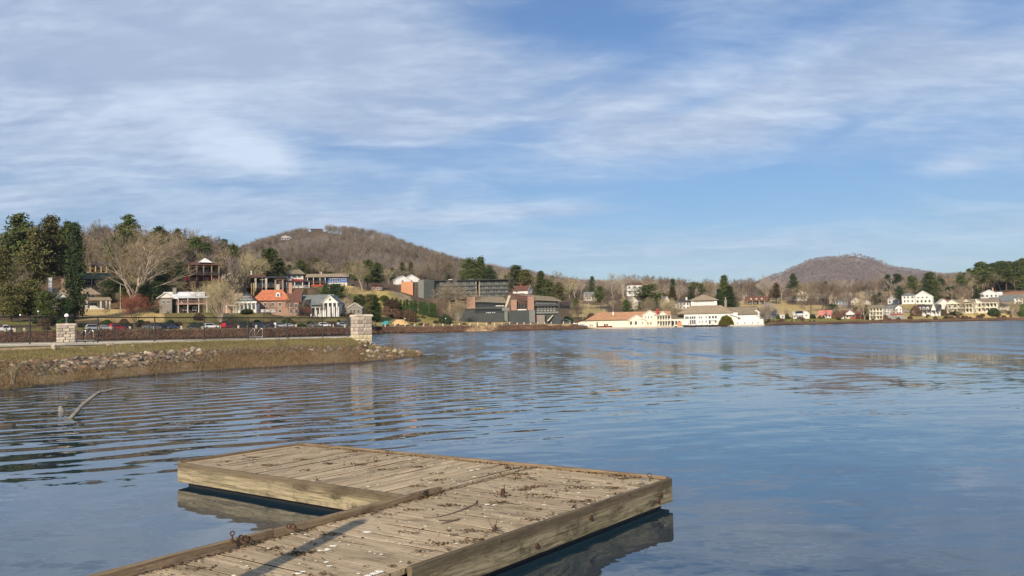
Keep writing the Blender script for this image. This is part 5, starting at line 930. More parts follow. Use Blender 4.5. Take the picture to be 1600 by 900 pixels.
# ------------------------------------------------------------------ trees (unit height, scaled per tree)
def bare_tree(seed, spread=.42, fork=.22, n1=7, n2=6, n3=6, n4=6, upw=.5, tr=.018, multi=1, low=False, tw=.0016):
    r = random.Random(seed); L = MB(); Tv = []; Tf = []
    def twig(p, d, l, w_):
        a = d.orthogonal().normalized(); a.rotate(Matrix.Rotation(r.uniform(0, 6.28), 3, d)); n = len(Tv); m_ = p + d * l * .5 + a * l * .06
        Tv.extend([tuple(p - a * w_), tuple(p + a * w_), tuple(p + d * l)]); Tf.append((n, n + 1, n + 2))
    def rnd_dir(d, ang):
        o = d.orthogonal().normalized(); o.rotate(Matrix.Rotation(r.uniform(0, 6.28), 3, d)); v = d * math.cos(ang) + o * math.sin(ang); return v.normalized()
    def grow(p, d, l, rad, lev):
        ns = (4, 4, 3, 2)[min(lev, 3)]; pts = [p]; q = p.copy(); dd = d.copy()
        for i in range(ns):
            dd = (dd + Vector((r.gauss(0, .10), r.gauss(0, .10), r.gauss(0, .06) + (.10 * upw if lev else 0)))).normalized(); q = q + dd * (l / ns); pts.append(q.copy())
        if lev < 3 and not (low and lev == 2): L.tube(pts, [rad * (1 - .62 * i / ns) for i in range(ns + 1)], (6, 5, 3)[lev], cap=False)
        else:
            a = dd.orthogonal().normalized(); n = len(Tv); rr_ = rad * .9
            for i in range(ns):
                n = len(Tv); Tv.extend([tuple(pts[i] - a * rr_ * (1 - i / ns)), tuple(pts[i] + a * rr_ * (1 - i / ns)), tuple(pts[i + 1] + a * rr_ * .5 * (1 - (i + 1) / ns) + a * 1e-5)]); Tf.append((n, n + 1, n + 2))
        n = (n1, n2, n3, n4)[min(lev, 3)]
        for i in range(n):
            f = (.35 + .65 * (i + r.random()) / n) if lev else (fork + (1 - fork) * (i + r.random() * .8) / n)
            j = min(int(f * ns), ns - 1); b0 = pts[j].lerp(pts[j + 1], f * ns - j)
            if lev >= (2 if low else 3): twig(b0, rnd_dir(dd, r.uniform(.3, .9)), l * r.uniform(.5, .9), tw); continue
            ang = r.uniform(.55, 1.0) if lev == 0 else r.uniform(.4, .85)
            ll = l * (r.uniform(.42, .6) if lev else spread * (1.25 - .55 * f) / .5 * r.uniform(.8, 1.1) * .75)
            grow(b0, rnd_dir(dd, ang), ll, rad * (.5 if lev else .42) * (1.1 - .5 * f), lev + 1)
        if lev < 3: grow(pts[-1], dd, l * .4, rad * .35, lev + 1)
    for k in range(multi):
        d0 = Vector((0, 0, 1)) if multi == 1 else rnd_dir(Vector((0, 0, 1)), r.uniform(.12, .42)); grow(Vector((r.uniform(-.01, .01), 0, -.03)), d0, .62 if multi == 1 else .55, tr, 0)
    zm = max(v[2] for v in Tv); sc = 1 / zm
    L.v = [(x * sc, y * sc, z * sc) for x, y, z in L.v]; Tv = [(x * sc, y * sc, z * sc) for x, y, z in Tv]
    return (np.array(L.v), L.f), (np.array(Tv), np.array(Tf))
def meshes(data, bark, twig, nm='tree'):
    (lv, lf), (tv, tf) = data; a = bpy.data.meshes.new('trunk'); a.from_pydata([tuple(x) for x in lv], [], lf); a.materials.append(MATS[bark]); b_ = npmesh('crown', tv, tf, [twig]); return a, b_
def joined(data, bark, twig):
    (lv, lf), (tv, tf) = data; me = bpy.data.meshes.new('bare_tree'); n = len(lv); me.from_pydata([tuple(x) for x in lv] + [tuple(x) for x in tv], [], list(lf) + [tuple(int(i) + n for i in f) for f in tf])
    me.materials.append(MATS[bark]); me.materials.append(MATS[twig]); me.polygons.foreach_set('material_index', [0] * len(lf) + [1] * len(tf)); me.update(); return me
HERO = [bare_tree(s, **k) for s, k in ((1, dict(spread=.50, n1=8, n2=7, n3=7, n4=7, tw=.0020)), (2, dict(spread=.50, fork=.15, multi=3, n1=6, n2=5, n3=5, n4=5, tr=.017, tw=.0013)), (3, dict(spread=.42, n1=8, n2=7, n3=7, n4=7, tw=.0020)), (4, dict(spread=.62, fork=.05, multi=6, n1=6, n2=6, n3=5, n4=5, upw=1.0, tr=.009, tw=.0022)))]
FORB = [bare_tree(10 + s, spread=sp, fork=fk, n1=7, n2=5, n3=5, n4=5, tr=.013, tw=.0026) for s, (sp, fk) in enumerate(((.40, .35), (.34, .42), (.46, .3), (.38, .4), (.30, .45), (.5, .25)))]
FORL = [bare_tree(30 + s, spread=.42, fork=.4, n1=6, n2=5, n3=5, n4=4, tr=.010, low=True, tw=.006) for s in range(3)]
def leaves(cent, size, g, flat=.6, sx=1.6):
    n = len(cent); a = g.normal(size=(n, 3)); a[:, 2] *= flat; a /= np.linalg.norm(a, axis=1)[:, None]; h = g.normal(size=(n, 3)); b_ = np.cross(a, h); b_ /= np.linalg.norm(b_, axis=1)[:, None]
    s = size * g.uniform(.6, 1.4, (n, 1)); V_ = np.concatenate([cent - a * s * sx / 2 - b_ * s * .3, cent - a * s * sx / 2 + b_ * s * .3, cent + a * s * sx / 2 + b_ * s * .2, cent + a * s * sx / 2 - b_ * s * .2]); i = np.arange(n)
    return V_, np.stack([i, i + n, i + 2 * n, i + 3 * n], 1)
def evergreen(seed, kind, nb=90, size=.028):
    """boughs with clumps of small leaf faces; trunk and limbs are real"""
    g = np.random.default_rng(seed); L = MB(); L.tube([(0, 0, -.03), (g.normal(0, .01), 0, .4), (g.normal(0, .015), g.normal(0, .015), .75), (0, 0, .97)], [.020, .015, .009, .002], 6, cap=False); C = []
    for i in range(nb):
        if kind == 'spruce': z = .06 + .92 * (i / nb) ** .9; R = .20 * (1 - z) ** .8 + .012; dz = -.10
        elif kind == 'pine': z = .30 + .68 * g.random(); R = (.21 * math.sin(min(1, (1.02 - z) / .55) * 1.5) + .02) * g.uniform(.45, 1.3); dz = .10
        elif kind == 'round': z = .12 + .82 * g.random(); R = .36 * math.sqrt(max(.02, 1 - ((z - .5) / .52) ** 2)) * g.uniform(.7, 1.1); dz = .1
        elif kind == 'cedar': z = .04 + .93 * g.random(); R = .17 * math.sqrt(max(.02, 1 - ((z - .38) / .64) ** 2)) * g.uniform(.8, 1.1); dz = .35
        R *= g.uniform(.5, 1.3) if kind == 'spruce' else g.uniform(.75, 1.2); th = g.uniform(0, 6.283) if kind != 'spruce' else i * 2.399 + g.normal(0, .3); e = np.array([math.cos(th) * R, math.sin(th) * R, dz * R]); p0 = np.array([0, 0, z])
        if i % 2 == 0: L.tube([tuple(p0 - [0, 0, abs(dz) * R * .5]), tuple(p0 + e * .9)], [.005, .0015], 3, cap=False)
        nc = 5 if kind != 'cedar' else 4
        for c in range(nc):
            f = .25 + .8 * c / (nc - 1); sp = (.012 + .021 * f) if kind in ('pine', 'spruce') else (.016 + .028 * f * (1.5 if kind == 'round' else 1)); m_ = int(9 if kind != 'round' else 12); C.append(p0 + e * f + g.normal(size=(m_, 3)) * [sp, sp, sp * .55])
    C = np.concatenate(C); V_, Fc_ = leaves(C, size, g); zm = V_[:, 2].max(); V_ /= zm
    return (np.array(L.v) / zm, L.f), (V_, Fc_)
EV = {}
for kind, mats_, n_ in (('pine', ('needle_green', 'needle_olive'), 4), ('spruce', ('needle_dark', 'needle_green'), 3), ('round', ('needle_dark', 'needle_green'), 2), ('cedar', ('hedge_green', 'needle_olive'), 3)):
    for s in range(n_):
        d = evergreen(100 + s * 7 + len(EV), kind, nb={'pine': 135, 'spruce': 150, 'round': 150, 'cedar': 130}[kind], size=.021 if kind in ('spruce', 'pine') else .026)
        EV[(kind, s)] = (d, {})
def ev_meshes(kind, s, mat):
    d, c = EV[(kind, s)]
    if mat not in c:
        (lv, lf), (tv, tf) = d; a = bpy.data.meshes.new('trunk'); a.from_pydata([tuple(x) for x in lv], [], lf); a.materials.append(MATS['bark_dark']); c[mat] = (a, npmesh('crown', tv, tf, [mat]))
    return c[mat]
def ev_joined(kind, s, mat):
    d, c = EV[(kind, s)]
    if ('j', mat) not in c:
        (lv, lf), (tv, tf) = d; n = len(lv); me = bpy.data.meshes.new('evergreen_tree'); me.from_pydata([tuple(x) for x in lv] + [tuple(x) for x in tv], [], list(lf) + [tuple(int(i) + n for i in f) for f in tf]); me.materials.append(MATS['bark_dark']); me.materials.append(MATS[mat])
        me.polygons.foreach_set('material_index', [0] * len(lf) + [1] * len(tf)); me.update(); c[('j', mat)] = me
    return c[('j', mat)]
TR = random.Random(77)
def placed(px, pyb, D):
    p = at(px, pyb, D); g_ = gz_(p.x, p.y); return Vector((p.x, p.y, g_))
HC = {}
def hero(name, label, px, pyb, pyt, D, idx, bark='bark_pale', twig='twig_tan', wx=1.0, group=None, cat='tree', rot=None):
    p = placed(px, pyb, D); top = at(px, pyt, D).z; h = max(top - p.z, 1); k = (idx, bark, twig)
    if k not in HC: HC[k] = meshes(HERO[idx] if idx < 10 else FORB[idx - 10], bark, twig)
    root = empty(name, p, TR.uniform(0, 6.28) if rot is None else rot); root.scale = (h * wx, h * wx, h); tag(root, label, cat, group); mk('trunk', HC[k][0], root); mk('crown', HC[k][1], root); TREEXY.append((p.x, p.y)); return root
TREEXY = []
def hever(name, label, px, pyb, pyt, D, kind, s, mat, wx=1.0, group=None, cat='tree'):
    p = placed(px, pyb, D); h = max(at(px, pyt, D).z - p.z, 1); a, c = ev_meshes(kind, s, mat); root = empty(name, p, TR.uniform(0, 6.28)); root.scale = (h * wx, h * wx, h); tag(root, label, cat, group); mk('trunk', a, root); mk('crown', c, root); TREEXY.append((p.x, p.y)); return root
hero('bare_tree', 'large sunlit leafless tree spreading in front of the deck house and teal gabled cottage', 345, 513, 428, 283, 3, 'bark_pale', 'twig_tan', .92, rot=1.0)
hero('bare_tree', 'tall pale multi trunked leafless tree on the lawn edge right of the bungalow', 206, 486, 342, 312, 1, 'bark_pale', 'twig_tan', .95, rot=.4)
hero('bare_tree', 'leaning pale leafless tree just right of the tall multi trunked one', 238, 478, 362, 318, 2, 'bark_pale', 'twig_tan', .85)
hero('ornamental_tree', 'small reddish leafless ornamental tree on the lawn by the car park', 212, 506, 453, 262, 3, 'bark_dark', 'twig_red', .9)
hero('bare_tree', 'broad leafless tree behind the dark lodge left of the round pine', 386, 462, 384, 392, 0, 'bark_pale', 'twig_tan', .9)
hero('bare_tree', 'bare tree standing between the deck house and the dark lodge, above the sunlit tree', 348, 470, 392, 352, 2, 'bark_pale', 'twig_tan', .8)
hero('bare_tree', 'spreading dark leafless tree in front of the long hotel', 698, 492, 432, 452, 0, 'bark_dark', 'twig_brown', 1.25)
hero('bare_tree', 'tall dark leafless oak on the slope right behind the hotel roof', 688, 452, 388, 560, 0, 'bark_dark', 'twig_brown', 1.1)
hero('ornamental_tree', 'small golden fuzzy leafless tree by the bollards below the conference building', 716, 505, 465, 430, 3, 'bark_pale', 'twig_tan', .8)
hero('bare_tree', 'pale leafless sycamore beside the hillside path left of the rust roofed hut', 566, 456, 402, 440, 0, 'bark_pale', 'twig_tan', .95)
hero('bare_tree', 'large dark leafless oak between the meadow and the shore cottages', 1284, 489, 430, 560, 0, 'bark_dark', 'twig_brown', 1.05)
hero('bare_tree', 'leafless tree rising between the solar roofed and the coral roofed cottages', 1267, 496, 440, 516, 2, 'bark_dark', 'twig_brown', .8)
hero('bare_tree', 'grey leafless tree at the left end of the right shore cottages', 1200, 500, 468, 494, 3, 'bark_pale', 'twig_grey', .8)
hero('bare_tree', 'leafless tree in front of the stacked porches', 1351, 499, 452, 508, 2, 'bark_pale', 'twig_tan', .7)
hero('bare_tree', 'pale leafless tree near the right edge in front of the pink house', 1583, 497, 468, 545, 3, 'bark_pale', 'twig_tan', .8)
hero('bare_tree', 'leafless tree in front of the cream balconied inns', 1507, 495, 462, 540, 2, 'bark_pale', 'twig_tan', .6)
hero('bare_tree', 'leafless maple behind the waterfront halls left of the white hall', 1048, 500, 462, 500, 3, 'bark_pale', 'twig_tan', .85)
hero('bare_tree', 'leafless tree between the stacked white houses and the steep gabled house', 1012, 496, 462, 520, 3, 'bark_pale', 'twig_brown', .7)
hero('bare_tree', 'leafless pinkish tree right of the conference building above the red canopy', 903, 500, 472, 490, 3, 'bark_dark', 'twig_brown', .8)
hero('bare_tree', 'leafless shrub like tree in front of the columned house', 480, 499, 478, 338, 3, 'bark_dark', 'twig_red', .9)
hero('bare_tree', 'bare tree in front of the right wing of the red roofed house', 452, 500, 458, 330, 2, 'bark_dark', 'twig_brown', .6)
hero('bare_tree', 'low bare tree behind the grey stone bungalow', 540, 482, 462, 372, 3, 'bark_pale', 'twig_tan', .9)
for px, b_, t_, D, i, lab in ((8, 478, 395, 300, 0, 'thin bare tree between the dark evergreens at the left edge'), (290, 445, 352, 400, 2, 'tall thin bare tree breaking the skyline above the pavilion'), (276, 440, 372, 395, 0, 'bare tree just left of the skyline tree above the pavilion'), (146, 440, 337, 410, 0, 'round crowned bare tree on the skyline behind the left pines'),
                     (870, 470, 420, 560, 2, 'tall thin bare tree above the right end of the conference building'), (958, 465, 424, 640, 2, 'tall pale bare tree on the skyline right of the dark pointed spruce'), (974, 465, 425, 640, 1, 'tall pale many stemmed bare tree on the skyline'), (990, 465, 426, 645, 2, 'rightmost of the tall pale skyline trees left of the round pine'),
                     (1200, 470, 425, 640, 0, 'tall grey bare tree behind the log house'), (1222, 472, 430, 650, 2, 'tall grey bare tree between the log house and cream house'), (1338, 470, 438, 660, 0, 'dark spreading bare tree above the twin gabled pale house'), (1296, 472, 432, 660, 1, 'wide bare tree behind the cream house on the meadow'), (1500, 482, 440, 600, 0, 'wide bare tree above the cream inns'), (1424, 480, 448, 610, 2, 'bare tree left of the white villa')):
    hero('bare_tree', lab, px, b_, t_, D, i, 'bark_pale', 'twig_grey' if 940 < px < 1240 else 'twig_brown', .8)
# evergreens that stand out
for px, b_, t_, D, kd, s, mt_, wx, lab in (
    (28, 480, 331, 315, 'pine', 0, 'needle_green', .85, 'tall broad pine at the far left skyline'), (54, 482, 352, 312, 'pine', 1, 'needle_olive', .75, 'pine between the two tallest pines at the left'), (78, 488, 334, 322, 'pine', 2, 'needle_olive', .8, 'tall olive pine behind the bungalow chimney'),
    (106, 486, 340, 324, 'pine', 3, 'needle_green', .62, 'pine directly behind the tall narrow spruce'), (117, 497, 345, 268, 'spruce', 0, 'needle_dark', .6, 'tall narrow dark spruce in front of the bungalow'), (4, 498, 385, 280, 'pine', 2, 'needle_olive', .7, 'low dark pine at the left edge'),
    (46, 502, 432, 262, 'round', 0, 'needle_olive', .8, 'rounded olive evergreen behind the car park at the left'), (72, 503, 452, 258, 'round', 1, 'needle_green', .9, 'dark bushy evergreen left of the spruce'), (18, 503, 440, 255, 'round', 1, 'needle_olive', .9, 'leaning olive evergreen at the left end of the car park'), (100, 500, 462, 262, 'round', 0, 'needle_dark', 1.1, 'dark evergreen bush at the foot of the spruce'),
    (200, 440, 334, 400, 'pine', 0, 'needle_green', 1.15, 'pine crown showing above the tall pale bare tree'), (248, 445, 350, 396, 'pine', 3, 'needle_dark', .9, 'dark leaning pine on the skyline right of the tall bare tree'), (175, 478, 432, 322, 'round', 0, 'needle_dark', 1.0, 'dark round evergreen below the green roofed house'),
    (228, 492, 443, 300, 'round', 1, 'needle_dark', 1.0, 'dark evergreen shrub right of the reddish tree'), (262, 496, 466, 292, 'round', 0, 'needle_olive', 1.1, 'olive shrub left of the deck house'), (192, 470, 448, 306, 'cedar', 1, 'bush_olive', 1.0, 'small yellow green cypress behind the flagpole'),
    (421, 462, 386, 402, 'pine', 1, 'needle_green', 1.25, 'broad green pine behind the dark lodge'), (436, 458, 402, 408, 'pine', 3, 'needle_olive', 1.2, 'right hand pine of the pair behind the dark lodge'), (470, 440, 405, 520, 'pine', 2, 'needle_green', 1.2, 'pine left of the ranch house roof'), (496, 436, 402, 560, 'pine', 0, 'needle_olive', 1.3, 'olive pine behind the ranch house'),
    (524, 474, 440, 378, 'round', 0, 'needle_dark', 1.15, 'big dark magnolia below the ranch house'), (575, 450, 405, 460, 'pine', 1, 'needle_green', 1.2, 'pine behind the pale sycamore'), (590, 448, 408, 470, 'pine', 3, 'needle_green', 1.2, 'pine above the rust roofed hut'),
    (736, 462, 401, 560, 'round', 1, 'needle_green', .85, 'rounded big pine behind the middle of the hotel'), (752, 462, 399, 558, 'spruce', 1, 'needle_green', 1.2, 'taller pointed pine behind the middle of the hotel'), (766, 462, 414, 556, 'pine', 0, 'needle_dark', 1.1, 'dark pine right of the pointed pine behind the hotel'),
    (806, 468, 413, 570, 'pine', 1, 'needle_green', 1.4, 'broad pine above the red capped white house'), (822, 470, 420, 565, 'pine', 2, 'needle_olive', 1.3, 'olive pine right of the broad pine behind the conference roofs'), (846, 476, 422, 550, 'spruce', 2, 'needle_green', 1.3, 'pointed pine behind the right end of the conference roofs'), (858, 478, 436, 545, 'pine', 3, 'needle_green', 1.2, 'pine at the right end of the conference roofs'), (874, 482, 440, 540, 'pine', 0, 'needle_olive', 1.1, 'pine furthest right behind the conference building'),
    (926, 470, 431, 650, 'spruce', 0, 'needle_dark', 1.0, 'dark pointed spruce on the skyline above the orange roofed hall'), (938, 490, 446, 560, 'pine', 1, 'needle_green', 1.2, 'green pine right of the grey hill cottage'), (1014, 478, 442, 590, 'round', 1, 'needle_green', 1.25, 'big round dark pine behind the stacked white houses'), (1034, 472, 456, 610, 'round', 0, 'needle_olive', 1.1, 'olive bush like pine right of the big round pine'),
    (1051, 476, 446, 610, 'spruce', 1, 'needle_brown', 1.3, 'brownish conifer above the steep gabled house'), (1080, 478, 447, 600, 'spruce', 2, 'needle_dark', 1.3, 'dark conifer left of the pyramid roofed hall'), (1133, 486, 428, 560, 'spruce', 1, 'needle_green', 1.05, 'tall lone spruce behind the white hall'), (1141, 488, 446, 556, 'spruce', 0, 'needle_dark', 1.5, 'dark conifer at the right foot of the tall lone spruce'), (1124, 487, 450, 556, 'spruce', 2, 'needle_dark', 1.2, 'dark conifer at the left foot of the tall lone spruce'),
    (1240, 470, 426, 660, 'pine', 2, 'needle_dark', .7, 'small topped pine on a bare stem left of the cream house'), (1213, 474, 440, 640, 'pine', 3, 'needle_brown', 1.0, 'thin brown pine group right of the log house'), (1350, 474, 448, 660, 'pine', 1, 'needle_dark', 1.0, 'dark pine above the twin gabled pale house'), (1406, 478, 446, 620, 'pine', 0, 'needle_dark', 1.0, 'dark pine left of the white villa'), (1425, 474, 430, 640, 'pine', 1, 'needle_green', 1.1, 'pine behind the left wing of the white villa'),
    (1454, 476, 424, 630, 'pine', 2, 'needle_green', 1.2, 'tall pine right behind the white villa'), (1462, 478, 436, 625, 'spruce', 1, 'needle_green', 1.4, 'pointed pine right of the white villa'), (1448, 478, 440, 625, 'pine', 3, 'needle_dark', 1.2, 'dark pine touching the white villa roof')):
    hever('evergreen_tree', lab, px, b_, t_, D, kd, s, mt_, wx)
for i, px in enumerate([1524, 1531, 1538, 1544, 1550, 1556, 1562, 1567, 1573, 1579, 1585, 1591, 1597, 1604, 1611, 1618, 1535, 1553, 1569, 1588, 1600]):
    t0 = np.interp(px, [1520, 1535, 1550, 1575, 1600, 1620], [419, 409, 411, 407, 403, 400]) + TR.uniform(-2, 6)
    hever('pine_tree', 'dark pine in the dense stand on the right hill above the white gabled house', px, 464 if px > 1540 else 458, t0, 690 + (i % 4) * 9, 'pine' if i % 3 else 'spruce', i % 3, 'needle_dark' if i % 4 else 'needle_green', 1.15, 'dark pines of the right hill stand')
# arborvitae hedge row and the taller screen left of it
for i, (px, w_, t_) in enumerate(((600, 7, 463), (607, 7, 466), (613, 8, 464), (619.5, 8, 465), (626, 5, 468), (631, 6, 468), (636, 9, 467), (642, 5, 469), (648, 12, 467), (657, 6, 470), (662, 6, 470), (667, 6, 472), (674, 7, 472), (679, 5, 474), (598, 8, 464))):
    hever('hedge_shrub', 'clipped green arborvitae in the row below the hotel', px, 483 if px < 640 else 482.5 + (px - 640) * .03, t_, 437, 'cedar', i % 3, 'hedge_green', .58 + w_ / 24, 'arborvitae row below the hotel', 'shrub')
for i, (px, t_) in enumerate(((556, 462), (563, 459), (570, 460), (577, 458), (584, 459), (590, 462), (560, 470), (574, 470), (588, 472))):
    hever('screen_shrub', 'tall olive green evergreen in the dense screen right of the stone bungalow', px, 496, t_, 392 + (i % 3) * 3, 'cedar', i % 3, 'needle_olive' if i % 2 else 'hedge_green', .95, 'tall evergreen screen right of the stone bungalow', 'shrub')
# the big clipped bush on the white hall's terrace
def bushmesh(seed, nm, mats, n=5200, size=.06, sq=(1, 1, 1), core=None):
    g = np.random.default_rng(seed); d = g.normal(size=(n, 3)); d[:, 2] = np.abs(d[:, 2]); d /= np.linalg.norm(d, axis=1)[:, None]; r = .5 * g.uniform(.8, 1.0, n) * (1 + .06 * np.sin(d[:, 0] * 9 + seed) * np.cos(d[:, 1] * 8)); c = d * r[:, None] * [1, 1, 2]
    V_, Fc_ = leaves(c, size, g, 1.0, 1.2); return npmesh(nm, V_, Fc_, mats)
def bush(name, label, px, pyb, D, wpx, hpx, me, group=None, cat='shrub'):
    p = placed(px, pyb, D); k = D / F; o = mk(name, me, None, p, TR.uniform(0, 6.28)); o.scale = (wpx * k, wpx * k, hpx * k); return tag(o, label, cat, group)
BU = {m_: bushmesh(i + 1, 'bush', [m_], n_, sz) for i, (m_, n_, sz) in enumerate((('bush_olive', 6000, .05), ('needle_dark', 3000, .09), ('bank_shrub', 3600, .06), ('scrub_brown', 3600, .06), ('hedge_green', 3000, .08)))}
bush('clipped_bush', 'large olive green dome shaped clipped bush in front of the white hall', 1135, 510.5, 461, 24, 17, BU['bush_olive'])
for (px, b_, D, w_, h_, m_, lab) in ((641, 503, 415, 22, 19, 'scrub_brown', 'large round bare brown shrub on the slope below the hedge row'), (618, 502, 416, 22, 15, 'bank_shrub', 'wide bare reddish shrub left of the round brown shrub'), (604, 501, 416, 16, 14, 'bank_shrub', 'bare reddish shrub at the left end of the slope'), (629, 502, 418, 16, 13, 'scrub_brown', 'bare shrub between the two large ones on the slope'),
        (695, 500, 425, 20, 14, 'needle_dark', 'dark rounded evergreen shrub left of the small golden tree'), (1188, 505, 480, 0.1, .1, 'bush_olive', ''), (1216, 501, 494, 6, 7, 'needle_dark', 'small dark shrub left of the white shed'), (1230, 500, 496, 7, 8, 'needle_dark', 'small dark shrub right of the white shed'),
        (1308, 502, 502, 16, 13, 'bank_shrub', 'dark reddish shrub between the coral and brown roofed cottages'), (1342, 503, 506, 13, 8, 'bank_shrub', 'low red brown shrub left of the stacked porches'), (1381, 502, 512, 14, 9, 'bank_shrub', 'red brown shrub right of the stacked porches'), (1270, 503, 500, 10, 6, 'needle_dark', 'low dark shrub at the water in front of the solar roofed cottage'),
        (1431, 494, 532, 17, 17, 'bank_shrub', 'big dark bush left of the black roofed cottage'), (1466, 494, 534, 12, 13, 'needle_dark', 'dark bush at the right end of the black roofed cottage'), (1474, 494, 535, 12, 11, 'bank_shrub', 'brown bush left of the cream inns'), (1553, 490, 538, 18, 11, 'needle_dark', 'dark clipped hedge in front of the right cream inn'), (1492, 491, 540, 20, 5, 'needle_dark', 'low dark hedge in front of the left cream inn'),
        (1598, 494, 545, 10, 20, 'hedge_green', 'green conical bush at the right edge'), (300, 472, 335, 26, 18, 'bank_shrub', 'round bare mauve shrub below the pavilion'), (278, 478, 322, 22, 16, 'scrub_brown', 'brown bare thicket left of the mauve shrub'), (252, 488, 300, 20, 14, 'needle_dark', 'dark shrub under the deck house'), (386, 497, 318, 20, 7, 'needle_dark', 'dark clipped shrub in front of the teal gabled cottage'),
        (405, 458, 382, 14, 12, 'scrub_brown', 'bare shrub on the slope left of the dark lodge'), (472, 470, 372, 26, 20, 'scrub_brown', 'bare brown thicket below the red banded cottage'), (496, 470, 376, 24, 16, 'needle_olive' if False else 'hedge_green', 'green shrub on the slope below the ranch house'), (540, 466, 384, 26, 10, 'hedge_green', 'trimmed green hedge right of the dark magnolia'), (600, 462, 440, 16, 8, 'bush_olive', 'yellow green shrub right of the rust roofed hut'),
        (612, 470, 436, 30, 12, 'scrub_brown', 'brown clipped hedge on the bank behind the arborvitae row'), (888, 502, 470, 16, 10, 'hedge_green', 'green domed shrub at the right end of the conference building'), (905, 504, 476, 16, 9, 'bank_shrub', 'pinkish thicket left of the waterfront hall'), (924, 500, 500, 14, 8, 'bank_shrub', 'mauve thicket behind the left end of the waterfront hall'), (70, 503, 252, 34, 12, 'needle_dark', 'dark hedge behind the cars at the left'), (100, 504, 250, 22, 12, 'hedge_green', 'dark green hedge left of the pillar lamp')):
    if lab: bush('bush', lab, px, b_, D, w_, h_, BU[m_])
# ---- woods: every tree its own object while they can be told apart
WM = {}
def wood_mesh(i, tw_):
    if (i, tw_) not in WM: WM[(i, tw_)] = joined(FORB[i], 'bark_pale' if tw_ in ('twig_tan', 'twig_grey') else 'bark_dark', tw_)
    return WM[(i, tw_)]
SX = [(p.x, p.y) for p in (site_xyz(k_) for k_ in SITE)]; SR = [SITE[k_][3] * SITE[k_][2] / F * .55 + 3 for k_ in SITE]
def clear(x, y, u, D):
    for (sx_, sy_), r_ in zip(SX, SR):
        if abs(x - sx_) < r_ + 1 and -26 < (y - sy_) < r_ * .8 + 8: return False
    for u0, u1, D0, D1, c in COVER:
        if u0 - 2 < u < u1 + 2 and D0 - 3 < D < D1 + 2: return False
    return True
def woods(n, region, hr, label, group, twl, ev=0.0, evk=('pine',), evm=('needle_green',), seed=1, evlabel=None, wx=(.8, 1.15), force=False, share=None):
    r = random.Random(seed); pts = []; tries = 0
    while len(pts) < n and tries < n * 40:
        tries += 1; u = r.uniform(region[0], region[1]); f = r.random() ** .8; D = np.interp(u, *region[2]) * (1 - f) + np.interp(u, *region[3]) * f; x = (u - 800) / F * D
        if not force and not clear(x, D, u, D): continue
        if any((x - a) ** 2 + (D - b_) ** 2 < region[4] ** 2 for a, b_ in pts[-400:]): continue
        pts.append((x, D))
    pts.sort(key=lambda p_: p_[1]); zs = height([p[0] for p in pts], [p[1] for p in pts]); ind = int(n * (share or ONE))
    for q, ((x, y), z) in enumerate(zip(pts, zs)):
        h = r.uniform(*hr); w_ = r.uniform(*wx); u = 800 + F * x / y; near = min(LMK, key=lambda k_: abs(SITE[k_][0] - u) + abs(SITE[k_][2] - y) * .12); where = ('behind ' if y > SITE[near][2] + 14 else 'beside ') + LMK[near]; size = 'tall' if h > hr[0] + (hr[1] - hr[0]) * .6 else 'smaller'
        if r.random() < ev:
            kd = r.choice(evk); me = ev_joined(kd, r.randrange(3 if kd != 'round' else 2), r.choice(evm)); o = mk('evergreen_tree', me, None, (x, y, z), r.uniform(0, 6.28), (h * w_ * 1.1, h * w_ * 1.1, h)); tag(o, size + ' evergreen among bare woodland ' + where, 'tree', size + ' evergreens ' + where)
        elif q < ind: tw_ = r.choice(twl); o = mk('woodland_tree', wood_mesh(r.randrange(6), tw_), None, (x, y, z), r.uniform(0, 6.28), (h * w_, h * w_, h)); hue = {'twig_tan': 'tan', 'twig_brown': 'brown', 'twig_grey': 'grey', 'twig_mauve': 'mauve brown'}[tw_]; tag(o, size + ' ' + hue + ' leafless tree ' + where, 'tree', size + ' ' + hue + ' leafless trees ' + where)
        else: REST.append((x, y, z, h, w_, r.random()))
ONE = .22; REST = []
LMK = dict(bungalow='the tan roofed bungalow', greenroof='the green roofed house', deckhouse='the deck house', pavilion='the white peaked pavilion', stilt='the dark stilted lodge', pinkhouse='the red banded cottage', ranch='the blue ranch house', hut='the rust roofed hut', hotel='the long grey hotel', conf='the conference building', redcap='the red capped white house', audit='the orange roofed hall', greyhill='the grey hill cottage', dbl_a='the stacked white houses', gable_w='the steep gabled house', pyramid='the pyramid roofed hall', log='the brown log house', creamtop='the cream hill house', bluesm='the blue grey roofed house', twogable='the twin gabled pale house', smallw_b='the steep white gable', bigwhite='the white villa', pinkgable='the pink trimmed gable', balc_b='the cream inns', hillwhite='the highest right hill house', greyroofs='the grey roofed long house', solar='the solar roofed cottage', redroof='the coral roofed cottage', brownred='the brown roofed shore cottage', porch3='the stacked porches')
woods(230, (-160, 372, ([-160, 0, 150, 262, 372], [330, 332, 345, 352, 385]), ([-160, 372], [470, 500]), 4.0), (13, 19), 'brown leafless tree in the wood covering the left hillside', 'left hillside wood', ('twig_brown', 'twig_tan', 'twig_brown'), .16, ('pine', 'spruce'), ('needle_green', 'needle_dark', 'needle_olive'), 2, 'evergreen among the bare trees of the left hillside')
woods(24, (240, 345, ([240, 345], [318, 335]), ([240, 345], [345, 372]), 4.0), (6, 11), 'low bare tree in the thicket around the pavilion', 'thicket around the pavilion', ('twig_brown', 'twig_tan'), .12, ('round',), ('needle_dark',), 3, 'dark evergreen in the thicket around the pavilion')
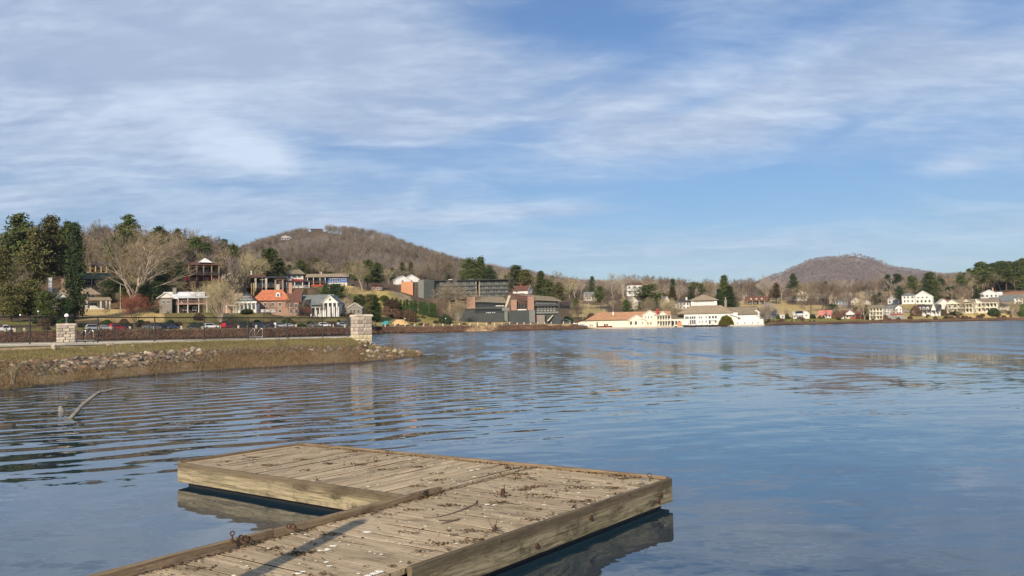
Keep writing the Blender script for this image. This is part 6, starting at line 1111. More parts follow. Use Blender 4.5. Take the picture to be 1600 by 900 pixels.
woods(90, (372, 640, ([372, 640], [470, 500]), ([372, 640], [780, 820]), 6.5), (10, 15), 'leafless tree on the lower slope behind the lodge and ranch house', 'lower slope of the near mountain', ('twig_brown', 'twig_mauve', 'twig_tan'), .22, ('pine', 'round'), ('needle_green', 'needle_olive'), 4, 'evergreen on the lower slope behind the lodge and ranch house')
woods(115, (620, 900, ([620, 700, 760, 900], [548, 545, 545, 540]), ([620, 900], [840, 760]), 6.0), (12, 18), 'leafless tree in the wood behind the hotel', 'wood behind the hotel', ('twig_brown', 'twig_tan', 'twig_mauve'), .15, ('pine', 'spruce'), ('needle_green', 'needle_olive'), 5, 'evergreen in the wood behind the hotel')
woods(150, (880, 1165, ([880, 1165], [585, 600]), ([880, 1165], [800, 800]), 5.5), (12, 18), 'leafless tree in the wood behind the waterfront halls', 'wood behind the waterfront halls', ('twig_brown', 'twig_tan', 'twig_grey'), .05, ('pine', 'round'), ('needle_green', 'needle_dark'), 6, 'evergreen in the wood behind the waterfront halls')
woods(16, (900, 1040, ([900, 1040], [515, 530]), ([900, 1040], [585, 585]), 5.0), (6, 10), 'low bare tree on the slope just behind the orange roofed hall', 'slope behind the orange roofed hall', ('twig_tan', 'twig_brown'), 0, seed=7)
woods(150, (1150, 1420, ([1150, 1230, 1420], [648, 655, 640]), ([1150, 1420], [830, 820]), 6.0), (14, 21), 'grey brown leafless tree in the wood above the meadow', 'wood above the meadow', ('twig_brown', 'twig_grey', 'twig_mauve'), .05, ('pine', 'spruce'), ('needle_dark',), 8, 'evergreen in the wood above the meadow')
woods(120, (1405, 1680, ([1405, 1540, 1680], [625, 635, 700]), ([1405, 1680], [800, 830]), 5.5), (13, 19), 'brown leafless tree in the wood on the right hill', 'wood on the right hill', ('twig_brown', 'twig_tan', 'twig_brown'), .12, ('pine',), ('needle_dark', 'needle_green'), 9, 'evergreen in the wood on the right hill')
woods(60, (1160, 1430, ([1160, 1430], [496, 520]), ([1160, 1430], [590, 620]), 4.5), (5, 10), 'low bare tree among the shore cottages', 'low trees among the shore cottages', ('twig_brown', 'twig_tan', 'twig_grey'), .15, ('round',), ('needle_dark',), 10, 'dark evergreen among the shore cottages')
def rest_wood():
    VV = []; FF = []; MI = []; base = 0; T_ = []
    for (lv, lf), (tv, tf) in FORL:
        q3 = [];
        for f_ in lf: q3 += [(f_[0], f_[i], f_[i + 1]) for i in range(1, len(f_) - 1)]
        T_.append((np.concatenate([lv, tv]), np.concatenate([np.array(q3), tf + len(lv)])))
    for i, (x, y, z, h, w_, t_) in enumerate(REST):
        v, f = T_[i % 3]; c, s_ = math.cos(t_ * 6.28), math.sin(t_ * 6.28); VV.append(np.stack([(v[:, 0] * c - v[:, 1] * s_) * h * w_ + x, (v[:, 0] * s_ + v[:, 1] * c) * h * w_ + y, v[:, 2] * h + z], 1)); FF.append(f + base); base += len(v); MI.append(np.full(len(f), i % 3))
    tag(mk('background_wood', npmesh('background_wood', np.concatenate(VV), np.concatenate(FF), ['twig_brown', 'twig_tan', 'twig_mauve'], mi=np.concatenate(MI))), 'bare trees of the woods behind the houses, further back than the single trees', 'wood', kind='stuff')
woods(70, (255, 575, ([255, 340, 480, 575], [330, 340, 372, 392]), ([255, 575], [440, 470]), 4.5), (5, 11), 'x', 'y', ('twig_brown', 'twig_tan', 'twig_brown'), .34, ('round', 'cedar', 'pine'), ('needle_dark', 'needle_green', 'needle_olive'), 11, wx=(.7, 1.3))
woods(44, (1190, 1610, ([1190, 1400, 1610], [480, 512, 540]), ([1190, 1400, 1610], [492, 530, 560]), 3.5), (5, 10), 'x', 'y', ('twig_brown', 'twig_tan', 'twig_grey'), 0, force=True, share=.8, seed=15, wx=(.7, 1.1))
woods(22, (160, 560, ([160, 300, 400, 560], [270, 286, 300, 345]), ([160, 300, 400, 560], [300, 305, 320, 356]), 5), (4, 8), 'x', 'y', ('twig_brown', 'twig_tan', 'twig_brown'), 0, force=True, share=1.0, seed=16, wx=(.6, 1.0))
woods(22, (895, 1060, ([895, 1060], [490, 500]), ([895, 1060], [560, 580]), 5), (7, 12), 'x', 'y', ('twig_brown', 'twig_tan'), .15, force=True, share=1.0, seed=17)
woods(26, (150, 262, ([150, 262], [312, 318]), ([150, 262], [336, 346]), 3.5), (4, 9), 'x', 'y', ('twig_brown', 'twig_tan'), .55, ('round',), ('needle_dark', 'needle_olive'), 12, wx=(.9, 1.4))
woods(60, (1420, 1610, ([1420, 1610], [556, 560]), ([1420, 1610], [650, 680]), 4.5), (6, 12), 'x', 'y', ('twig_brown', 'twig_tan', 'twig_grey'), .12, ('round', 'pine'), ('needle_dark',), 13)
woods(50, (1170, 1420, ([1170, 1420], [600, 610]), ([1170, 1420], [660, 660]), 5), (8, 14), 'x', 'y', ('twig_brown', 'twig_tan', 'twig_grey'), .1, ('round', 'pine'), ('needle_dark',), 14)
rest_wood()
# far woods read as one mass: joined low trees
def mass(name, label, n, ur, Dr, hr, datas, mats, seed, keep=None, wmul=1.0, cat='wood'):
    g = np.random.default_rng(seed); u = g.uniform(ur[0], ur[1], n); D = g.uniform(Dr[0], Dr[1], n) if Dr else None; X = (u - 800) / F * D
    if keep is not None: k = keep(u, D, X); u, D, X = u[k], D[k], X[k]
    Z = height(X, D); VV = []; FF = []; MI = []; base = 0; which = g.integers(0, len(datas), len(u))
    for q, (v, f) in enumerate(datas):
        idx = np.where(which == q)[0]
        if not len(idx): continue
        h = g.uniform(hr[0], hr[1], len(idx)); th = g.uniform(0, 6.28, len(idx)); c, s_ = np.cos(th), np.sin(th); w_ = h * wmul * g.uniform(.8, 1.2, len(idx))
        x = (v[None, :, 0] * c[:, None] - v[None, :, 1] * s_[:, None]) * w_[:, None] + X[idx][:, None]; y = (v[None, :, 0] * s_[:, None] + v[None, :, 1] * c[:, None]) * w_[:, None] + D[idx][:, None]; z = v[None, :, 2] * h[:, None] + Z[idx][:, None]
        VV.append(np.stack([x, y, z], 2).reshape(-1, 3)); ff = (f[None] + (np.arange(len(idx)) * len(v))[:, None, None]).reshape(-1, 3) + base; FF.append(ff); base += len(idx) * len(v)
        nz = vnoise(X[idx], D[idx], .018 if Dr[0] < 2000 else .006, seed) + g.normal(0, .35, len(idx)); MI.append(np.repeat(np.clip(((nz + 1) / 2 * len(mats)).astype(int), 0, len(mats) - 1), len(f)))
    return tag(mk(name, npmesh(name, np.concatenate(VV), np.concatenate(FF), mats, mi=np.concatenate(MI))), label, cat, kind='stuff')
def tri_only(v, f): return v, f
def lowtree(seed, nt, tw, full=False):
    g = np.random.default_rng(seed); V_ = [[-.014, 0, -.05], [.014, 0, -.05], [0, 0, .8], [0, -.014, -.05], [0, .014, -.05], [0, 0, .8]]; Fq = [[0, 1, 2], [3, 4, 5]]
    for i in range(nt):
        z0 = g.uniform(.3, .75); th = g.uniform(0, 6.28); l = g.uniform(.2, .42); el = g.uniform(.5, 1.3); d = np.array([math.cos(th) * math.cos(el), math.sin(th) * math.cos(el), math.sin(el)]) * l; p = np.array([math.cos(th), math.sin(th), 0]) * g.uniform(0, .14) + [0, 0, z0]
        a = np.cross(d, g.normal(size=3)); a = a / np.linalg.norm(a) * tw; n = len(V_); V_ += [list(p - a), list(p + a), list(p + d)]; Fq.append([n, n + 1, n + 2])
    V_ = np.array(V_); V_[:, 2] /= V_[:, 2].max(); return V_, np.array(Fq)
LT = [lowtree(i, 46, .010) for i in range(5)]; LF = [lowtree(20 + i, 14, .03) for i in range(4)]
hole = lambda u, D, X: ~((np.abs(u - 510) < 26) & (D > 1165) & (D < 1215)) & ~((np.abs(u - 495) < 14) & (D > 1140) & (D < 1275)) & ~((np.abs(u - 446) < 9) & (D > 1140) & (D < 1200))
mass('hill_wood', 'bare trees covering the crest of the left hillside behind the single trees', 1300, (-200, 385), (352, 560), (10, 16), LT, ['twig_brown', 'twig_mauve', 'twig_brown', 'twig_tan'], 8, lambda u, D, X: ~((np.abs(u - 320) < 32) & (D < 372)) & ~((np.abs(u - 148) < 30) & (D < 372)), .8)
mass('mountain_wood', 'bare winter wood covering the near mountain', 11500, (200, 960), (800, 1290), (11, 17), LT, ['needle_brown', 'twig_mauve', 'twig_brown', 'twig_mauve', 'twig_brown', 'twig_grey'], 5, hole, .8)
mass('ridge_wood', 'bare winter wood on the low ridge behind the halls and cottages', 4200, (900, 1750), (800, 1290), (12, 18), LT, ['needle_dark', 'twig_mauve', 'twig_brown', 'twig_grey', 'twig_tan'], 6, None, .8)
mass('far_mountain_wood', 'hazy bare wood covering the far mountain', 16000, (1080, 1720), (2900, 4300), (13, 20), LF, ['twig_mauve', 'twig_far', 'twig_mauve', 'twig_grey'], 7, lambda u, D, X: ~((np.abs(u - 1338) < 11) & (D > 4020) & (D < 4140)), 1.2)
# shrubs on the far bank of the lake
def bushes(n, ur, D0, D1, wr, hr_, mats_, seed, word='low shrub'):
    r = random.Random(seed)
    for i in range(n):
        u = r.uniform(*ur); D = r.uniform(D0(u), D1(u)); x = (u - 800) / F * D; m_ = r.choice(mats_); near = min(LMK, key=lambda k_: abs(SITE[k_][0] - u) + abs(SITE[k_][2] - D) * .12); hue = {'needle_dark': 'dark green', 'hedge_green': 'green', 'scrub_brown': 'brown', 'bank_shrub': 'reddish brown', 'bush_olive': 'olive'}[m_]
        o = mk('bush', BU[m_], None, (x, D, gz_(x, D)), r.uniform(0, 6.28)); w_ = r.uniform(*wr); o.scale = (w_, w_ * r.uniform(.7, 1), w_ * r.uniform(*hr_)); tag(o, hue + ' ' + word + ' near ' + LMK[near], 'shrub', hue + ' ' + word + 's near ' + LMK[near])
bushes(70, (40, 565), lambda u: shoreD(u) + 21, lambda u: shoreD(u) + 32, (1.6, 4.2), (.35, .7), ['needle_dark', 'scrub_brown', 'bank_shrub', 'hedge_green', 'scrub_brown'], 1)
bushes(60, (1195, 1620), lambda u: shoreD(u) + 5, lambda u: shoreD(u) + 24, (1.2, 3.6), (.4, .7), ['needle_dark', 'scrub_brown', 'bank_shrub', 'scrub_brown'], 2)
bushes(45, (560, 900), lambda u: shoreD(u) + 22, lambda u: shoreD(u) + 50, (1.4, 3.2), (.35, .6), ['scrub_brown', 'bank_shrub', 'needle_dark', 'scrub_brown'], 3)
def bankstuff():
    g = np.random.default_rng(9); n = 36000; u = g.uniform(-60, 915, n); sd = shoreD(u); D = sd + g.uniform(.5, 6.8, n); keep = ~((u - 715 - (D - sd) * 2 > 0) & (u < 772 + (D - sd))) & ~((u > 855) & (u < 898) & (D - sd > 5)); keep |= g.random(n) < .08; keep &= vnoise(u, D, .16, 3) + g.normal(0, .3, n) > -.35
    u, D = u[keep], D[keep]; X = (u - 800) / F * D; Z = height(X, D); c = np.stack([X, D, Z], 1); n = len(c); c = np.repeat(c, 7, 0) + g.normal(size=(n * 7, 3)) * [.45, .35, .22] + [0, 0, .3]; c[:, 2] = np.maximum(c[:, 2], .03)
    V_, Fc_ = leaves(c, .16, g, 1.2, 3.5); return tag(mk('bank_shrubs', npmesh('bank_shrubs', V_, Fc_, ['bank_shrub'])), 'dark reddish brown shrubs covering the far bank below the bollards', 'shrubs', kind='stuff')
bankstuff()
def shorescrub():
    g = np.random.default_rng(19); n = 5000; u = g.uniform(1180, 1680, n); sd = shoreD(u); D = sd + g.uniform(.5, 7, n); k = (vnoise(u, u, .06, 3) + g.normal(0, .5, n)) > .3; u, D = u[k], D[k]; X = (u - 800) / F * D; Z = height(X, D); c = np.stack([X, D, Z], 1); n = len(c); c = np.repeat(c, 6, 0) + g.normal(size=(n * 6, 3)) * [.4, .3, .2] + [0, 0, .3]; c[:, 2] = np.maximum(c[:, 2], .03)
    V_, Fc_ = leaves(c, .16, g, 1.2, 3); tag(mk('shore_scrub', npmesh('shore_scrub', V_, Fc_, ['bank_shrub'])), 'low brown scrub along the right shore', 'scrub', kind='stuff')
shorescrub()
# ------------------------------------------------------------------ vehicles and shore furniture
CM = {}
def car_parts(kind, paint):
    if (kind, paint) in CM: return CM[(kind, paint)]
    L_, W_, H_ = dict(sedan=(4.6, 1.8, 1.42), suv=(4.7, 1.9, 1.72), pickup=(5.4, 1.95, 1.8))[kind]
    low = [(-L_ / 2, .35), (-L_ / 2 + .05, .78), (-L_ / 2 + .25, .90), (L_ * .22, .95), (L_ / 2 - .25, .80), (L_ / 2, .62), (L_ / 2 - .03, .32)]
    cabx = dict(sedan=(-L_ * .38, -L_ * .22, L_ * .06, L_ * .24), suv=(-L_ * .47, -L_ * .40, L_ * .08, L_ * .25), pickup=(-L_ * .08, -L_ * .02, L_ * .14, L_ * .27))[kind]
    def ext(prof, hw0, hw1, z0, z1, mat, nm, inset=0):
        m_ = MB(); n = len(prof); fn = lambda z: hw0 + (hw1 - hw0) * max(0, min(1, (z - z0) / max(z1 - z0, .01)))
        m_.hull8([(x, -fn(z), z) for x, z in prof], [(x, fn(z), z) for x, z in prof]); return nm, m_.mesh(nm, mat)
    P_ = [ext(low, W_ / 2, W_ / 2 * .96, .3, .95, paint, 'body')]
    b0, b1, b2, b3 = cabx; cab = [(b0, .88), (b1, H_ - .06), (b1 + .12, H_), (b2 - .1, H_), (b2, H_ - .06), (b3, .90)]
    P_.append(ext(cab, W_ / 2 * .93, W_ / 2 * .74, .88, H_, paint, 'cabin'))
    gl = [(b0 + .10, .95), (b1 + .08, H_ - .14), (b2 - .04, H_ - .14), (b3 - .16, .95)]; P_.append(ext(gl, W_ / 2 * .935, W_ / 2 * .80, .88, H_, 'glass_dark', 'side_windows'))
    m_ = MB(); m_.hull8([(b3 - .01, -W_ * .38, .95), (b3 - .01, W_ * .38, .95), (b2 + .03, W_ * .33, H_ - .12), (b2 + .03, -W_ * .33, H_ - .12)], [(b3 + .03, -W_ * .38, .95), (b3 + .03, W_ * .38, .95), (b2 + .06, W_ * .33, H_ - .12), (b2 + .06, -W_ * .33, H_ - .12)]); P_.append(('windscreen', m_.mesh('windscreen', 'glass_dark')))
    if kind == 'pickup': m_ = MB(); m_.box(-L_ / 2 + .1, b0, -W_ / 2 * .95, -W_ / 2 * .85, .9, 1.15); m_.box(-L_ / 2 + .1, b0, W_ / 2 * .85, W_ / 2 * .95, .9, 1.15); m_.box(-L_ / 2 + .02, -L_ / 2 + .1, -W_ / 2 * .95, W_ / 2 * .95, .8, 1.15); P_.append(('cargo_bed', m_.mesh('cargo_bed', paint)))
    w_ = MB(); w_.tube([(0, -.11, 0), (0, .11, 0)], [.34, .34], 14); w_.tube([(0, -.125, 0), (0, .125, 0)], [.19, .19], 10, 1); wm_ = w_.mesh('wheel', ['tyre', 'steel'])
    wh = [(sx * L_ * .31, sy * (W_ / 2 - .08), .34) for sx in (-1, 1) for sy in (-1, 1)]
    hl = MB(); hl.box(-.04, .04, -.18, .18, -.07, .07); hlm = hl.mesh('headlight', 'lamp_white'); tl = hl.mesh('tail_light', 'car_red')
    CM[(kind, paint)] = (P_, wm_, wh, hlm, tl, L_, W_); return CM[(kind, paint)]
def car(label, px, pyb, D, kind, paint, rot=0.0, cat='car'):
    P_, wm_, wh, hlm, tl, L_, W_ = car_parts(kind, paint); p = at(px, pyb, D); z = gz_(p.x, p.y); root = empty('parked_car', (p.x, p.y, z), rot - math.atan2(p.x, p.y)); tag(root, label, cat, 'vehicles parked by the lake road')
    for nm, me in P_: mk(nm, me, root)
    for x in wh: mk('wheel', wm_, root, x)
    for sy in (-1, 1): mk('headlight', hlm, root, (L_ / 2 - .08, sy * W_ * .36, .68)); mk('tail_light', tl, root, (-L_ / 2 + .05, sy * W_ * .4, .75))
def rdD(u, k=15.5): return float(shoreD(u)) + k
for px, kd, pt_, rot, cat, lab in ((6, 'pickup', 'car_white', .1, 'pickup', 'white pickup at the left edge behind the fence'), (147, 'suv', 'car_silver', .25, 'car', 'silver suv just right of the pool ladder'), (164, 'sedan', 'car_silver', .2, 'car', 'low silver sedan between the silver suv and the red one'), (183, 'suv', 'car_red', .5, 'car', 'bright red suv by the lake road'),
        (195, 'sedan', 'car_dark', .2, 'car', 'dark sedan right behind the red suv'), (236, 'pickup', 'car_grey', .1, 'pickup', 'grey pickup parked below the lawn'), (252, 'suv', 'car_dark', .9, 'car', 'dark suv right of the grey pickup'), (270, 'sedan', 'car_blue', .1, 'car', 'dark blue sedan left of the stone bollard gap'), (305, 'sedan', 'car_dark', .12, 'car', 'black sedan left of the white suv'),
        (330, 'suv', 'car_white', .15, 'car', 'white suv behind the base of the sunlit bare tree'), (356, 'suv', 'car_red', .9, 'car', 'small red car seen end on right of the bare tree'), (378, 'sedan', 'car_dark', .2, 'car', 'black sedan in front of the teal gabled cottage'), (405, 'suv', 'car_blue', .15, 'car', 'dark blue suv in front of the red roofed house'), (424, 'sedan', 'car_dark', .9, 'car', 'dark car seen end on below the white picket fence'),
        (437, 'suv', 'car_white', .7, 'car', 'white suv below the red roofed house'), (452, 'sedan', 'car_silver', .3, 'car', 'silver sedan right of the white suv below the red roof'), (490, 'sedan', 'car_grey', .3, 'car', 'grey sedan beside the columned house driveway'), (507, 'suv', 'car_white', .2, 'car', 'white suv in front of the portico'), (521, 'sedan', 'car_dark', .3, 'car', 'dark sedan in front of the stone bungalow'), (535, 'suv', 'car_silver', .6, 'car', 'silver suv left of the large stone pillar')):
    u = px - 4 * 0; car(lab, px, 512, rdD(px, 15), kd, pt_, rot, cat)
car('dark car parked on the hillside drive left of the pale sycamore', 552, 456, 444, 'sedan', 'car_dark', .2); car('dark blue car on the grass in front of the solar roofed cottage', 1251, 500, 497, 'sedan', 'car_blue', .3); car('white car parked by the terrace of the white hall wing', 1165, 510, 464, 'sedan', 'car_white', .4)
car('white car beyond the right end of the conference building', 895, 505, 470, 'suv', 'car_white', .3); car('silver car beside the white one beyond the conference building', 885, 505, 468, 'sedan', 'car_silver', .3)
# stone bollards along the lake road
bm2 = MB(); bm2.box(-.28, .28, -.28, .28, -.3, .95); bm2.box(-.33, .33, -.33, .33, .955, 1.08); BOL = bm2.mesh('stone_bollard', 'ashlar_pale')
for i, px in enumerate([8, 23, 38] + [153, 173, 203, 241, 283, 316, 343, 372, 400, 430, 462, 487, 520, 538] + [586, 601, 616, 632, 647, 661, 677, 691, 705, 716.5, 733, 745.5, 759, 771.5, 783.5, 795, 807, 817.5, 828, 839, 850, 860, 869.5, 879, 889]):
    D = rdD(px, 9.2); p = gpt(px, D); s_ = 1.0; o = mk('stone_bollard', BOL, None, p, .1 * math.sin(i), (1, 1, 1 + .1 * math.sin(i * 3))); tag(o, 'pale square stone bollard standing along the edge of the lake road', 'bollard', 'stone bollards along the lake road')
# low rail between bollards is a kerb stone line
for px, D, lab in ((31, 238, 'globe lamp post behind the fence near the left edge'), (632, 396, 'globe lamp post in front of the round bare shrub below the hedge row'), (695.5, 412, 'globe lamp post left of the small golden tree'), (59, 247, 'lamp post left of the smaller stone pillar')):
    p = gpt(px, D); globe_lamp('lamp_post', p, 4.2 if px < 100 else 3.4, lab, 'grey_metal', .26)
def pole(name, label, px, pyb, pyt, D, mat, r=.09, arm=False, cat='pole'):
    p = placed(px, pyb, D); h = at(px, pyt, D).z - p.z; m_ = MB(); m_.tube([(0, 0, -.5), (0, 0, h)], [r, r * .6], 8); root = empty(name, p); tag(root, label, cat); mk('shaft', m_.mesh('shaft', mat), root)
    if arm: a = MB(); a.box(-1.1, 1.1, -.06, .06, h - 1.0, h - .8); mk('crossarm', a.mesh('crossarm', mat), root)
    else: g = MB(); g.tube([(0, 0, h), (0, 0, h + .1), (0, 0, h + .2)], [.03, .1, .02], 8); mk('finial', g.mesh('finial', mat), root)
pole('flagpole', 'white flagpole on the lawn right of the bungalow', 188, 485, 445, 300, 'white_paint', .11)
pole('utility_pole', 'pale utility pole between the ranch house and the dark magnolia', 515, 466, 446, 376, 'stone_pale', .14, True, 'utility pole'); pole('utility_pole', 'utility pole in front of the dark lodge', 410, 470, 434, 372, 'stone_pale', .14, True, 'utility pole')
pole('utility_pole', 'utility pole at the foot of the hill left of the orange roofed hall', 911, 505, 478, 490, 'stone_pale', .15, True, 'utility pole'); pole('utility_pole', 'tall pale pole right of the white guest house', 1409, 495, 475, 530, 'stone_pale', .14, True, 'utility pole'); pole('flagpole', 'thin white pole behind the left end of the orange roofed hall', 944, 496, 484, 470, 'white_paint', .12)
pole('radio_mast', 'thin mast on top of the far mountain', 1311, 399, 391, 4190, 'steel', 1.2, cat='mast')
# white picket fence before the red roofed house
p0 = at(408, 496, 322); root = empty('picket_fence', placed(408, 496, 322)); tag(root, 'white picket fence in front of the red roofed brick house', 'fence'); L_ = 22 * 322 / F; m_ = MB()
pk = MB(); pk.box(-.07, .07, -.02, .02, 0, 1.1); pk.hull8([(-.07, -.02, 1.1), (.07, -.02, 1.1), (.07, .02, 1.1), (-.07, .02, 1.1)], [(-.005, -.02, 1.22), (.005, -.02, 1.22), (.005, .02, 1.22), (-.005, .02, 1.22)]); pkm = pk.mesh('picket', 'white_paint')
for i in range(26): mk('picket', pkm, root, (L_ * i / 25, 0, .1))
for z in (.4, .95): m_ = MB(); m_.box(-.1, L_ + .1, .025, .08, z, z + .1); mk('rail', m_.mesh('rail', 'white_paint'), root)
# driveway ramp wall, rust heap, teal machine, canopies, boats
def prop(name, label, cat, px, pyb, D, build, rot=0):
    p = at(px, pyb, D); p.z = gz_(p.x, p.y); root = empty(name, p, rot - math.atan2(p.x, p.y)); tag(root, label, cat); build(root, D / F)
def b_exc(root, k):
    for nm, a, mt_ in (('track', (-1.6, 1.6, -1.1, -.6, 0, .8), 'tyre'), ('track', (-1.6, 1.6, .6, 1.1, 0, .8), 'tyre'), ('cab', (-.9, .9, -.9, .9, .85, 2.4), 'teal_plastic'), ('engine_cover', (-2.1, -.9, -.9, .9, .85, 1.7), 'teal_plastic')): m_ = MB(); m_.box(*a); mk(nm, m_.mesh(nm, mt_), root)
    m_ = MB(); m_.tube([(.9, 0, 1.2), (2.6, 0, 2.3), (3.8, 0, .8)], [.16, .14, .1], 6); mk('arm', m_.mesh('arm', 'teal_plastic'), root)
prop('small_excavator', 'small teal machine standing behind the bollards right of the stone pillar', 'machine', 603, 508, 388, b_exc)
def b_mound(mt_, w_, h_, seed):
    def f(root, k):
        r = random.Random(seed)
        for i in range(14): o = mk('stone', RK[7] if mt_ else RK[2], root, (r.uniform(-w_, w_), r.uniform(-1, 1), r.uniform(0, h_ * .5))); s_ = r.uniform(.6, 1.3) * h_ * .7; o.scale = (s_, s_, s_ * .8); o.rotation_euler = (r.uniform(0, 3), r.uniform(0, 3), 0)
    return f
prop('boulder_pile', 'pile of orange brown boulders behind the bollards below the hedge row', 'boulders', 667, 503, 408, b_mound(True, 1.6, 1.8, 3)); prop('boulder_pile', 'low pile of pale boulders beside the grassy slope', 'boulders', 640, 505, 402, b_mound(False, 3.0, 1.0, 4))
def b_sand(root, k):
    m_ = MB(); n = 10; rg = [(math.cos(i * .628) * 5.2, math.sin(i * .628) * 2.2) for i in range(n)]; m_.hull8([(x, y, -.2) for x, y in rg], [(x * .25 + .6 * math.sin(i), y * .3, 2.3 + .2 * math.sin(i * 2)) for i, (x, y) in enumerate(rg)]); mk('heap', m_.mesh('heap', 'sand'), root)
simple('sand', (.50, .33, .16), .95, .15, 1.0, bump=.4)
prop('sand_heap', 'heap of orange tan sand behind the bollards right of the stone pillar', 'sand heap', 625, 505, 400, b_sand)
def b_canopy(w_, h_, d, mt_):
    def f(root, k):
        for x in (-w_ / 2, w_ / 2):
            for y in (0, d): m_ = MB(); m_.box(x - .08, x + .08, y - .08, y + .08, -.3, h_); mk('post', m_.mesh('post', 'white_paint'), root)
        m_ = MB(); m_.hull8([(-w_ / 2 - .3, -.3, h_), (w_ / 2 + .3, -.3, h_), (w_ / 2 + .3, d + .3, h_), (-w_ / 2 - .3, d + .3, h_)], [(-w_ / 4, d * .4, h_ + .9), (w_ / 4, d * .4, h_ + .9), (w_ / 4, d * .6, h_ + .9), (-w_ / 4, d * .6, h_ + .9)]); mk('canopy_roof', m_.mesh('canopy_roof', mt_), root)
    return f
prop('canopy', 'small red roofed canopy left of the orange roofed hall', 'canopy', 910, 506, 470, b_canopy(5, 2.2, 4, 'pink_roof'))
def b_box(w_, h_, mt_, lid):
    def f(root, k):
        m_ = MB(); m_.hull8([(-w_ / 2, 0, 0), (w_ / 2, 0, 0), (w_ / 2, 1.6, 0), (-w_ / 2, 1.6, 0)], [(-w_ * .55, -.1, h_), (w_ * .55, -.1, h_), (w_ * .55, 1.7, h_), (-w_ * .55, 1.7, h_)]); mk('bin_body', m_.mesh('bin_body', mt_), root); m_ = MB(); m_.box(-w_ * .57, w_ * .57, -.13, 1.73, h_ + .003, h_ + .12); mk('lid', m_.mesh('lid', lid), root)
    return f
simple('sky_blue', (.16, .36, .62), .5)
prop('blue_container', 'light blue container on the shore left of the orange roofed hall', 'container', 909.5, 511, 452, b_box(1.9, 1.4, 'sky_blue', 'white_paint'))
def b_boat(hull, L_, W_=1.9):
    def f(root, k):
        m_ = MB(); n = 9; top = []; bot = []
        for i in range(n): t_ = i / (n - 1); x = -L_ / 2 + L_ * t_; hw = W_ / 2 * (1 - max(0, (t_ - .45) / .55) ** 2.0) + .02; top.append((x, hw, .8 + .35 * max(0, t_ - .5))); bot.append((x * .9, hw * .45, 0))
        for side in (1, -1):
            for i in range(n - 1): a, b2, c, d = bot[i], bot[i + 1], top[i + 1], top[i]; q = [(x, y * side, z) for x, y, z in (a, b2, c, d)]; m_.quad(*(q if side == -1 else q[::-1]))
        for i in range(n - 1): m_.quad((bot[i][0], -bot[i][1], 0), (bot[i + 1][0], -bot[i + 1][1], 0), (bot[i + 1][0], bot[i + 1][1], 0), (bot[i][0], bot[i][1], 0)); m_.quad((top[i][0], -top[i][1] * .92, .55), (top[i + 1][0], -top[i + 1][1] * .92, .55), (top[i + 1][0], top[i + 1][1] * .92, .55), (top[i][0], top[i][1] * .92, .55))
        m_.quad((bot[0][0], bot[0][1], 0), (bot[0][0], -bot[0][1], 0), (top[0][0], -top[0][1], .8), (top[0][0], top[0][1], .8)); mk('hull', m_.mesh('hull', hull), root)
        for x in (-L_ * .25, L_ * .05): s_ = MB(); s_.box(x - .15, x + .15, -W_ * .42, W_ * .42, .60, .66); mk('thwart', s_.mesh('thwart', 'warm_white'), root)
    return f
for px, L_, mt_, rot, lab in ((940, 5.2, 'hull_red', .3, 'red rowing boat pulled up before the orange roofed hall'), (947, 4.6, 'hull_red', -.4, 'dark red rowing boat beside the other red boats'), (951, 4.2, 'dark_brown', .1, 'dark overturned looking boat right of the red boats')): prop('rowing_boat', lab, 'boat', px, 510.5, 452.5, b_boat(mt_, L_), rot)
# boardwalk edge in front of the halls
m_ = MB(); a = at(1068, 511.5, 455); c = at(1135, 511, 457); m_.box(a.x, c.x, 450.5, 459, .3, .95)
root = empty('landing_dock', (0, 0, 0)); tag(root, 'dark low landing dock at the water in front of the white hall', 'dock'); mk('platform', m_.mesh('platform', 'dark_brown'), root)
for i in range(9): m_ = MB(); x = a.x + (c.x - a.x) * i / 8; m_.tube([(x, 450.3, -1), (x, 450.3, 1.5)], [.14, .14], 6); mk('pile', m_.mesh('pile', 'dark_brown'), root)
# shore walls of the two halls
def quay(u0, u1, D, z, label):
    m_ = MB(); x0 = (u0 - 800) / F * D; x1 = (u1 - 800) / F * D; m_.box(x0, x1, D - 1, D + 12, -2, z); tag(mk('quay_wall', m_.mesh('quay_wall', 'stone_pale')), label, 'wall')
quay(914, 1052, 450.5, .75, 'low stone quay under the orange roofed hall'); quay(1056, 1192, 456.5, .72, 'low stone quay under the white waterfront hall')

# ------------------------------------------------------------------ floating dock in the foreground
HZ = 0.276
RC = onz(1047, 750, HZ); BC = onz(467, 695, HZ); LC = onz(280, 724, HZ); JC = onz(822, 728.7, HZ); IC = onz(638, 774, HZ); RE = onz(640, 890, HZ); L2 = onz(270, 866, HZ)
K1 = onz(667, 767, HZ + .05); L2 = onz(270, 866, HZ + .07); K1.z = HZ; L2.z = HZ; dL = (L2 - K1).normalized(); dR = (RE - RC).normalized(); LEN = (RE - RC).length
def xsec(p, d, q, e):
    w2 = q - p; den_ = d.x * e.y - d.y * e.x; return p + d * ((w2.x * e.y - w2.y * e.x) / den_)
JC = xsec(K1, dL, BC, (RC - BC).normalized()); A2 = onz(590, 767.5, HZ + .012); IC = xsec(K1, dL, LC, (A2 - LC).normalized()); JC.z = HZ; IC.z = HZ
dock = empty('floating_dock', (RC.x, RC.y, 0)); tag(dock, 'weathered grey T shaped wooden floating dock littered with leaves and droppings', 'dock')
DO = Vector((RC.x, RC.y, 0))
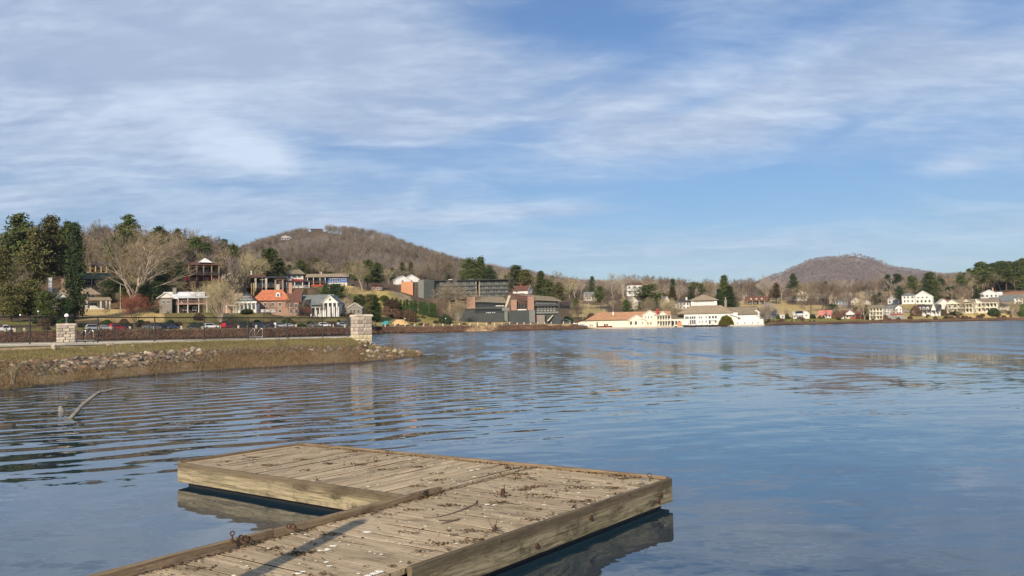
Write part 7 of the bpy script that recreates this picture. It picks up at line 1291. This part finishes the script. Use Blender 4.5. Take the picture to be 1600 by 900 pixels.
def plank(name, a, b_, wdt, z0, z1, mat, parent=dock, r=None, ends=0.0, jit=.003):
    """board from a to b (centre line), width wdt, local x along the board; slightly cupped and worn"""
    r = r or random; a = Vector(a); b_ = Vector(b_); d = b_ - a; L_ = Vector((d.x, d.y, 0)).length; ang = math.atan2(d.y, d.x); m_ = MB(); n = 5; c = .0018 if name == 'plank' else .006; h = wdt / 2
    sec = lambda x, dz, dw: [(x, -h - dw, z0), (x, h + dw, z0), (x, h + dw, z1 - c + dz), (x, h + dw - c, z1 + dz), (x, -h - dw + c, z1 + dz), (x, -h - dw, z1 - c + dz)]
    S = [sec(L_ * i / n, r.uniform(-jit, jit), r.uniform(-.0015, .0015)) for i in range(n + 1)]; k = 6
    for s_ in S: m_.v += s_
    for i in range(n):
        for j in range(k): q = i * k + j; q2 = i * k + (j + 1) % k; m_.f.append((q, q + k, q2 + k, q2)); m_.m.append(0)
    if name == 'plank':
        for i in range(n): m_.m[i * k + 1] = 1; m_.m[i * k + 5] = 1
    m_.f.append(tuple(range(k))); m_.m.append(0); m_.f.append(tuple(n * k + j for j in reversed(range(k)))); m_.m.append(0)
    return mk(name, m_.mesh(name, [mat, 'seam_dirt_shade'] if name == 'plank' else mat), parent, (a.x - DO.x, a.y - DO.y, 0), ang)
r_ = random.Random(4); W_ = .147; zt = HZ
perp = lambda d: Vector((-d.y, d.x, 0))
dA = (RC - JC).normalized()
# walkway planks run across, from the left curb to the right fascia
nW = int(11.0 / W_)
for i in range(nW):
    s_ = (i + .5) * W_; a = JC + dL * s_; b_ = RC + dR * s_; g = (b_ - a).normalized(); inset = .045
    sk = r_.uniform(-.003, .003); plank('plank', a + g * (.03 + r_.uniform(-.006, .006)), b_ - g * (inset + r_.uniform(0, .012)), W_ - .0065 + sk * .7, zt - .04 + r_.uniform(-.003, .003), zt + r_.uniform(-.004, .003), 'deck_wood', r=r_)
# left section planks run the other way (from the front fascia to the back curb)
wL = (JC - BC).length; nL = int(wL / W_); fr0 = IC; 
ux = (JC - BC).normalized(); front0 = LC; uxf = (IC - LC).normalized(); lf = (IC - LC).length; corr = (JC - BC).length / nL
for i in range(nL):
    t_ = (i + .5) / nL; back_p = BC.lerp(JC, t_); xi = t_ * (JC - BC).length
    # front end: on the left section front fascia, or at its line continued to the walkway
    frp = LC + uxf * (t_ * ((JC - BC).length / lf) * lf); 
    fIC = LC + uxf * lf
    if (frp - LC).length > lf: # beyond inner corner: stop against the walkway curb line
        # intersect plank line with L2 line
        d = (frp - back_p).normalized(); den_ = d.x * dL.y - d.y * dL.x; w2 = JC - back_p
        if abs(den_) > 1e-4: s2 = (w2.x * dL.y - w2.y * dL.x) / den_; frp = back_p + d * max(0.05, min(s2, (frp - back_p).length)) if 0 < s2 < (frp - back_p).length else frp
    d = (frp - back_p); 
    if d.length < .15: continue
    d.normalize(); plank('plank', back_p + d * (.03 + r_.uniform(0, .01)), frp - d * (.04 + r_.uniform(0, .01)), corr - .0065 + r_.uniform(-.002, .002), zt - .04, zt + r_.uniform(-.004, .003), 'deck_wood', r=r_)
def board(name, a, b_, off, thick, z0, z1, mat, label=None):
    """vertical board outside the line a-b"""
    a = Vector(a); b_ = Vector(b_); d = (b_ - a).normalized(); n = Vector((d.y, -d.x, 0)); o = plank(name, a + n * off, b_ + n * off, thick, z0, z1, mat, r=r_, jit=.002)
    if label: o['label'] = label
    return o
board('fascia_board', LC, IC, .0, .042, .055, zt + .012, 'fascia_wood'); b2 = RC + dR * LEN
board('fascia_board', b2, RC, .0, .045, .06, zt + .022, 'fascia_wood'); board('fascia_board', RC + dR * 3.46, RC + dR * 11, -.10, .04, .03, zt - .006, 'fascia_wood') if False else board('fascia_board', RC + dR * 11, RC + dR * (LEN + .04), -.012, .04, .06, zt - .043, 'fascia_wood')
board('curb', JC + dL * 3.05, BC.lerp(JC, 0) , 0, .0401, .1, .11, 'curb_wood') if False else None
board('fascia_board', RC - dA * .03, BC, .0, .042, .04, zt + .035, 'curb_wood'); board('fascia_board', BC, LC, .0, .042, .04, zt + .03, 'curb_wood')
joinL = JC + dL * (IC - JC).length
# raised curb along the left edge of the walkway, three lengths
c0 = joinL - dL * .32
segs = [(0, 2.05), (2.055, 4.35), (4.36, 9)]
for k_, (s0, s1) in enumerate(segs): board('curb', c0 + dL * s1, c0 + dL * s0, -.0, .052, zt + .004 if k_ else zt + .002, zt + (.062, .070, .078)[k_], 'curb_wood')
board('fascia_board', joinL + dL * 9, joinL, .012, .03, .05, zt - .004, 'curb_wood')
board('joint_strip', joinL - dL * .35, JC, .0, .05, zt - .03, zt + .004, 'curb_wood')
# floats
def fl(a, b_, c, d, z0=-.25, z1=.20):
    m_ = MB(); q = [a, b_, c, d]; ctr = sum((Vector(x) for x in q), Vector()) / 4; q = [Vector(x) + (ctr - Vector(x)).normalized() * .13 - DO for x in q]; m_.hull8([(p.x, p.y, z0) for p in q], [(p.x, p.y, z1) for p in q]); mk('float', m_.mesh('float', 'black_metal'), dock)
fl(RC, RC + dR * 3.7, JC + dL * 3.7, JC); fl(RC + dR * 4, RC + dR * 11, JC + dL * 11, JC + dL * 4); fl(LC, IC, JC, BC)
# hardware
def dk(px, py, dz=0.0): p = onz(px, py, HZ + dz); return Vector((p.x - DO.x, p.y - DO.y, HZ + dz))
def eyebolt(px, py, h=.085, mat='steel', r=.02, rot=0.0, up_=0.0):
    m_ = MB(); p = dk(px, py, up_); m_.tube([(0, 0, -.02), (0, 0, h - r * 2)], [.006, .006], 6); m_.tube([(0, 0, 0), (0, 0, .008)], [.014, .014], 8)
    m_.tube([(math.sin(t_) * r, 0, h - r - math.cos(t_) * r) for t_ in [i * 2 * math.pi / 12 for i in range(13)]], [.0055] * 13, 5, cap=False); o = mk('eye_bolt', m_.mesh('eye_bolt', mat), dock, p, rot); return o
eyebolt(1015, 752, .085, 'grey_metal'); eyebolt(1006, 761, .085, 'steel', .022, .3); eyebolt(605, 712.5, .07, 'rusty_iron'); eyebolt(587, 722, .06, 'rusty_iron', .022, .4); eyebolt(363, 845, .07, 'rusty_iron', .015, .4, .07); eyebolt(791, 733, .05, 'rusty_iron', .015)
def shackle(px, py, seed, n=5, label=None):
    r = random.Random(seed); m_ = MB(); p = dk(px, py, .06); q = Vector((0, 0, .02))
    for i in range(n): c = q + Vector((.03 * i, -.012 * i * r.uniform(.5, 1.5), -.004 * i)); t0 = r.uniform(0, 3); m_.tube([tuple(c + Vector((math.cos(t_) * .024 * math.cos(t0), math.cos(t_) * .024 * math.sin(t0), math.sin(t_) * .018))) for t_ in [k * .7 for k in range(10)]], [.006] * 10, 5)
    mk('chain', m_.mesh('chain', 'rusty_iron'), dock, p)
shackle(377, 844, 1, 3); shackle(452, 826, 2, 3)
m_ = MB(); m_.tube([(0, 0, 0), (0, 0, .045), (.012, 0, .05)], [.022, .022, .016], 8); mk('bolt_head', m_.mesh('bolt_head', 'rusty_iron'), dock, dk(305, 868, .0)); mk('bolt_head', m_.mesh('bolt_head', 'rusty_iron'), dock, dk(786, 772, 0.0))
bh = MB(); bh.tube([(0, 0, 0), (.018, 0, 0)], [.022, .022], 8); bhm = bh.mesh('bolt_head', 'rusty_iron')
nR = Vector((-dR.y, dR.x, 0)); nR = nR if nR.x > 0 else -nR
for s_, z in ((.28, .17), (.33, .12), (2.42, .13), (1.6, .2)):
    p = RC + dR * s_ + nR * .024 - DO; mk('bolt_head', bhm, dock, (p.x, p.y, z), math.atan2(nR.y, nR.x))
# sun-casting mooring post at the walkway's right edge, just behind the frame
bp = RC + dR * 0; ppos = None
tipw = onz(560, 815, HZ); sh = sdir.copy(); Lh = 2.35 / math.tan(SUN_EL); bx = tipw.x + SUN_TO.x * Lh; by = tipw.y + SUN_TO.y * Lh
post = empty('mooring_post', (bx, by, 0)); tag(post, 'round wooden mooring post beside the dock walkway, casting the long shadow on the planks', 'post')
m_ = MB(); m_.tube([(0, 0, -1.5), (0, 0, 0), (.01, 0, HZ + 2.35)], [.085, .08, .07], 12); mk('shaft', m_.mesh('shaft', 'bark_dark'), post); m_ = MB(); m_.tube([(0.01, 0, HZ + 2.352), (.01, 0, HZ + 2.38)], [.06, .04], 12); mk('post_cap', m_.mesh('post_cap', 'black_metal'), post)
# ---- litter: leaves, twigs, droppings
g = np.random.default_rng(21)
poly = [(300, 727), (470, 700), (820, 733), (1030, 755), (650, 882), (640, 899), (180, 899), (300, 868), (640, 780)]
def inpoly(x, y, P_=poly):
    c = False; j = len(P_) - 1
    for i in range(len(P_)):
        if (P_[i][1] > y) != (P_[j][1] > y) and x < (P_[j][0] - P_[i][0]) * (y - P_[i][1]) / (P_[j][1] - P_[i][1]) + P_[i][0]: c = not c
        j = i
    return c
def deckxy(n, seed):
    r = random.Random(seed); out = []
    o0 = JC; ax = dL; ay = (RC - JC)
    while len(out) < n:
        if r.random() < .72: p = JC + dL * r.uniform(.1, 6.5) + dA * r.uniform(.1, (RC - JC).length - .1)
        else: p = BC.lerp(JC, r.uniform(.03, 1)) + (LC - BC) * r.uniform(.06, .94)
        out.append((p.x, p.y))
    return out
def scatter_flat(name, label, cat, pts, size, mats, lift, seed, curl=.4):
    g = np.random.default_rng(seed); n = len(pts); P_ = np.array([(x, y, HZ + lift) for x, y in pts]); th = g.uniform(0, 6.28, n); s = g.uniform(size[0], size[1], n)[:, None]; e = g.uniform(.35, .8, n)[:, None]; a = np.stack([np.cos(th), np.sin(th), g.normal(0, curl * .3, n)], 1); b_ = np.stack([-np.sin(th), np.cos(th), g.normal(0, curl * .3, n)], 1)
    V_ = np.concatenate([P_ - a * s, P_ + b_ * s * e + [0, 0, 0.001] + np.c_[np.zeros((n, 2)), g.uniform(0, curl, n) * s[:, 0]], P_ + a * s, P_ - b_ * s * e + np.c_[np.zeros((n, 2)), g.uniform(0, curl, n) * s[:, 0]]]); V_[:, 2] = np.maximum(V_[:, 2], HZ + lift); i = np.arange(n)
    return tag(mk(name, npmesh(name, V_, np.stack([i, i + n, i + 2 * n, i + 3 * n], 1), mats, mi=g.integers(0, len(mats), n))), label, cat, kind='stuff')
pts = deckxy(700, 5); clus = deckxy(75, 6); r = random.Random(8)
for cx_, cy_ in clus:
    for _ in range(r.randrange(12, 60)): pts.append((cx_ + r.gauss(0, .055), cy_ + r.gauss(0, .03)))
for k_ in range(900):  # drifted against the curbs
    s_ = r.uniform(0, 6.5); e = abs(r.gauss(0, .035)) + .035; p = c0 + dL * s_ + dA * e; pts.append((p.x, p.y))
for k_ in range(500): t_ = r.random(); p = BC.lerp(RC, t_) + dR * (abs(r.gauss(0, .03)) + .03); pts.append((p.x, p.y))
for k_ in range(200): p = IC.lerp(JC, r.random()) + dA * r.gauss(0, .03); pts.append((p.x, p.y))
scatter_flat('leaf_litter', 'crumbled brown leaf litter scattered and drifted against the curbs of the dock', 'leaf litter', pts, (.004, .018), ['fallen_leaf', 'fallen_leaf', 'scrub_brown', 'dry_grass'], .006, 3, .8)
pr = [(dk(*q).x + DO.x, dk(*q).y + DO.y) for q in ((800, 743), (840, 760), (832, 761), (847, 760), (806, 744), (826, 762))]; pts2 = [(x + r.gauss(0, .04), y + r.gauss(0, .02)) for x, y in pr for _ in range(16)]
scatter_flat('red_leaf_litter', 'small patch of reddish leaf crumbs near the far side of the dock', 'leaf litter', pts2, (.006, .014), ['red_leaf'], .007, 4, .5)
# individual oak leaves and curled dead leaves large enough to see
def leafmesh(seed):
    r = random.Random(seed); m_ = MB()
    for i in range(26):
        a = r.gauss(0, .30); b_ = r.gauss(0, .16); z = abs(r.gauss(0, .05)); q = r.uniform(.05, .17); t0 = r.uniform(0, 6.28)
        m_.tri(*[(a + math.cos(t0 + t_) * q * r.uniform(.6, 1.3), b_ + math.sin(t0 + t_) * q * .6, z + r.uniform(0, .10)) for t_ in (0, 2.1, 4.2)])
    return m_.mesh('fallen_leaf', 'fallen_leaf')
LM = [leafmesh(i) for i in range(4)]
for i, (px, py, s_) in enumerate(((383, 712, .10), (340, 727, .12), (430, 713, .07), (548, 711, .08), (528, 714, .06), (645, 723, .09), (662, 724, .07), (575, 719, .07), (617, 732, .09), (700, 766, .06), (765, 785, .05), (843, 796, .13), (884, 767, .09), (834, 750, .10), (921, 763, .11), (902, 754, .08), (950, 756, .10), (918, 781, .09), (914, 788, .08), (870, 770, .10), (709, 836, .10), (648, 834, .12), (659, 863, .13), (611, 885, .10), (702, 829, .08), (895, 794, .06), (1002, 757, .09), (985, 757, .08), (968, 748, .06), (938, 757, .05), (700, 860, .08), (760, 838, .06), (805, 776, .05), (540, 762, .06))):
    o = mk('fallen_leaf', LM[i % 4], None, dk(px, py, .004) + DO, TR.uniform(0, 6.28), s_ * .8); tag(o, 'dead brown leaf lying on the dock planks', 'leaf', 'dead leaves on the dock')
def stick(label, pts_, rad, mat='rusty_iron'):
    q = [dk(a, b_, h) + DO for a, b_, h in pts_]; o0 = q[0]; m_ = MB(); m_.tube([p - o0 for p in q], [rad * (1 - .6 * i / (len(q) - 1)) for i in range(len(q))], 5); tag(mk('twig', m_.mesh('twig', 'bark_dark'), None, o0), label, 'twig')
stick('long curved dark twig lying across the middle of the dock', [(746, 782, .006), (742, 788, .02), (731, 793, .012), (718, 798, .015), (700, 804, .006), (682, 808, .01), (662, 809, .006)], .006)
stick('short forked dark twig below the long curved twig', [(718, 811, .008), (705, 814, .012), (689, 818, .006)], .009); stick('thin twig crossing the short dark one', [(686, 813, .006), (700, 813, .014), (712, 812, .008)], .007)
stick('dark crossed stick at the end of the walkway curb', [(651, 771, .05), (662, 768, .07), (672, 769, .03)], .009); stick('second crossed stick at the end of the walkway curb', [(670, 765, .06), (660, 770, .06), (652, 778, .01)], .009); stick('dark twig against the curb above the shadow tip', [(580, 804, .01), (590, 800, .02), (596, 797, .01)], .007); stick('thin twig near the left end of the dock head', [(808, 765, .01), (822, 763, .015), (836, 762, .006)], .005)
def clump(label, px, py, s_, seed):
    r = random.Random(seed); root = MB()
    for i in range(16): a = Vector((r.gauss(0, .3), r.gauss(0, .25), abs(r.gauss(0, .35)))) * s_; root.tube([a, a + Vector((r.gauss(0, .4), r.gauss(0, .4), abs(r.gauss(0, .5)))) * s_], [.08 * s_, .03 * s_], 4)
    tag(mk('dead_sprig', root.mesh('dead_sprig', 'rusty_iron'), None, dk(px, py, .004) + DO), label, 'dead sprig')
clump('upright clump of dark dead matter in the middle of the dock head', 787, 777, .07, 1); clump('small dark clump at the back edge of the dock', 797, 733, .05, 2); clump('dark clump with white specks near the right fascia', 776, 829, .05, 3); clump('small dark clump by the right fascia', 896, 794, .04, 4); clump('dark clump on the left deck near the front', 495, 752, .035, 5)
def splat(px, py, s_, seed, st=2.0):
    r = random.Random(seed); m_ = MB(); n = 22; c = dk(px, py, .0045); rim = []
    for i in range(n): t_ = 2 * math.pi * i / n; q = s_ * r.uniform(.35, 1.1); rim.append(c + Vector((math.cos(t_) * q * st * .5, math.sin(t_) * q, 0)))
    for i in range(n): m_.tri(c + Vector((0, 0, .004)), rim[i], rim[(i + 1) % n])
    return m_
allm = MB(); rs = random.Random(5)
SP = [(574, 831, .055), (512, 858, .05), (520, 853, .045), (500, 860, .04), (420, 857, .035), (456, 834, .022), (477, 835, .02), (531, 846, .012), (552, 847, .012), (466, 896, .04), (473, 893, .03), (584, 896, .05), (592, 893, .05), (575, 899, .05), (560, 896, .02), (310, 877, .016), (595, 866, .025), (712, 849, .03), (690, 849, .03), (762, 788, .04), (771, 789, .04), (850, 789, .03), (758, 807, .02), (741, 745, .035), (735, 735, .05), (747, 733, .05), (672, 754, .03), (717, 756, .02), (905, 770, .04), (950, 775, .025), (575, 760, .03), (590, 757, .02), (620, 745, .02), (847, 813, .018), (757, 797, .015), (882, 754, .02), (625, 715, .03), (640, 718, .03), (655, 719, .03), (365, 899, .03), (510, 878, .03), (515, 884, .035), (625, 850, .012), (545, 851, .01)]
for i, (px, py, s_) in enumerate(SP):
    m2_ = splat(px, py, s_ * .8, i + 3); n = len(allm.v); allm.v += m2_.v; allm.f += [tuple(k_ + n for k_ in f_) for f_ in m2_.f]; allm.m += m2_.m
for _ in range(170):
    x, y = deckxy(1, rs.randrange(10 ** 6))[0]; s_ = rs.uniform(.003, .009); m2_ = MB(); c = Vector((x - DO.x, y - DO.y, HZ + .0048)); rim = [c + Vector((math.cos(t_) * s_ * 1.5, math.sin(t_) * s_, 0)) for t_ in (0, 1.1, 2.3, 3.4, 4.4, 5.4)]
    n = len(allm.v); allm.v += [tuple(c + Vector((0, 0, .004)))] + [tuple(p) for p in rim]; allm.f += [(n, n + 1 + i, n + 1 + (i + 1) % 6) for i in range(6)]; allm.m += [0] * 6
tag(mk('bird_droppings', allm.mesh('bird_droppings', 'dropping'), None, DO), 'white bird droppings splattered over the dock planks', 'droppings', kind='stuff')
# driftwood limb rising from the water, stub and sunken log
def tubeobj(name, label, cat, P_, rads, D, mat):
    q = [at(px, py, D + dd) for px, py, dd in P_]; o0 = q[0]; m_ = MB(); pts_ = [p - o0 for p in q]; den = []; rd = []
    for i in range(len(pts_) - 1):
        for k_ in range(4): t_ = k_ / 4; den.append(pts_[i].lerp(pts_[i + 1], t_) + Vector((math.sin(i * 5 + k_ * 2), 0, math.cos(i * 3 + k_ * 3))) * rads[i] * .12); rd.append(rads[i] * (1 - t_) + rads[i + 1] * t_)
    den.append(pts_[-1]); rd.append(rads[-1]); m_.tube(den, rd, 9); return tag(mk(name, m_.mesh(name, mat, True), None, o0), label, cat)
tubeobj('driftwood_limb', 'bleached grey driftwood limb rising bent out of the water at the left', 'driftwood', [(96, 668, 0), (112, 652, 0), (130, 632, .3), (152, 614, .5), (178, 608, .8), (203, 605.5, 1.1)], [.06, .05, .044, .038, .030, .016], 19.3, 'driftwood')
tubeobj('limb_knot', 'short broken knot at the bend of the driftwood limb', 'driftwood', [(155, 615, .5), (156, 610.5, .5)], [.035, .02], 19.2, 'driftwood')
tubeobj('floating_stub', 'small pale wooden stub poking out of the water left of the driftwood limb', 'driftwood', [(97, 646, 0), (95.5, 638, .1), (94, 635, .1)], [.075, .07, .03], 21.0, 'driftwood')
tubeobj('sunken_log', 'dark wet log end floating at the left edge', 'log', [(-60, 672, 0), (-10, 667, 0), (24, 665.5, .2)], [.08, .085, .05], 17.8, 'bark_dark')
tubeobj('wet_log', 'dark wet log lying on the waterline of the bank', 'log', [(138, 602, 0), (155, 600.5, .1), (172, 598.5, .2)], [.07, .07, .03], 34.8, 'bark_dark')

# ------------------------------------------------------------------ winter haze: far hills fade to blue grey
hz = MB(); hz.box(-13500, 13500, -1700, 6200, -4.4, 420); m = bpy.data.materials.new('haze'); m.use_nodes = True; nt = NT(m.node_tree); nt.n.clear(); o_ = nt.add('ShaderNodeOutputMaterial'); v_ = nt.add('ShaderNodeVolumePrincipled')
v_.inputs['Color'].default_value = (.80, .86, 1.0, 1); v_.inputs['Density'].default_value = 4.6e-5; v_.inputs['Anisotropy'].default_value = .1; nt.link(v_.outputs[0], o_.inputs['Volume']); MATS['haze'] = m
tag(mk('haze', hz.mesh('haze', 'haze')), 'thin winter haze over the lake and hills', 'haze', kind='stuff')
